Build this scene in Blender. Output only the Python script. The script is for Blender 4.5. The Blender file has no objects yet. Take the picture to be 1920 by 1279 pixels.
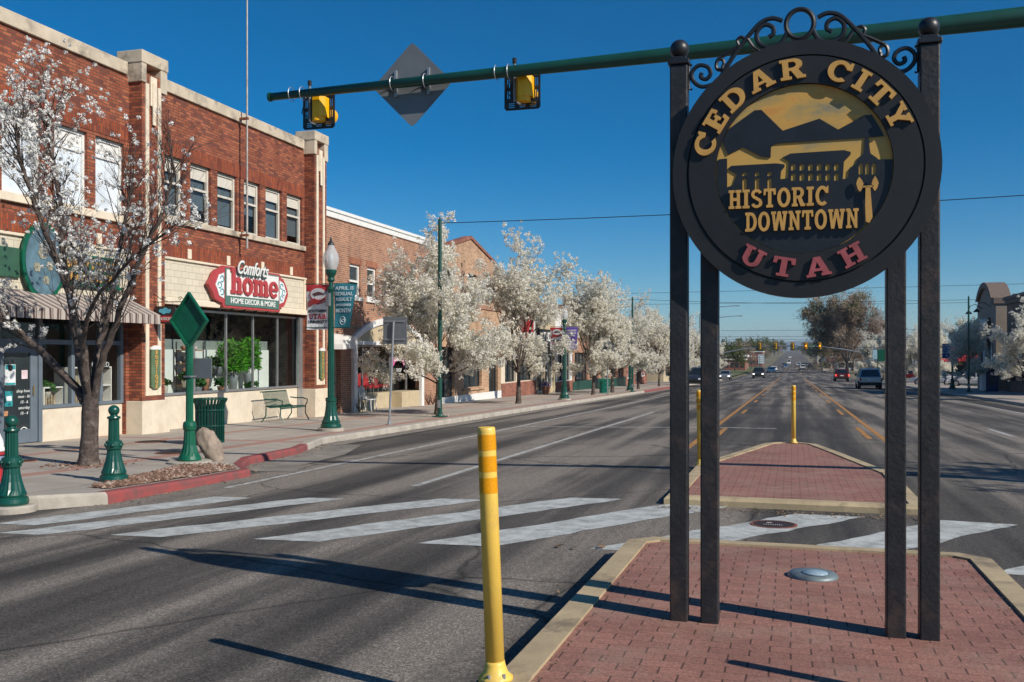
import bpy, bmesh, math, random
from mathutils import Vector, Matrix, noise
from mathutils.geometry import tessellate_polygon
random.seed(7)
S = bpy.context.scene
COL = S.collection
R = math.radians

# ------------------------------------------------------------------ camera, sky, sun
cd = bpy.data.cameras.new("camera"); cam = bpy.data.objects.new("camera", cd); COL.objects.link(cam)
cd.sensor_width = 36; cd.lens = 36 * 1800 / 1920; cd.shift_y = 25.5 / 1920
cd.clip_start = 0.1; cd.clip_end = 60000
cam.location = (0, 0, 1.6); cam.rotation_euler = (R(90), 0, R(16.26))
S.camera = cam
SUN_EL, SUN_X, SUN_Y = R(33.5), .938, -.345
wd = bpy.data.worlds.new("World"); S.world = wd; wd.use_nodes = True
nt = wd.node_tree; bg = nt.nodes['Background']
sky = nt.nodes.new('ShaderNodeTexSky'); sky.sky_type = 'NISHITA'; sky.sun_disc = False
sky.sun_elevation = SUN_EL; sky.sun_rotation = math.atan2(SUN_X, SUN_Y)
sky.altitude = 1800; sky.air_density = 1.0; sky.dust_density = 0.6; sky.ozone_density = 4.0
hs = nt.nodes.new('ShaderNodeHueSaturation'); hs.inputs['Saturation'].default_value = 1.45; hs.inputs['Hue'].default_value = .496
tn = nt.nodes.new('ShaderNodeMix'); tn.data_type = 'RGBA'; tn.blend_type = 'MULTIPLY'; tn.inputs[0].default_value = 1; tn.inputs[7].default_value = (.84, .98, 1.0, 1)
nt.links.new(sky.outputs[0], hs.inputs['Color']); nt.links.new(hs.outputs[0], tn.inputs[6]); nt.links.new(tn.outputs[2], bg.inputs[0])
bg.inputs[1].default_value = 0.086
sd = bpy.data.lights.new("sun", 'SUN'); sd.energy = 4.7; sd.angle = R(0.5); sd.color = (1, .93, .83)
so = bpy.data.objects.new("sun", sd); COL.objects.link(so)
sv = Vector((SUN_X * math.cos(SUN_EL), SUN_Y * math.cos(SUN_EL), math.sin(SUN_EL)))
so.rotation_euler = (-sv).to_track_quat('-Z', 'Y').to_euler(); so.location = sv * 60
S.view_settings.view_transform = 'Standard'; S.view_settings.look = 'None'
S.view_settings.exposure = 0.12; S.view_settings.gamma = 1.0
S.cycles.max_bounces = 6; S.cycles.transparent_max_bounces = 12
S.cycles.caustics_reflective = False; S.cycles.caustics_refractive = False

# ------------------------------------------------------------------ helpers
ORG = {}
def tag(o, label=None, cat=None, group=None, kind=None):
    if label: o['label'] = label
    if cat: o['category'] = cat
    if group: o['group'] = group
    if kind: o['kind'] = kind
    return o
def thing(name, label, cat, loc=(0, 0, 0), group=None):
    o = bpy.data.objects.new(name, None); COL.objects.link(o); o.location = loc; o.empty_display_size = .2
    ORG[o.name] = Vector(loc)
    return tag(o, label, cat, group)
def children(o): return [c for c in COL.objects if c.parent == o]
def copy_tree(o, parent=None):
    c = o.copy(); COL.objects.link(c); c.parent = parent
    for ch in KIDS.get(o.name, []): copy_tree(ch, c)
    return c
KIDS = {}
def copy_at(o, loc, label, rz=None, scale=None, group=None):
    c = copy_tree(o); c.location = loc; c['label'] = label
    if rz is not None: c.rotation_euler = (0, 0, rz)
    if scale is not None: c.scale = scale if hasattr(scale, '__len__') else (scale,) * 3
    if group: c['group'] = group
    return c

class MB:
    def __init__(s): s.v = []; s.f = []; s.m = []; s.mi = 0; s.sm = []; s.smooth = False
    def face(s, pts):
        n = len(s.v); s.v += [tuple(p) for p in pts]; s.f.append(list(range(n, n + len(pts)))); s.m.append(s.mi); s.sm.append(s.smooth)
    def add(s, vs, fs):
        n = len(s.v); s.v += [tuple(p) for p in vs]
        for f in fs: s.f.append([n + i for i in f]); s.m.append(s.mi); s.sm.append(s.smooth)
        return s
    def box(s, x0, x1, y0, y1, z0, z1):
        v = [(x, y, z) for z in (z0, z1) for y in (y0, y1) for x in (x0, x1)]
        return s.add(v, [(0, 2, 3, 1), (4, 5, 7, 6), (0, 1, 5, 4), (2, 6, 7, 3), (0, 4, 6, 2), (1, 3, 7, 5)])
    def bbox(s, x0, x1, y0, y1, z0, z1, b=.01):
        """box with chamfered edges"""
        bm = bmesh.new(); bmesh.ops.create_cube(bm, size=1)
        for v in bm.verts: v.co = ((x0 + x1) / 2 + v.co.x * (x1 - x0), (y0 + y1) / 2 + v.co.y * (y1 - y0), (z0 + z1) / 2 + v.co.z * (z1 - z0))
        bmesh.ops.bevel(bm, geom=bm.edges[:], offset=b, segments=2, affect='EDGES', profile=.5)
        return s.bm(bm)
    def bm(s, bm, mat=None):
        bm.verts.index_update()
        s.add([(mat @ v.co if mat else v.co) for v in bm.verts], [[v.index for v in f.verts] for f in bm.faces]); bm.free(); return s
    def tube(s, pts, rad, n=8, caps=True, sq=None):
        """swept tube along pts; rad number or list; sq=(a,b) rectangular section"""
        pts = [Vector(p) for p in pts]; N = len(pts)
        if not hasattr(rad, '__len__'): rad = [rad] * N
        vs = []; up = None
        for i, p in enumerate(pts):
            t = (pts[min(i + 1, N - 1)] - pts[max(i - 1, 0)])
            if t.length < 1e-9: t = Vector((0, 0, 1))
            t.normalize()
            if up is None: up = Vector((0, 1, 0)) if abs(t.y) < .9 else Vector((1, 0, 0))
            a = up - t * up.dot(t)
            if a.length < 1e-6: a = t.orthogonal()
            a.normalize(); up = a; b = t.cross(a)
            for k in range(n):
                ang = 2 * math.pi * k / n
                if sq: q = a * (sq[0] * (1 if k in (0, 1) else -1)) + b * (sq[1] * (1 if k in (0, 3) else -1))
                else: q = a * (math.cos(ang) * rad[i]) + b * (math.sin(ang) * rad[i])
                vs.append(p + q)
        fs = [(i * n + k, i * n + (k + 1) % n, (i + 1) * n + (k + 1) % n, (i + 1) * n + k) for i in range(N - 1) for k in range(n)]
        if caps: fs += [list(range(n))[::-1], [(N - 1) * n + k for k in range(n)]]
        return s.add(vs, fs)
    def bar(s, p, q, w, h=None):
        return s.tube([p, q], 1, 4, True, (w / 2, (h or w) / 2))
    def cyl(s, p, q, r, r2=None, n=16): return s.tube([p, q], [r, r if r2 is None else r2], n)
    def lathe(s, c, prof, n=24, flute=0, fl=(0, 0), caps=True):
        vs = []
        for (r, z) in prof:
            for k in range(n):
                rr = r
                if flute and fl[0] <= z <= fl[1]: rr = r * (1 - flute * (k % 2))
                a = 2 * math.pi * k / n; vs.append((c[0] + rr * math.cos(a), c[1] + rr * math.sin(a), c[2] + z))
        N = len(prof)
        fs = [(i * n + k, i * n + (k + 1) % n, (i + 1) * n + (k + 1) % n, (i + 1) * n + k) for i in range(N - 1) for k in range(n)]
        if caps: fs += [list(range(n))[::-1], [(N - 1) * n + k for k in range(n)]]
        return s.add(vs, fs)
    def ball(s, c, r, sc=(1, 1, 1), sub=2):
        bm = bmesh.new(); bmesh.ops.create_icosphere(bm, subdivisions=sub, radius=r)
        for v in bm.verts: v.co = Vector((c[0] + v.co.x * sc[0], c[1] + v.co.y * sc[1], c[2] + v.co.z * sc[2]))
        return s.bm(bm)
    def prism(s, loops, f, d0, d1):
        """extrude 2-D loops (outer + holes); f(u,v,d)->point"""
        vs = [Vector((u, v, 0)) for lp in loops for u, v in lp]; n = len(vs)
        fs = [list(q) for q in tessellate_polygon([[Vector((u, v, 0)) for u, v in lp] for lp in loops])]
        out = [f(v.x, v.y, d0) for v in vs] + [f(v.x, v.y, d1) for v in vs]
        F = [q[::-1] for q in fs] + [[i + n for i in q] for q in fs]
        o = 0
        for lp in loops:
            L = len(lp)
            for i in range(L):
                a, b = o + i, o + (i + 1) % L
                F.append([a, b, b + n, a + n])
            o += L
        return s.add(out, F)
    def build(s, name, mats, parent=None, recalc=True, origin=None):
        me = bpy.data.meshes.new(name)
        org = ORG[parent.name] if parent is not None else Vector(origin or (0, 0, 0))
        me.from_pydata([(v[0] - org[0], v[1] - org[1], v[2] - org[2]) for v in s.v], [], s.f)
        if not isinstance(mats, (list, tuple)): mats = [mats]
        for m in mats: me.materials.append(m)
        me.polygons.foreach_set('material_index', s.m)
        me.polygons.foreach_set('use_smooth', s.sm)
        me.update()
        if recalc:
            bm = bmesh.new(); bm.from_mesh(me); bmesh.ops.recalc_face_normals(bm, faces=bm.faces[:]); bm.to_mesh(me); bm.free()
        o = bpy.data.objects.new(name, me); COL.objects.link(o)
        ORG[o.name] = org
        if parent is not None:
            o.parent = parent; KIDS.setdefault(parent.name, []).append(o)
        else: o.location = org
        return o
def smoothed(mb): mb.sm = [True] * len(mb.f); return mb

# ------------------------------------------------------------------ materials
def newmat(name):
    m = bpy.data.materials.new(name); m.use_nodes = True
    return m, m.node_tree, m.node_tree.nodes['Principled BSDF']
def nd(t, typ, **kw):
    n = t.nodes.new(typ)
    for k, v in kw.items():
        if k.startswith('i_'): n.inputs[int(k[2:])].default_value = v
        else: setattr(n, k, v)
    return n
def rgb(c): return (c[0], c[1], c[2], 1)
def mixrgb(t, fac, a, b, mode='MIX'):
    n = t.nodes.new('ShaderNodeMix'); n.data_type = 'RGBA'; n.blend_type = mode
    for idx, x in ((0, fac), (6, a), (7, b)):
        if isinstance(x, (int, float)): n.inputs[idx].default_value = x
        elif isinstance(x, tuple): n.inputs[idx].default_value = rgb(x)
        else: t.links.new(x, n.inputs[idx])
    return n.outputs[2]
def math_(t, op, a, b=None, c=None):
    n = t.nodes.new('ShaderNodeMath'); n.operation = op
    for i, x in enumerate((a, b, c)):
        if x is None: continue
        if isinstance(x, (int, float)): n.inputs[i].default_value = x
        else: t.links.new(x, n.inputs[i])
    return n.outputs[0]
def ramp(t, x, stops):
    n = t.nodes.new('ShaderNodeValToRGB'); cr = n.color_ramp
    while len(cr.elements) < len(stops): cr.elements.new(.5)
    for e, (p, c) in zip(cr.elements, stops): e.position = p; e.color = rgb(c) if hasattr(c, '__len__') else (c, c, c, 1)
    t.links.new(x, n.inputs[0]); return n.outputs[0]
def noise_(t, vec, scale, detail=4, rough=.6):
    n = nd(t, 'ShaderNodeTexNoise'); n.inputs['Scale'].default_value = scale; n.inputs['Detail'].default_value = detail; n.inputs['Roughness'].default_value = rough
    t.links.new(vec, n.inputs['Vector']); return n.outputs['Fac']
def pos(t): return nd(t, 'ShaderNodeNewGeometry').outputs['Position']
def objc(t): return nd(t, 'ShaderNodeTexCoord').outputs['Object']
def mapping(t, v, sc):
    n = nd(t, 'ShaderNodeMapping'); n.inputs['Scale'].default_value = sc; t.links.new(v, n.inputs['Vector']); return n.outputs[0]
def bumpto(t, b, h, strength=.3, dist=.01):
    n = nd(t, 'ShaderNodeBump'); n.inputs['Strength'].default_value = strength; n.inputs['Distance'].default_value = dist
    t.links.new(h, n.inputs['Height']); t.links.new(n.outputs[0], b.inputs['Normal'])
CACHE = {}
def M(name, col, rough=.6, metal=0., var=.18, scale=6., bump=0., stain=None, stainamt=.5, spec=.5):
    if name in CACHE: return CACHE[name]
    m, t, b = newmat(name); v = objc(t)
    f = noise_(t, v, scale, 6)
    lo = tuple(c * (1 - var) for c in col); hi = tuple(min(1, c * (1 + var)) for c in col)
    c = ramp(t, f, [(.3, lo), (.7, hi)])
    if stain:
        g = noise_(t, v, scale * .6, 8, .7); k = ramp(t, g, [(.52, 0.), (.64, stainamt)])
        c = mixrgb(t, k, c, stain)
    t.links.new(c, b.inputs['Base Color'])
    b.inputs['Roughness'].default_value = rough; b.inputs['Metallic'].default_value = metal
    b.inputs['Specular IOR Level'].default_value = spec
    if bump: bumpto(t, b, noise_(t, v, scale * 6, 5), bump, .01)
    CACHE[name] = m; return m
def brick_mat(name, c1, c2, c3, mortar, w=.215, h=.072, axis='wall', bump=.5, ms=.009, wear=.4, soldier=None):
    m, t, b = newmat(name); p = pos(t)
    sx = nd(t, 'ShaderNodeSeparateXYZ'); t.links.new(p, sx.inputs[0])
    cb = nd(t, 'ShaderNodeCombineXYZ')
    if axis == 'wall':
        t.links.new(math_(t, 'ADD', sx.outputs[0], sx.outputs[1]), cb.inputs[0]); t.links.new(sx.outputs[2], cb.inputs[1])
    elif axis == 'soldier':
        t.links.new(math_(t, 'ADD', sx.outputs[0], sx.outputs[1]), cb.inputs[1]); t.links.new(sx.outputs[2], cb.inputs[0])
    else:
        t.links.new(sx.outputs[0], cb.inputs[0]); t.links.new(sx.outputs[1], cb.inputs[1])
    vec = cb.outputs[0]
    br = nd(t, 'ShaderNodeTexBrick'); t.links.new(vec, br.inputs['Vector'])
    br.inputs['Scale'].default_value = 1; br.inputs['Brick Width'].default_value = w; br.inputs['Row Height'].default_value = h
    br.inputs['Mortar Size'].default_value = ms; br.inputs['Mortar Smooth'].default_value = .1
    br.inputs['Color1'].default_value = rgb(c1); br.inputs['Color2'].default_value = rgb(c2); br.inputs['Mortar'].default_value = rgb(mortar)
    # second, offset brick lattice of the same size gives a third tone
    br2 = nd(t, 'ShaderNodeTexBrick'); mp = nd(t, 'ShaderNodeMapping'); mp.inputs['Location'].default_value = (w * 40, h * 62, 0)
    t.links.new(vec, mp.inputs['Vector']); t.links.new(mp.outputs[0], br2.inputs['Vector'])
    for k, vv in (('Scale', 1), ('Brick Width', w), ('Row Height', h), ('Mortar Size', 0)): br2.inputs[k].default_value = vv
    br2.inputs['Color1'].default_value = (0, 0, 0, 1); br2.inputs['Color2'].default_value = (1, 1, 1, 1); br2.inputs['Mortar'].default_value = (0, 0, 0, 1)
    k3 = ramp(t, br2.outputs['Color'], [(.66, 0.), (.72, .85)])
    c = mixrgb(t, k3, br.outputs['Color'], c3)
    c = mixrgb(t, br.outputs['Fac'], c, mortar)
    n1 = noise_(t, p, 1.1, 6, .65); c = mixrgb(t, wear, c, ramp(t, n1, [(.3, .45), (.7, 1.4)]), 'MULTIPLY')
    n2 = noise_(t, p, 45, 3); c = mixrgb(t, .35, c, ramp(t, n2, [(.3, .5), (.7, 1.35)]), 'MULTIPLY')
    if axis == 'flat':      # hand-laid joints: dark gaps between brick ends, faint ones between courses
        sy = nd(t, 'ShaderNodeSeparateXYZ'); wv = nd(t, 'ShaderNodeTexNoise'); wv.inputs['Scale'].default_value = 3; t.links.new(p, wv.inputs['Vector'])
        t.links.new(mixrgb(t, .012, p, wv.outputs['Color'], 'ADD'), sy.inputs[0])
        row = math_(t, 'DIVIDE', sy.outputs[1], h); u_ = math_(t, 'ADD', math_(t, 'DIVIDE', sy.outputs[0], w), math_(t, 'MULTIPLY', math_(t, 'FLOORED_MODULO', math_(t, 'FLOOR', row), 2), .5))
        ve = math_(t, 'ABSOLUTE', math_(t, 'SUBTRACT', math_(t, 'FRACT', u_), .5)); he = math_(t, 'ABSOLUTE', math_(t, 'SUBTRACT', math_(t, 'FRACT', row), .5))
        c = mixrgb(t, ramp(t, he, [(.45, 0.), (.485, .6)]), c, (.13, .075, .06)); c = mixrgb(t, ramp(t, ve, [(.468, 0.), (.486, .85)]), c, (.045, .028, .022))
        wn = nd(t, 'ShaderNodeTexWhiteNoise'); cw_ = nd(t, 'ShaderNodeCombineXYZ'); t.links.new(math_(t, 'FLOOR', u_), cw_.inputs[0]); t.links.new(math_(t, 'FLOOR', row), cw_.inputs[1]); t.links.new(cw_.outputs[0], wn.inputs['Vector'])
        c = mixrgb(t, .28, c, ramp(t, wn.outputs['Value'], [(0, .62), (1, 1.3)]), 'MULTIPLY')
        # sand and dust worked into the paving, dark scuffs
        n3 = noise_(t, p, 1.7, 8, .7); c = mixrgb(t, ramp(t, n3, [(.48, 0.), (.72, .55)]), c, (.34, .25, .19))
        n4 = noise_(t, p, .8, 7, .75); c = mixrgb(t, ramp(t, n4, [(.56, 0.), (.7, .5)]), c, (.12, .075, .065))
        n5 = noise_(t, p, 75, 3, .9); c = mixrgb(t, .75, c, ramp(t, n5, [(.28, .45), (.5, 1.), (.72, 1.7)]), 'MULTIPLY')
    else:                   # rain streaks running down the wall
        n3 = noise_(t, mapping(t, p, (2.2, 2.2, .14)), 1.0, 6, .65); c = mixrgb(t, .3, c, ramp(t, n3, [(.34, .5), (.55, 1.1)]), 'MULTIPLY')
    t.links.new(c, b.inputs['Base Color']); b.inputs['Roughness'].default_value = .85; b.inputs['Specular IOR Level'].default_value = .25
    bumpto(t, b, math_(t, 'SUBTRACT', math_(t, 'MULTIPLY', n2, .35), br.outputs['Fac']), bump, .008)
    return m
def glass_mat(name, tint=(.75, .8, .8), refl=.12, blend=.35):
    m, t, b = newmat(name)
    out = t.nodes['Material Output']; t.nodes.remove(b)
    tr = nd(t, 'ShaderNodeBsdfTransparent'); tr.inputs[0].default_value = rgb(tint)
    gl = nd(t, 'ShaderNodeBsdfGlossy'); gl.inputs['Roughness'].default_value = .015
    lw = nd(t, 'ShaderNodeLayerWeight'); lw.inputs[0].default_value = .5
    mx = nd(t, 'ShaderNodeMixShader'); f = math_(t, 'ADD', math_(t, 'MULTIPLY', math_(t, 'POWER', lw.outputs['Facing'], 5.), .9), refl)
    t.links.new(f, mx.inputs[0]); t.links.new(tr.outputs[0], mx.inputs[1]); t.links.new(gl.outputs[0], mx.inputs[2])
    t.links.new(mx.outputs[0], out.inputs[0]); return m
def emit_mat(name, col, s):
    m, t, b = newmat(name); b.inputs['Base Color'].default_value = rgb(col)
    b.inputs['Emission Color'].default_value = rgb(col); b.inputs['Emission Strength'].default_value = s; return m
def leaf_mat(name, stops, transl=.25):
    """per-leaf colour from a random value per separate leaf face"""
    m, t, b = newmat(name); out = t.nodes['Material Output']
    g = nd(t, 'ShaderNodeNewGeometry'); c = ramp(t, g.outputs['Random Per Island'], stops)
    t.nodes.remove(b)
    d = nd(t, 'ShaderNodeBsdfDiffuse'); tl = nd(t, 'ShaderNodeBsdfTranslucent'); mx = nd(t, 'ShaderNodeMixShader'); mx.inputs[0].default_value = transl
    t.links.new(c, d.inputs[0]); t.links.new(c, tl.inputs[0]); t.links.new(d.outputs[0], mx.inputs[1]); t.links.new(tl.outputs[0], mx.inputs[2])
    t.links.new(mx.outputs[0], out.inputs[0]); return m

MAT = {}
MAT['green'] = M('green_paint', (.006, .066, .047), .32, 0, .2, 5, .05)
MAT['green2'] = M('green_paint_bright', (.005, .10, .052), .35, 0, .2, 5, .05)
MAT['armgreen'] = M('green_powder_coat', (.006, .06, .042), .42, 0, .2, 3)
MAT['black'] = M('black_paint', (.014, .016, .02), .42, 0, .3, 7, .1)
MAT['post'] = M('black_rusted_post', (.017, .018, .020), .5, 0, .4, 6, .4, (.085, .055, .042), .5)
MAT['grey'] = M('galvanised', (.33, .35, .37), .45, .5, .15, 8)
MAT['signback'] = M('aluminium_sign_back', (.17, .185, .2), .55, .2, .12, 3)
MAT['concrete'] = M('concrete', (.40, .36, .30), .85, 0, .2, 3, .25, (.24, .21, .17), .5)
MAT['coping'] = M('weathered_coping', (.52, .44, .33), .85, 0, .2, 2.2, .3, (.17, .14, .11), .75)
MAT['cream'] = M('cream_paint', (.72, .62, .47), .7, 0, .1, 4)
MAT['stucco'] = M('cream_stucco', (.66, .57, .44), .85, 0, .1, 4, .2, (.48, .37, .25), .35)
MAT['stucco2'] = M('tan_stucco', (.48, .39, .25), .85, 0, .12, 4, .2)
MAT['white'] = M('white_paint', (.74, .73, .69), .55, 0, .07, 5)
MAT['offwhite'] = M('off_white_paint', (.6, .56, .48), .6, 0, .08, 5)
MAT['greyframe'] = M('grey_frame_paint', (.13, .16, .19), .5, 0, .12, 4)
MAT['silver'] = M('silver_mullion', (.45, .46, .47), .35, .7, .1, 4)
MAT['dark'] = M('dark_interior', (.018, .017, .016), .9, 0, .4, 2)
MAT['darkframe'] = M('dark_frame', (.02, .022, .024), .45, 0, .2, 5)
MAT['room'] = M('room_wall', (.66, .70, .66), .9, 0, .06, 1.5)
MAT['wood'] = M('wood', (.28, .15, .07), .6, 0, .3, 9)
MAT['red'] = M('red_paint', (.42, .03, .035), .45, 0, .2, 6)
MAT['yellow'] = M('yellow_plastic', (.84, .56, .10), .45, 0, .08, 5, .06, (.50, .34, .14), .5)
MAT['amber'] = M('amber_sheeting', (.72, .30, .0), .3, 0, .12, 60)
MAT['sigyellow'] = M('signal_yellow', (.95, .47, .0), .4, 0, .08, 5)
MAT['gold'] = M('gold_letter', (.60, .335, .085), .5, 0, .12, 14, .05)
MAT['rose'] = M('rose_letter', (.36, .085, .09), .55, 0, .25, 18)
MAT['glass'] = glass_mat('shop_glass', (.9, .93, .92), .06)
MAT['lampglass'] = glass_mat('lamp_glass', (.86, .88, .88), .10)
_t = MAT['lampglass'].node_tree; _o = _t.nodes['Material Output']; _l = _o.inputs[0].links[0].from_socket
_d = nd(_t, 'ShaderNodeBsdfDiffuse'); _d.inputs[0].default_value = (.8, .82, .82, 1); _m = nd(_t, 'ShaderNodeMixShader'); _m.inputs[0].default_value = .38
_t.links.new(_l, _m.inputs[1]); _t.links.new(_d.outputs[0], _m.inputs[2]); _t.links.new(_m.outputs[0], _o.inputs[0])
MAT['bark'] = M('bark', (.075, .055, .045), .9, 0, .6, 14, 1.0, (.20, .165, .14), .75)
MAT['twig'] = M('twig_bark', (.055, .035, .03), .9, 0, .3, 9)
MAT['blossom'] = leaf_mat('blossom', [(0, (.92, .89, .81)), (.82, (.87, .84, .74)), (.92, (.62, .58, .40)), (.97, (.3, .27, .13)), (1, (.18, .16, .07))], .45)
MAT['blossomnear'] = leaf_mat('blossom_near', [(0, (.90, .89, .86)), (.86, (.84, .83, .78)), (.93, (.50, .48, .38)), (1, (.22, .17, .12))], .3)
MAT['plant'] = leaf_mat('plant_leaf', [(0, (.05, .22, .02)), (.5, (.09, .34, .03)), (1, (.16, .42, .05))], .35)
MAT['plantdark'] = leaf_mat('dark_plant_leaf', [(0, (.02, .08, .02)), (.6, (.05, .16, .04)), (1, (.12, .2, .08))], .2)
MAT['treegreen'] = leaf_mat('spring_leaf', [(0, (.07, .10, .03)), (.5, (.13, .16, .05)), (1, (.2, .2, .09))], .3)
MAT['treebare'] = leaf_mat('bare_twig', [(0, (.24, .175, .13)), (.55, (.34, .255, .19)), (1, (.42, .34, .26))], .35)
MAT['evergreen'] = leaf_mat('juniper', [(0, (.02, .04, .02)), (1, (.06, .08, .04))], .1)
def pane_mat(name, col, rough=.06, spec=.8):
    return M(name, col, rough, 0, .25, .9, 0, None, 0, spec)
MAT['pane'] = pane_mat('window_pane', (.025, .035, .04))
MAT['paneblind'] = pane_mat('window_pane_blind', (.10, .13, .15), .1)
MAT['panewhite'] = pane_mat('window_pane_white', (.68, .74, .78), .25, .4)
MAT['blackrub'] = M('rubber', (.012, .012, .013), .8, 0, .2, 8)
MAT['brickA'] = brick_mat('brick_main', (.275, .07, .04), (.40, .13, .066), (.165, .05, .04), (.12, .07, .045))
MAT['brickAs'] = brick_mat('brick_main_soldier', (.28, .055, .025), (.36, .085, .035), (.2, .045, .03), (.12, .07, .045), axis='soldier')
MAT['brickB'] = brick_mat('brick_orange', (.36, .135, .075), (.43, .18, .105), (.28, .095, .06), (.40, .31, .22), ms=.013)
MAT['brickBs'] = brick_mat('brick_orange_soldier', (.36, .11, .055), (.42, .15, .075), (.3, .09, .05), (.3, .2, .14), axis='soldier')
MAT['brickC'] = brick_mat('brick_tan', (.44, .22, .12), (.52, .30, .17), (.33, .14, .075), (.5, .4, .28), ms=.012)
MAT['brickD'] = brick_mat('brick_dark_red', (.26, .075, .05), (.34, .11, .07), (.19, .05, .04), (.28, .2, .15))
MAT['brickT'] = brick_mat('brick_brown', (.22, .13, .09), (.28, .17, .12), (.17, .09, .07), (.25, .2, .16))
MAT['paver'] = brick_mat('brick_paver', (.305, .148, .115), (.305, .148, .115), (.305, .148, .115), (.305, .148, .115), .205, .105, 'flat', .6, .0, .35)
# ------------------------------------------------------------------ terrain, road, pavements
CP = [(-60, .87), (-20, .29), (0, 0), (80, -1.157), (150, -2.15), (200, -2.7), (300, -3.3), (450, -3.5), (630, -2.9), (760, -1.2), (1000, .6), (1930, 6.5), (3000, 13), (60000, 30)]
def gz(Y):
    for i in range(len(CP) - 1):
        if Y <= CP[i + 1][0] or i == len(CP) - 2:
            a, b = CP[i], CP[i + 1]
            u = (Y - a[0]) / (b[0] - a[0])
            p0 = CP[max(i - 1, 0)]; p3 = CP[min(i + 2, len(CP) - 1)]
            m0 = (b[1] - p0[1]) / (b[0] - p0[0]) if i else (b[1] - a[1]) / (b[0] - a[0])
            m1 = (p3[1] - a[1]) / (p3[0] - a[0]) if i < len(CP) - 2 else (b[1] - a[1]) / (b[0] - a[0])
            h = b[0] - a[0]; u2, u3 = u * u, u * u * u
            return (2 * u3 - 3 * u2 + 1) * a[1] + (u3 - 2 * u2 + u) * h * m0 + (-2 * u3 + 3 * u2) * b[1] + (u3 - u2) * h * m1
def rz(X, Y): return gz(Y) - .0165 * max(0., min(abs(X), 10.2) - 1.6)
YS = [-8 + i for i in range(0, 128)] + [120 + 6 * i for i in range(1, 60)] + [480 + 25 * i for i in range(1, 60)] + [2000, 2200, 2500, 3000]
KR = 10.7

def asphalt(name):
    m, t, b = newmat(name); p = pos(t)
    st = noise_(t, mapping(t, p, (1.15, .045, 1)), 1.0, 5, .55)
    bl = noise_(t, mapping(t, p, (.35, .2, 1)), 1.0, 6, .6)
    sp = noise_(t, p, 62, 3, .9); sp2 = noise_(t, p, 22, 5, .75)
    k = math_(t, 'ADD', math_(t, 'MULTIPLY', st, .7), math_(t, 'MULTIPLY', bl, .3))
    c = ramp(t, k, [(.40, (.046, .042, .038)), (.495, (.09, .081, .071)), (.585, (.215, .187, .156))])
    c = mixrgb(t, .8, c, ramp(t, sp, [(.3, .25), (.5, .9), (.68, 2.6)]), 'MULTIPLY')
    c = mixrgb(t, .5, c, ramp(t, sp2, [(.35, .6), (.65, 1.4)]), 'MULTIPLY')
    # sealed cracks
    vo = nd(t, 'ShaderNodeTexVoronoi', feature='DISTANCE_TO_EDGE'); vo.inputs['Scale'].default_value = .22
    wob = nd(t, 'ShaderNodeTexNoise'); wob.inputs['Scale'].default_value = 1.2; wob.inputs['Detail'].default_value = 6; t.links.new(p, wob.inputs['Vector'])
    t.links.new(mixrgb(t, .35, p, wob.outputs['Color'], 'ADD'), vo.inputs['Vector'])
    cr = ramp(t, vo.outputs['Distance'], [(.0, .3), (.007, 1.)])
    c = mixrgb(t, .9, c, cr, 'MULTIPLY')
    t.links.new(c, b.inputs['Base Color']); b.inputs['Roughness'].default_value = .88; b.inputs['Specular IOR Level'].default_value = .3
    bumpto(t, b, math_(t, 'ADD', sp, math_(t, 'MULTIPLY', sp2, .7)), .65, .012)
    return m
MAT['asphalt'] = asphalt('asphalt')
def worn_paint(name, col, wear=.5, lo=.35):
    m, t, b = newmat(name); p = pos(t)
    n = noise_(t, p, 5, 8, .72); sp = noise_(t, p, 70, 3, .8)
    k = ramp(t, math_(t, 'ADD', math_(t, 'MULTIPLY', n, .65), math_(t, 'MULTIPLY', sp, .35)), [(lo, 1.), (lo + .2, 0.)])
    c = mixrgb(t, math_(t, 'MULTIPLY', k, wear), col, (.09, .083, .075))
    c = mixrgb(t, .25, c, ramp(t, n, [(.3, .7), (.7, 1.15)]), 'MULTIPLY')
    t.links.new(c, b.inputs['Base Color']); b.inputs['Roughness'].default_value = .75
    bumpto(t, b, sp, .3, .006); return m
MAT['zebra'] = worn_paint('zebra_paint', (.53, .55, .52), .65, .36)
MAT['linewhite'] = worn_paint('white_line_paint', (.52, .52, .49), .9, .36)
MAT['lineyellow'] = worn_paint('yellow_line_paint', (.50, .22, .035), .85, .36)
MAT['redkerb'] = worn_paint('red_kerb_paint', (.31, .062, .058), .75, .37)

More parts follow.
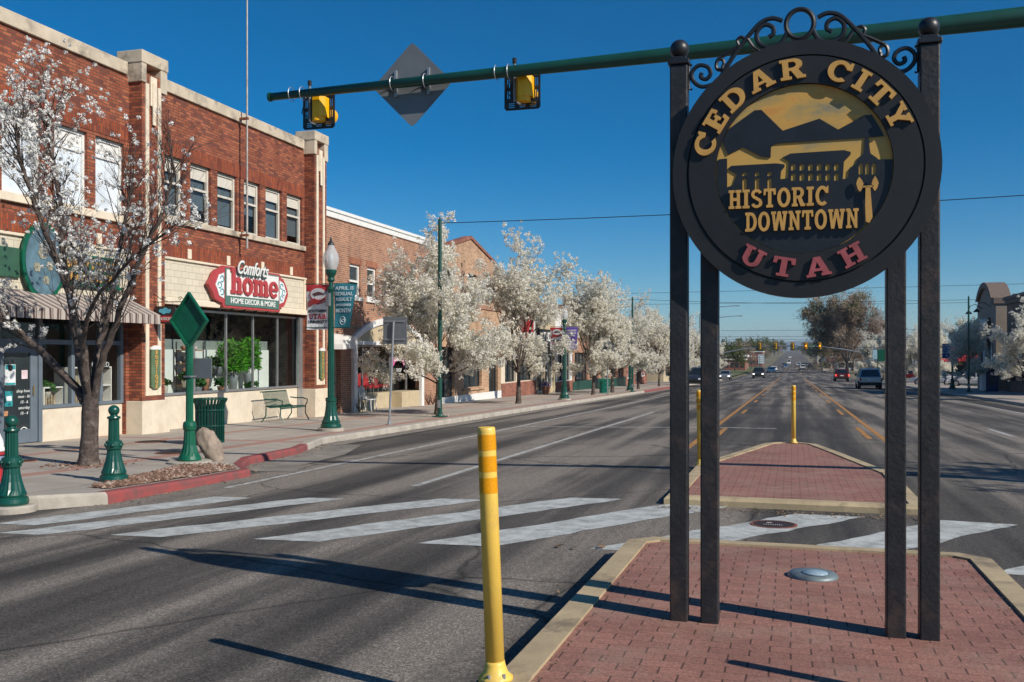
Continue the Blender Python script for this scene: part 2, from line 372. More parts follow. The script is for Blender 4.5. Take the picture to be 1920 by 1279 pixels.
def concrete_walk(name):
    m, t, b = newmat(name); p = pos(t)
    sx = nd(t, 'ShaderNodeSeparateXYZ'); t.links.new(p, sx.inputs[0])
    cb = nd(t, 'ShaderNodeCombineXYZ'); t.links.new(sx.outputs[1], cb.inputs[0]); t.links.new(sx.outputs[0], cb.inputs[1])
    br = nd(t, 'ShaderNodeTexBrick'); t.links.new(cb.outputs[0], br.inputs['Vector']); br.offset = 0
    for k, v in (('Scale', 1), ('Brick Width', 1.53), ('Row Height', 1.28), ('Mortar Size', .012)): br.inputs[k].default_value = v
    br.inputs['Color1'].default_value = (.42, .37, .31, 1); br.inputs['Color2'].default_value = (.36, .32, .27, 1); br.inputs['Mortar'].default_value = (.2, .17, .14, 1)
    # faded red banding strips along the kerb and through the middle
    ax = math_(t, 'ABSOLUTE', sx.outputs[0])
    def band(c, w): return math_(t, 'LESS_THAN', math_(t, 'ABSOLUTE', math_(t, 'SUBTRACT', ax, c)), w)
    bd = math_(t, 'MAXIMUM', band(10.75, .17), band(13.2, .13))
    cyc = math_(t, 'LESS_THAN', math_(t, 'PINGPONG', sx.outputs[1], 4.6), .13)
    bd = math_(t, 'MAXIMUM', bd, cyc)
    n = noise_(t, p, 1.3, 8, .68); sp = noise_(t, p, 60, 3, .7)
    c = mixrgb(t, math_(t, 'MULTIPLY', bd, ramp(t, n, [(.3, .45), (.7, .95)])), br.outputs['Color'], (.37, .16, .115))
    c = mixrgb(t, .6, c, ramp(t, n, [(.3, .62), (.7, 1.25)]), 'MULTIPLY')
    c = mixrgb(t, .25, c, ramp(t, sp, [(.3, .6), (.7, 1.3)]), 'MULTIPLY')
    t.links.new(c, b.inputs['Base Color']); b.inputs['Roughness'].default_value = .9
    bumpto(t, b, sp, .2, .006); return m
MAT['walk'] = concrete_walk('pavement_concrete')

# ground sheet to the horizon
mb = MB()
gx = [-12000, -6000, -2500, -700, -200, -60, -25, -16, 0, 16, 25, 60, 200, 700, 2500, 6000, 12000]
gy = [-400, -60, -8] + [i * 8 for i in range(0, 16)] + [130 + 20 * i for i in range(0, 30)] + [800, 1000, 1300, 1600, 2000, 2500, 3000, 5000, 8000, 12000]
vs = [(x, y, gz(max(y, -8)) - .32 + (min(abs(x) - 60, 900) * .006 if abs(x) > 60 else 0)) for y in gy for x in gx]
n = len(gx)
mb.add(vs, [(j * n + i, j * n + i + 1, (j + 1) * n + i + 1, (j + 1) * n + i) for j in range(len(gy) - 1) for i in range(n - 1)])
MAT['soil'] = M('dry_grass_ground', (.16, .135, .075), .95, 0, .35, .03, .2, (.10, .11, .04), .7)
tag(mb.build('ground', MAT['soil']), kind='structure')
# road
mb = MB(); xs = [-KR + .5, -8, -6, -4, -1.6, 1.6, 4, 6, 8, KR]
xs[0] = -10.25
vs = [(x, y, rz(x, y)) for y in YS for x in xs]; n = len(xs)
mb.add(vs, [(j * n + i, j * n + i + 1, (j + 1) * n + i + 1, (j + 1) * n + i) for j in range(len(YS) - 1) for i in range(n - 1)])
tag(mb.build('road', MAT['asphalt']), kind='structure')
# side street opening at the corner on the left
mb = MB()
for j in range(-8, 11):
    for (a, b_) in ((-45, -20), (-20, -10.25)):
        za, zb = gz(j) - .145, gz(j + 1) - .145
        mb.face([(a, j, za), (b_, j, rz(10.2, j) if b_ > -11 else za), (b_, j + 1, rz(10.2, j + 1) if b_ > -11 else zb), (a, j + 1, zb)])
tag(mb.build('side_street', MAT['asphalt']), kind='structure')
mb = MB()
for s_, k_ in ((-1, 10.25), (1, 10.7)):
    for j in range(150, 176, 2):
        for a, b_ in ((k_, 22), (22, 70)): mb.face([(s_ * x, y, rz(10.2, y) - .003) for x, y in ((a, j), (b_, j), (b_, j + 2), (a, j + 2))])
tag(mb.build('cross_street', MAT['asphalt'], recalc=False), kind='structure')

def quad_strip(mb, fx0, fx1, y0, y1, dz=.004, step=.5, zf=rz):
    n = max(1, int((y1 - y0) / step))
    for i in range(n):
        a = y0 + (y1 - y0) * i / n; b_ = y0 + (y1 - y0) * (i + 1) / n
        k = max(1, int(abs(fx1(a) - fx0(a)) / .6))
        for q in range(k):
            L = lambda y, q: fx0(y) + (fx1(y) - fx0(y)) * q / k
            P = [(L(a, q), a), (L(a, q + 1), a), (L(b_, q + 1), b_), (L(b_, q), b_)]
            mb.face([(x, y, zf(x, y) + dz) for x, y in P])
def line(mb, x, y0, y1, w=.11, step=2., dz=.004):
    quad_strip(mb, lambda y: x - w / 2, lambda y: x + w / 2, y0, y1, dz, step)
# zebra crossing: slanted bars
mb = MB()
BARS = [(-8.3, -7.2, .55, 8.4, 10.9), (-7.75, -5.95, .55, 7.9, 11.05), (-6.55, -4.25, .66, 8.05, 11.3), (-4.95, -2.66, .68, 8.15, 11.7), (-3.31, -1.03, .72, 8.28, 12.0), (-1.73, .05, .7, 8.36, 11.06), (-.25, 1.5, .75, 8.4, 11.06), (1.55, 3.9, .75, 8.3, 12.0), (3.2, 5.5, .75, 8.3, 12), (4.9, 7.2, .75, 8.3, 12), (6.6, 8.9, .75, 8.3, 12)]
for i, (a, b_, w, y0, y1) in enumerate(BARS):
    sl = (b_ - a) / (y1 - y0)
    rnd = random.Random(i)
    wob = [rnd.uniform(-.035, .035) for _ in range(40)]
    def e0(y, a=a, sl=sl, y0=y0, wob=wob): return a + sl * (y - y0) + wob[int((y - y0) * 5) % 20]
    def e1(y, a=a, sl=sl, y0=y0, wob=wob, w=w): return a + w + sl * (y - y0) + wob[20 + int((y - y0) * 5) % 20]
    quad_strip(mb, e0, e1, y0, y1, .004, .2)
tag(mb.build('crosswalk_marking', MAT['zebra']), kind='structure')
mb = MB()
line(mb, -5.06, 12.5, 36.5); line(mb, -7.62, 11.8, 66, .11); line(mb, -7.7, 78, 200, .11)
for k in range(30): line(mb, -5.06, 46 + 12.2 * k, 49 + 12.2 * k, .12, 3)
for k in range(30): line(mb, 5.3, 14.2 + 12.2 * k, 17.4 + 12.2 * k, .11, 3)
line(mb, 8.75, 24, 190, .11)
quad_strip(mb, lambda y: -7.55, lambda y: -.4, 26.6, 26.76, .005, .2)
for k in range(6): line(mb, 1.6 if k % 2 else -1.6, 190 + 14 * k, 195 + 14 * k, .2, 5)
tag(mb.build('lane_marking', MAT['linewhite']), kind='structure')
mb = MB()
for s_ in (-1, 1):
    line(mb, 2.03 * s_, 17.5 if s_ < 0 else 22.8, 170, .13)
    for k in range(11): line(mb, 1.72 * s_, (23.2 if s_ < 0 else 23.5) + 12.2 * k, (26.4 if s_ < 0 else 28) + 12.2 * k, .13, 1.6)
    line(mb, 2.03 * s_, 215, 900, .13, 10)
tag(mb.build('centre_lane_marking', MAT['lineyellow']), kind='structure')

# pavements. kerb line on the left with the corner bulb-out
def kerbX(y):
    pts = [(9.0, -9.3), (9.4, -8.62), (10.0, -8.13), (13.25, -8.12), (13.95, -8.7), (15.0, -9.2), (17.1, -9.4), (19.6, -10.2), (3000, -10.2)]
    for (a, xa), (b_, xb) in zip(pts, pts[1:]):
        if y <= b_: return xa + (xb - xa) * (y - a) / (b_ - a)
    return -10.2
YW = [9.0, 9.2, 9.4, 9.7, 10, 10.5, 11, 12, 12.7, 13.25, 13.6, 13.95, 14.5, 15, 16, 17.1, 18, 19, 19.6] + [21 + 2 * i for i in range(0, 65)]
def wz(y): return gz(y) + .0 + max(0, (12 - y)) * .02
mb = MB()
for a, b_ in zip(YW, YW[1:]):
    for q in range(4):
        P = []
        for y, qq in ((a, q), (a, q + 1), (b_, q + 1), (b_, q)):
            x = -16.6 + (kerbX(y) - .16 + 16.6) * qq / 4; P.append((x, y, wz(y)))
        mb.face(P)
mb.face([(-16.6, 9, wz(9)), (-16.6, 9, wz(9) - .3), (-9.3, 9, wz(9) - .3), (-9.46, 9, wz(9))])
# right-hand pavement
for a, b_ in zip(YS, YS[1:]):
    if a >= 150 or a < -7: continue
    for x0, x1 in ((KR + .16, 13), (13, 17)):
        mb.face([(x0, a, gz(a)), (x1, a, gz(a)), (x1, b_, gz(b_)), (x0, b_, gz(b_))])
tag(mb.build('pavement', MAT['walk']), kind='structure')
def kerb(name, rows, mat, sgn=-1, d=.003):
    mb = MB()
    for (a, xa), (b_, xb) in zip(rows, rows[1:]):
        za, zb = wz(a) + d, wz(b_) + d
        ga, gb = rz(10.2, a) - .1, rz(10.2, b_) - .1
        i = .17 * sgn
        mb.face([(xa + i, a, za), (xa - .03 * -sgn, a, za), (xb - .03 * -sgn, b_, zb), (xb + i, b_, zb)])
        mb.face([(xa - .03 * -sgn, a, za), (xa, a, za - .035), (xb, b_, zb - .035), (xb - .03 * -sgn, b_, zb)])
        mb.face([(xa, a, za - .035), (xa - .02 * sgn, a, ga), (xb - .02 * sgn, b_, gb), (xb, b_, zb - .035)])
    return tag(mb.build(name, mat), kind='structure')
rows = [(y, kerbX(y)) for y in YW]
kerb('kerb', [r for r in rows if r[0] <= 10], MAT['concrete'])
kerb('red_kerb', [r for r in rows if 10 <= r[0] <= 18], MAT['redkerb'])
kerb('kerb', [r for r in rows if 18 <= r[0] <= 69], MAT['concrete'])
kerb('red_kerb', [r for r in rows if 69 <= r[0] <= 85], MAT['redkerb'])
kerb('kerb', [r for r in rows if r[0] >= 85], MAT['concrete'])
kerb('kerb', [(y, KR) for y in YS if -7 <= y <= 150], MAT['concrete'], 1)
# concrete gutter apron along the left kerb
mb = MB()
for a, b_ in zip(YW, YW[1:]):
    if a < 13.9: continue
    w = .55 if a > 19 else 1.0
    mb.face([(x, y, rz(x, y) + .005) for x, y in ((kerbX(a), a), (kerbX(a) + w, a), (kerbX(b_) + w, b_), (kerbX(b_), b_))])
MAT['gutter'] = M('gutter_concrete', (.24, .215, .18), .9, 0, .3, 1.4, .3, (.10, .09, .08), .6)
tag(mb.build('gutter', MAT['gutter']), kind='structure')

# planting strip of loose stones behind the red kerb
mb = MB()
gp = [(-8.38, 10.3), (-8.34, 13.2), (-8.85, 13.75), (-9.5, 13.6), (-9.15, 11.6), (-8.75, 10.4)]
mb.face([(x, y, wz(y) + .008) for x, y in gp])
def inpoly(x, y, P):
    c = False
    for i in range(len(P)):
        (x1, y1), (x2, y2) = P[i - 1], P[i]
        if (y1 > y) != (y2 > y) and x < (x2 - x1) * (y - y1) / (y2 - y1) + x1: c = not c
    return c
rnd = random.Random(3)
def pebble(mb, x, y, z, r, rnd):
    a = rnd.random() * 6.3; s2 = rnd.uniform(.6, 1.3)
    ring = [(x + r * math.cos(a + k * 1.2566) * s2, y + r * math.sin(a + k * 1.2566), z + r * .15) for k in range(5)]
    mb.add(ring + [(x + r * .2, y, z + r * rnd.uniform(.5, .95))], [(k, (k + 1) % 5, 5) for k in range(5)])
c_ = 0
while c_ < 1500:
    x, y = rnd.uniform(-9.5, -8.3), rnd.uniform(10.2, 13.8)
    if inpoly(x, y, gp): pebble(mb, x, y, wz(y) + .008, rnd.uniform(.015, .045), rnd); c_ += 1
MAT['gravel'] = leaf_mat('planting_stones', [(0, (.09, .055, .04)), (.5, (.2, .12, .085)), (.85, (.3, .2, .15)), (1, (.42, .34, .28))], 0)
tag(mb.build('gravel', MAT['gravel']), kind='stuff')

# ------------------------------------------------------------------ brick traffic islands
def island(name, outline, label, low=0.):
    """kerb ring + paver fill; outline counter-clockwise, top at road + 0.15"""
    t = thing(name, label, 'traffic island', (0, outline[0][1], gz(outline[0][1])))
    cx = sum(p[0] for p in outline) / len(outline); cy = sum(p[1] for p in outline) / len(outline)
    n = len(outline); w = .19
    def inset(d):
        res = []
        for i in range(n):
            p0, p1, p2 = Vector(outline[i - 1]), Vector(outline[i]), Vector(outline[(i + 1) % n])
            e1 = (p1 - p0).normalized(); e2 = (p2 - p1).normalized()
            n1 = Vector((-e1.y, e1.x)); n2 = Vector((-e2.y, e2.x))
            bis = (n1 + n2).normalized(); k = d / max(.4, bis.dot(n1)); res.append((p1.x + bis.x * k, p1.y + bis.y * k))
        return res
    a0 = inset(0); a1 = inset(.03); a2 = inset(w)
    def cut(A, i, steps):
        (x0, y0), (x1, y1) = A[i], A[(i + 1) % n]
        return [(x0 + (x1 - x0) * k / steps, y0 + (y1 - y0) * k / steps) for k in range(steps + 1)]
    mb = MB(); rnd = random.Random(5)
    for i in range(n):
        L = (Vector(a0[i]) - Vector(a0[(i + 1) % n])).length; st = max(1, int(L / .3))
        A, B, C = cut(a0, i, st), cut(a1, i, st), cut(a2, i, st)
        for k in range(st):
            z = lambda p, h: gz(p[1]) + h
            g = [(A, -.08), (A, .12 - low), (B, .152 - low), (C, .155 - low), (C, .03)]
            for (P, h), (Q, h2) in zip(g, g[1:]):
                mb.face([(*P[k], z(P[k], h)), (*P[k + 1], z(P[k + 1], h)), (*Q[k + 1], z(Q[k + 1], h2)), (*Q[k], z(Q[k], h2))])
    mb.build('kerb_ring', MAT['kerbtan'], t)
    mb = MB(); mb.face([(x, y, gz(y) + .138 - low) for x, y in inset(w - .03)]); mb.build('brick_paving', MAT['paver'], t)
    return t
MAT['kerbtan'] = M('island_kerb', (.43, .335, .20), .85, 0, .22, 2.5, .4, (.17, .13, .09), .75)
island('traffic_island', [(-1.36, -5), (1.5, -5), (1.5, 8.12), (1.28, 8.32), (-1.15, 8.32), (-1.36, 8.1)], 'red brick island with tan kerb carrying the big round town sign')
island('traffic_island', [(-1.45, 11.36), (1.45, 11.36), (1.45, 14.9), (.85, 18.4), (.5, 20.3), (.2, 20.62), (-.3, 20.62), (-.55, 20.2), (-1.36, 15.9), (-1.45, 15.3)], 'small tapered red brick island beyond the zebra crossing', .055)
# light housing set in the paving and covers
t = thing('ground_light', 'grey round ground light housing set in the brick paving', 'ground light', (.14, 7.09, gz(7.09) + .138))
smoothed(MB().lathe((.14, 7.09, gz(7.09) + .138), [(.175, -.02), (.172, .012), (.155, .03), (.1, .034), (.02, .035)], 32)).build('housing', M('weathered_metal_cover', (.17, .21, .22), .5, .3, .25, 12, .1), t)
smoothed(MB().lathe((.155, 7.05, gz(7.09) + .1725), [(.09, 0), (.085, .008), (.03, .016), (.01, .018)], 24)).build('lens', M('frosted_lens', (.30, .40, .46), .25, 0, .1, 20), t)
def cover(x, y, r, z, name, label, m1):
    t = thing(name, label, 'manhole cover', (x, y, z))
    mb = MB(); mb.lathe((x, y, z), [(r, -.01), (r, .006), (r * .88, .007)], 36, 0, (0, 0), False); mb.build('rim', MAT['rust'], t)
    mb = MB(); mb.lathe((x, y, z), [(r * .885, .0), (r * .88, .0055), (.01, .0055)], 36); l = mb.build('lid', m1, t)
    return t, l
MAT['rust'] = M('rust_rim', (.22, .075, .04), .8, .1, .3, 14, .2)
MAT['castiron'] = M('cast_iron', (.045, .03, .027), .7, .3, .4, 18, .3)
cover(-.18, 10.2, .235, gz(10.2) + .005, 'manhole_cover', 'rust rimmed manhole cover inside a white zebra bar', MAT['castiron'])
t = COL.objects['manhole_cover']
mb = MB(); rnd = random.Random(1)
for k in range(9): mb.box(-.18 - .1 + .022 * k, -.18 - .09 + .022 * k, 10.13, 10.13 + rnd.uniform(.03, .06), gz(10.2) + .0115, gz(10.2) + .014)
mb.box(-.25, -.2, 10.24, 10.29, gz(10.2) + .0115, gz(10.2) + .014); mb.build('cast_marks', M('worn_cast_letter', (.4, .36, .32), .7), t)
cover(-13.05, 17.4, .32, wz(17.4) + .004, 'manhole_cover', 'brown manhole cover in the pavement before the striped awning shop', MAT['castiron'])
cover(-11.0, 15.3, .32, wz(15.3) + .004, 'manhole_cover', 'dark manhole cover between the pear tree and the leaning rock', MAT['castiron'])
cover(-12.4, 13.2, .2, wz(13.2) + .004, 'manhole_cover', 'small dark cover in the paving left of the bare pear trunk', MAT['castiron'])

# dead leaves and grit blown along the kerbs
mb = MB(); rnd = random.Random(21)
def litter(mb, x, y, z, r):
    a = rnd.random() * 6.28; u = Vector((math.cos(a), math.sin(a), rnd.uniform(-.2, .5))) * r; w_ = Vector((-math.sin(a), math.cos(a), rnd.uniform(-.2, .4))) * r * .55; c = Vector((x, y, z + r * .3)); mb.face([c - u, c + w_, c + u, c - w_])
for k in range(420):
    y = rnd.uniform(1.5, 8.2); x = -1.38 - abs(rnd.gauss(0, .12)); litter(mb, x, y, rz(x, y) + .002, rnd.uniform(.005, .014))
for k in range(900):
    y = rnd.uniform(9.8, 40); x = kerbX(y) + .02 + abs(rnd.gauss(0, .2)); litter(mb, x, y, rz(x, y) + .007, rnd.uniform(.008, .03))
for k in range(500):
    x = rnd.uniform(-1.5, 1.5); y = 11.15 - abs(rnd.gauss(0, .15)); litter(mb, x, y, rz(x, y) + .008, rnd.uniform(.006, .022))
for k in range(260):
    y = rnd.uniform(3, 8.1); s_ = rnd.choice((-1.14, 1.28)); x = s_ + rnd.gauss(0, .03); litter(mb, x, y, gz(y) + .14, rnd.uniform(.004, .012))
for x, y in ((-2.0, 8.35), (-1.85, 8.3), (-1.62, 8.4), (2.2, 10.9), (2.05, 11.0), (-3.1, 12.9)): litter(mb, x, y, rz(x, y) + .006, .055)
tag(mb.build('leaf_litter', leaf_mat('dry_litter', [(0, (.09, .06, .04)), (.5, (.22, .15, .10)), (1, (.38, .27, .17))], 0), recalc=False), kind='stuff')
# ------------------------------------------------------------------ slab-serif letters
def arc(cx, cy, rx, ry, a0, a1, n=14): return [(cx + rx * math.cos(R(a0 + (a1 - a0) * k / n)), cy + ry * math.sin(R(a0 + (a1 - a0) * k / n))) for k in range(n + 1)]
def stroke(pts, w0, w1):
    L, Rr = [], []
    for i, p in enumerate(pts):
        a, b_ = pts[max(i - 1, 0)], pts[min(i + 1, len(pts) - 1)]
        dx, dy = b_[0] - a[0], b_[1] - a[1]; l = math.hypot(dx, dy); nx, ny = -dy / l, dx / l
        L.append((p[0] + nx * w0, p[1] + ny * w1)); Rr.append((p[0] - nx * w0, p[1] - ny * w1))
    return L + Rr[::-1]
GL = {
 'I': (.52, [[(0, 0), (.5, 0), (.5, .14), (.38, .14), (.38, .86), (.5, .86), (.5, 1), (0, 1), (0, .86), (.12, .86), (.12, .14), (0, .14)]]),
 'H': (.92, [[(0, 0), (.42, 0), (.42, .14), (.32, .14), (.32, .42), (.6, .42), (.6, .14), (.5, .14), (.5, 0), (.92, 0), (.92, .14), (.82, .14), (.82, .86), (.92, .86), (.92, 1), (.5, 1), (.5, .86), (.6, .86), (.6, .58), (.32, .58), (.32, .86), (.42, .86), (.42, 1), (0, 1), (0, .86), (.1, .86), (.1, .14), (0, .14)]]),
 'E': (.78, [[(0, 0), (.74, 0), (.78, .32), (.64, .32), (.6, .15), (.34, .15), (.34, .43), (.47, .43), (.47, .33), (.59, .33), (.59, .68), (.47, .68), (.47, .58), (.34, .58), (.34, .85), (.58, .85), (.62, .7), (.76, .7), (.72, 1), (0, 1), (0, .86), (.1, .86), (.1, .14), (0, .14)]]),
 'T': (.88, [[(.2, 0), (.68, 0), (.68, .14), (.56, .14), (.56, .85), (.7, .85), (.74, .66), (.88, .66), (.86, 1), (.02, 1), (0, .66), (.14, .66), (.18, .85), (.32, .85), (.32, .14), (.2, .14)]]),
 'A': (.98, [[(0, 0), (.36, 0), (.36, .14), (.29, .14), (.33, .26), (.61, .26), (.65, .14), (.58, .14), (.58, 0), (.98, 0), (.98, .14), (.9, .14), (.62, 1), (.36, 1), (.08, .14), (0, .14)], [(.37, .4), (.57, .4), (.47, .74)]]),
 'N': (.94, [[(0, 0), (.4, 0), (.4, .14), (.3, .14), (.3, .64), (.66, 0), (.84, 0), (.84, .86), (.94, .86), (.94, 1), (.54, 1), (.54, .86), (.64, .86), (.64, .42), (.3, 1), (0, 1), (0, .86), (.1, .86), (.1, .14), (0, .14)]]),
 'W': (1.26, [[(.22, 0), (.46, 0), (.63, .6), (.8, 0), (1.04, 0), (1.2, .86), (1.26, .86), (1.26, 1), (.88, 1), (.88, .86), (.97, .86), (.91, .42), (.74, 1), (.52, 1), (.35, .42), (.29, .86), (.38, .86), (.38, 1), (0, 1), (0, .86), (.06, .86)]]),
 'Y': (.94, [[(.24, 0), (.7, 0), (.7, .14), (.58, .14), (.58, .42), (.84, .86), (.94, .86), (.94, 1), (.54, 1), (.54, .86), (.6, .86), (.47, .6), (.34, .86), (.4, .86), (.4, 1), (0, 1), (0, .86), (.1, .86), (.36, .42), (.36, .14), (.24, .14)]]),
 'U': (.92, [[(0, 1), (0, .86), (.1, .86)] + arc(.46, .36, .36, .38, 180, 360) + [(.82, .86), (.92, .86), (.92, 1), (.54, 1), (.54, .86), (.62, .86)] + arc(.47, .36, .15, .2, 360, 180) + [(.32, .86), (.42, .86), (.42, 1)]]),
 'O': (.94, [arc(.47, .5, .47, .52, 0, 345, 23), arc(.47, .5, .22, .35, 0, 345, 23)]),
 'C': (.9, [arc(.47, .5, .47, .52, 52, 312, 22) + arc(.47, .5, .23, .34, 308, 60, 20) + [(.72, .64), (.9, .64), (.9, 1.0), (.8, 1.0)]]),
 'D': (.92, [[(0, 0)] + arc(.44, .5, .48, .5, -90, 90, 18) + [(0, 1), (0, .86), (.1, .86), (.1, .14), (0, .14)], [(.33, .16)] + arc(.42, .5, .25, .34, -90, 90, 14) + [(.33, .84)]]),
 'R': (.95, [[(0, 0), (.42, 0), (.42, .14), (.33, .14), (.33, .42), (.42, .42), (.62, 0), (.95, 0), (.95, .14), (.86, .14), (.68, .46)] + arc(.5, .72, .36, .28, -45, 90, 12) + [(0, 1), (0, .86), (.1, .86), (.1, .14), (0, .14)], [(.33, .56)] + arc(.47, .71, .15, .15, -90, 90, 8) + [(.33, .86)]]),
 'S': (.8, [stroke(arc(.4, .73, .28, .195, 15, 258, 14) + arc(.4, .27, .29, .2, 78, -165, 14), .115, .075)]),
 'h': (.9, [[(0, 0), (.42, 0), (.42, .13), (.34, .13), (.34, .42), (.42, .5), (.5, .5), (.55, .44), (.55, .13), (.48, .13), (.48, 0), (.9, 0), (.9, .13), (.81, .13), (.81, .5), (.76, .62), (.64, .69), (.52, .68), (.42, .63), (.34, .55), (.34, 1), (0, 1), (0, .87), (.09, .87), (.09, .13), (0, .13)]]),
 'm': (1.34, [[(0, 0), (.4, 0), (.4, .13), (.33, .13), (.33, .44), (.42, .52), (.5, .5), (.53, .43), (.53, .13), (.47, .13), (.47, 0), (.87, 0), (.87, .13), (.78, .13), (.78, .44), (.87, .52), (.95, .5), (.98, .43), (.98, .13), (.92, .13), (.92, 0), (1.34, 0), (1.34, .13), (1.24, .13), (1.24, .5), (1.18, .63), (1.06, .69), (.94, .66), (.77, .57), (.7, .66), (.58, .69), (.46, .66), (.32, .56), (.32, .68), (0, .68), (0, .55), (.09, .55), (.09, .13), (0, .13)]]),
 'o': (.84, [arc(.42, .34, .42, .36, 0, 345, 23), [(.26, .12), (.58, .12), (.58, .36), (.64, .36), (.42, .58), (.2, .36), (.26, .36)]]),
 'e': (.8, [[(.78, .28)] + arc(.4, .34, .4, .36, 5, 318, 20) + arc(.42, .32, .24, .2, 320, 192, 8) + [(.17, .28)], [(.24, .4), (.56, .4)] + arc(.4, .42, .16, .16, 10, 170, 8)]),
}
def glyph_word(mb, word, f, h, wsc=1., gap=.1, d0=0, d1=.02, total=None):
    """word laid along u from 0; f(u,v,d)->point; returns width"""
    ws = [GL[c][0] if c != ' ' else .5 for c in word]
    W = sum(ws) + gap * (len(word) - 1)
    if total: wsc = total / (W * h)
    u = 0
    for c, w in zip(word, ws):
        if c != ' ':
            mb.prism([[((u + x) * h * wsc, y * h) for x, y in lp] for lp in GL[c][1]], f, d0, d1)
        u += w + gap
    return W * h * wsc
def text_loops(body, size=1., shear=0., extrude=.01, align='CENTER', spacing=1., width=None, bold=0.):
    """mesh data (verts, faces) of a line of plain lettering, in the x-y plane, scaled to a given width"""
    cu = bpy.data.curves.new('lettering', 'FONT'); cu.body = body; cu.size = size; cu.shear = shear; cu.extrude = extrude
    cu.align_x = align; cu.align_y = 'CENTER'; cu.space_character = spacing; cu.resolution_u = 3; cu.offset = bold
    ob = bpy.data.objects.new('lettering', cu); COL.objects.link(ob)
    bpy.context.view_layer.update()
    dg = bpy.context.evaluated_depsgraph_get(); ev = ob.evaluated_get(dg); me = ev.to_mesh()
    vs = [v.co.copy() for v in me.vertices]; fs = [list(p.vertices) for p in me.polygons]
    ev.to_mesh_clear(); bpy.data.objects.remove(ob); bpy.data.curves.remove(cu)
    if width and vs:
        a = min(v.x for v in vs); b_ = max(v.x for v in vs); k = width / (b_ - a)
        for v in vs: v.x *= k
    return vs, fs
def text(mb, body, f, u, v, size, **kw):
    vs, fs = text_loops(body, size, **kw)
    e = kw.get('extrude', .01)
    mb.add([f(u + p.x, v + p.y, p.z + e) for p in vs], fs)

# ------------------------------------------------------------------ the round town sign
MAT['signblack'] = M('weathered_black_sign', (.012, .0125, .013), .5, 0, .3, 2.5, .08, (.03, .028, .026), .3)
SX, SZ, SR = .055, 2.622, .708      # disc centre and radius
YF = 5.53                            # front plane of the disc
bz = lambda y: gz(y) + .138
t = thing('town_sign', 'big round black sign with gold lettering on four black steel posts', 'sign', (SX, 5.62, bz(5.65)))
def sf(u, v, d): return (SX + u, YF - d, SZ + v)      # d grows towards the viewer
POSTX = [(-.63, 3.28), (-.455, 2.45), (.545, 2.45), (.715, 3.28)]
for i, (px, top) in enumerate(POSTX):
    mb = MB(); mb.bbox(px - .051, px + .051, 5.6, 5.702, bz(5.65) - .02, top, .008); p = mb.build('post', MAT['post'], t)
    if top > 3:
        mb = MB(); mb.bbox(px - .062, px + .062, 5.589, 5.713, top, top + .03, .006); mb.bbox(px - .045, px + .045, 5.606, 5.696, top + .03, top + .05, .005)
        smoothed(MB()); q = MB(); q.ball((px, 5.651, top + .1), .056, (1, 1, 1), 3); smoothed(q); mb.add(q.v, q.f); mb.sm[-len(q.f):] = [True] * len(q.f)
        mb.build('finial', MAT['black'], p)
def ring_loops(r, n=96): return [(r * math.cos(2 * math.pi * k / n), r * math.sin(2 * math.pi * k / n)) for k in range(n)]
def annulus(mb, r0, r1, d0, d1, n=96): mb.prism([ring_loops(r1, n), ring_loops(r0, n)], sf, d0, d1)
mb = MB(); mb.prism([ring_loops(SR)], sf, -.06, 0); mb.build('back_plate', MAT['signblack'], t)
mb = MB(); annulus(mb, SR * .885, SR, .001, .022); mb.build('outer_rim', MAT['signblack'], t)
IR = .468
mb = MB(); annulus(mb, IR, SR * .87, .001, .028); mb.build('letter_band', MAT['signblack'], t)
def sky_gold():
    m, t_, b = newmat('gold_sunset_panel'); v = objc(t_)
    n = noise_(t_, mapping(t_, v, (2.2, 1, 5)), 1.6, 6, .6)
    c = ramp(t_, n, [(.34, (.22, .22, .17)), (.45, (.44, .31, .11)), (.6, (.64, .36, .08)), (.72, (.64, .28, .06))])
    sx = nd(t_, 'ShaderNodeSeparateXYZ'); t_.links.new(v, sx.inputs[0])
    k = ramp(t_, math_(t_, 'SUBTRACT', sx.outputs[2], 2.62), [(.0, 1.), (.1, 0.)])
    c = mixrgb(t_, k, c, (.62, .37, .085)); t_.links.new(c, b.inputs['Base Color']); b.inputs['Roughness'].default_value = .6; return m
MAT['goldpanel'] = sky_gold()
mb = MB(); mb.prism([ring_loops(IR - .001)], sf, .001, .006); mb.build('gold_panel', MAT['goldpanel'], t)
# px (zoomed crop) -> sign plane coordinates, used for the traced silhouettes
CAMW = Vector((0, 0, 1.6)); TH = R(16.26); cs_, sn_ = math.cos(TH), math.sin(TH)
def sp(x, y, Y=YF - .03):
    X_, Y_ = 1250 + x / 2.2846, y / 2.2846
    r = (X_ - 960) / 1800; u = (665 - Y_) / 1800
    d = (-sn_ + r * cs_, cs_ + r * sn_, u); k = Y / d[1]
    return (k * d[0] - SX, 1.6 + k * d[2] - SZ)
def clip_disc(P, r=IR - .003):
    out = []
    for (u, v) in P:
        l = math.hypot(u, v)
        out.append((u * r / l, v * r / l) if l > r else (u, v))
    return out
dark0, dark1 = .007, .033
mount = [sp(*p) for p in ((232, 600), (262, 545), (375, 470), (405, 467), (497, 557), (655, 505), (735, 552), (850, 490), (880, 488), (915, 545), (932, 580), (830, 588), (700, 596), (560, 606), (470, 612), (447, 622), (445, 672), (405, 668), (325, 628), (262, 660))]
mb = MB(); mb.prism([clip_disc(mount)], sf, dark0, .013); mb.build('mountain_silhouette', MAT['black'], t)
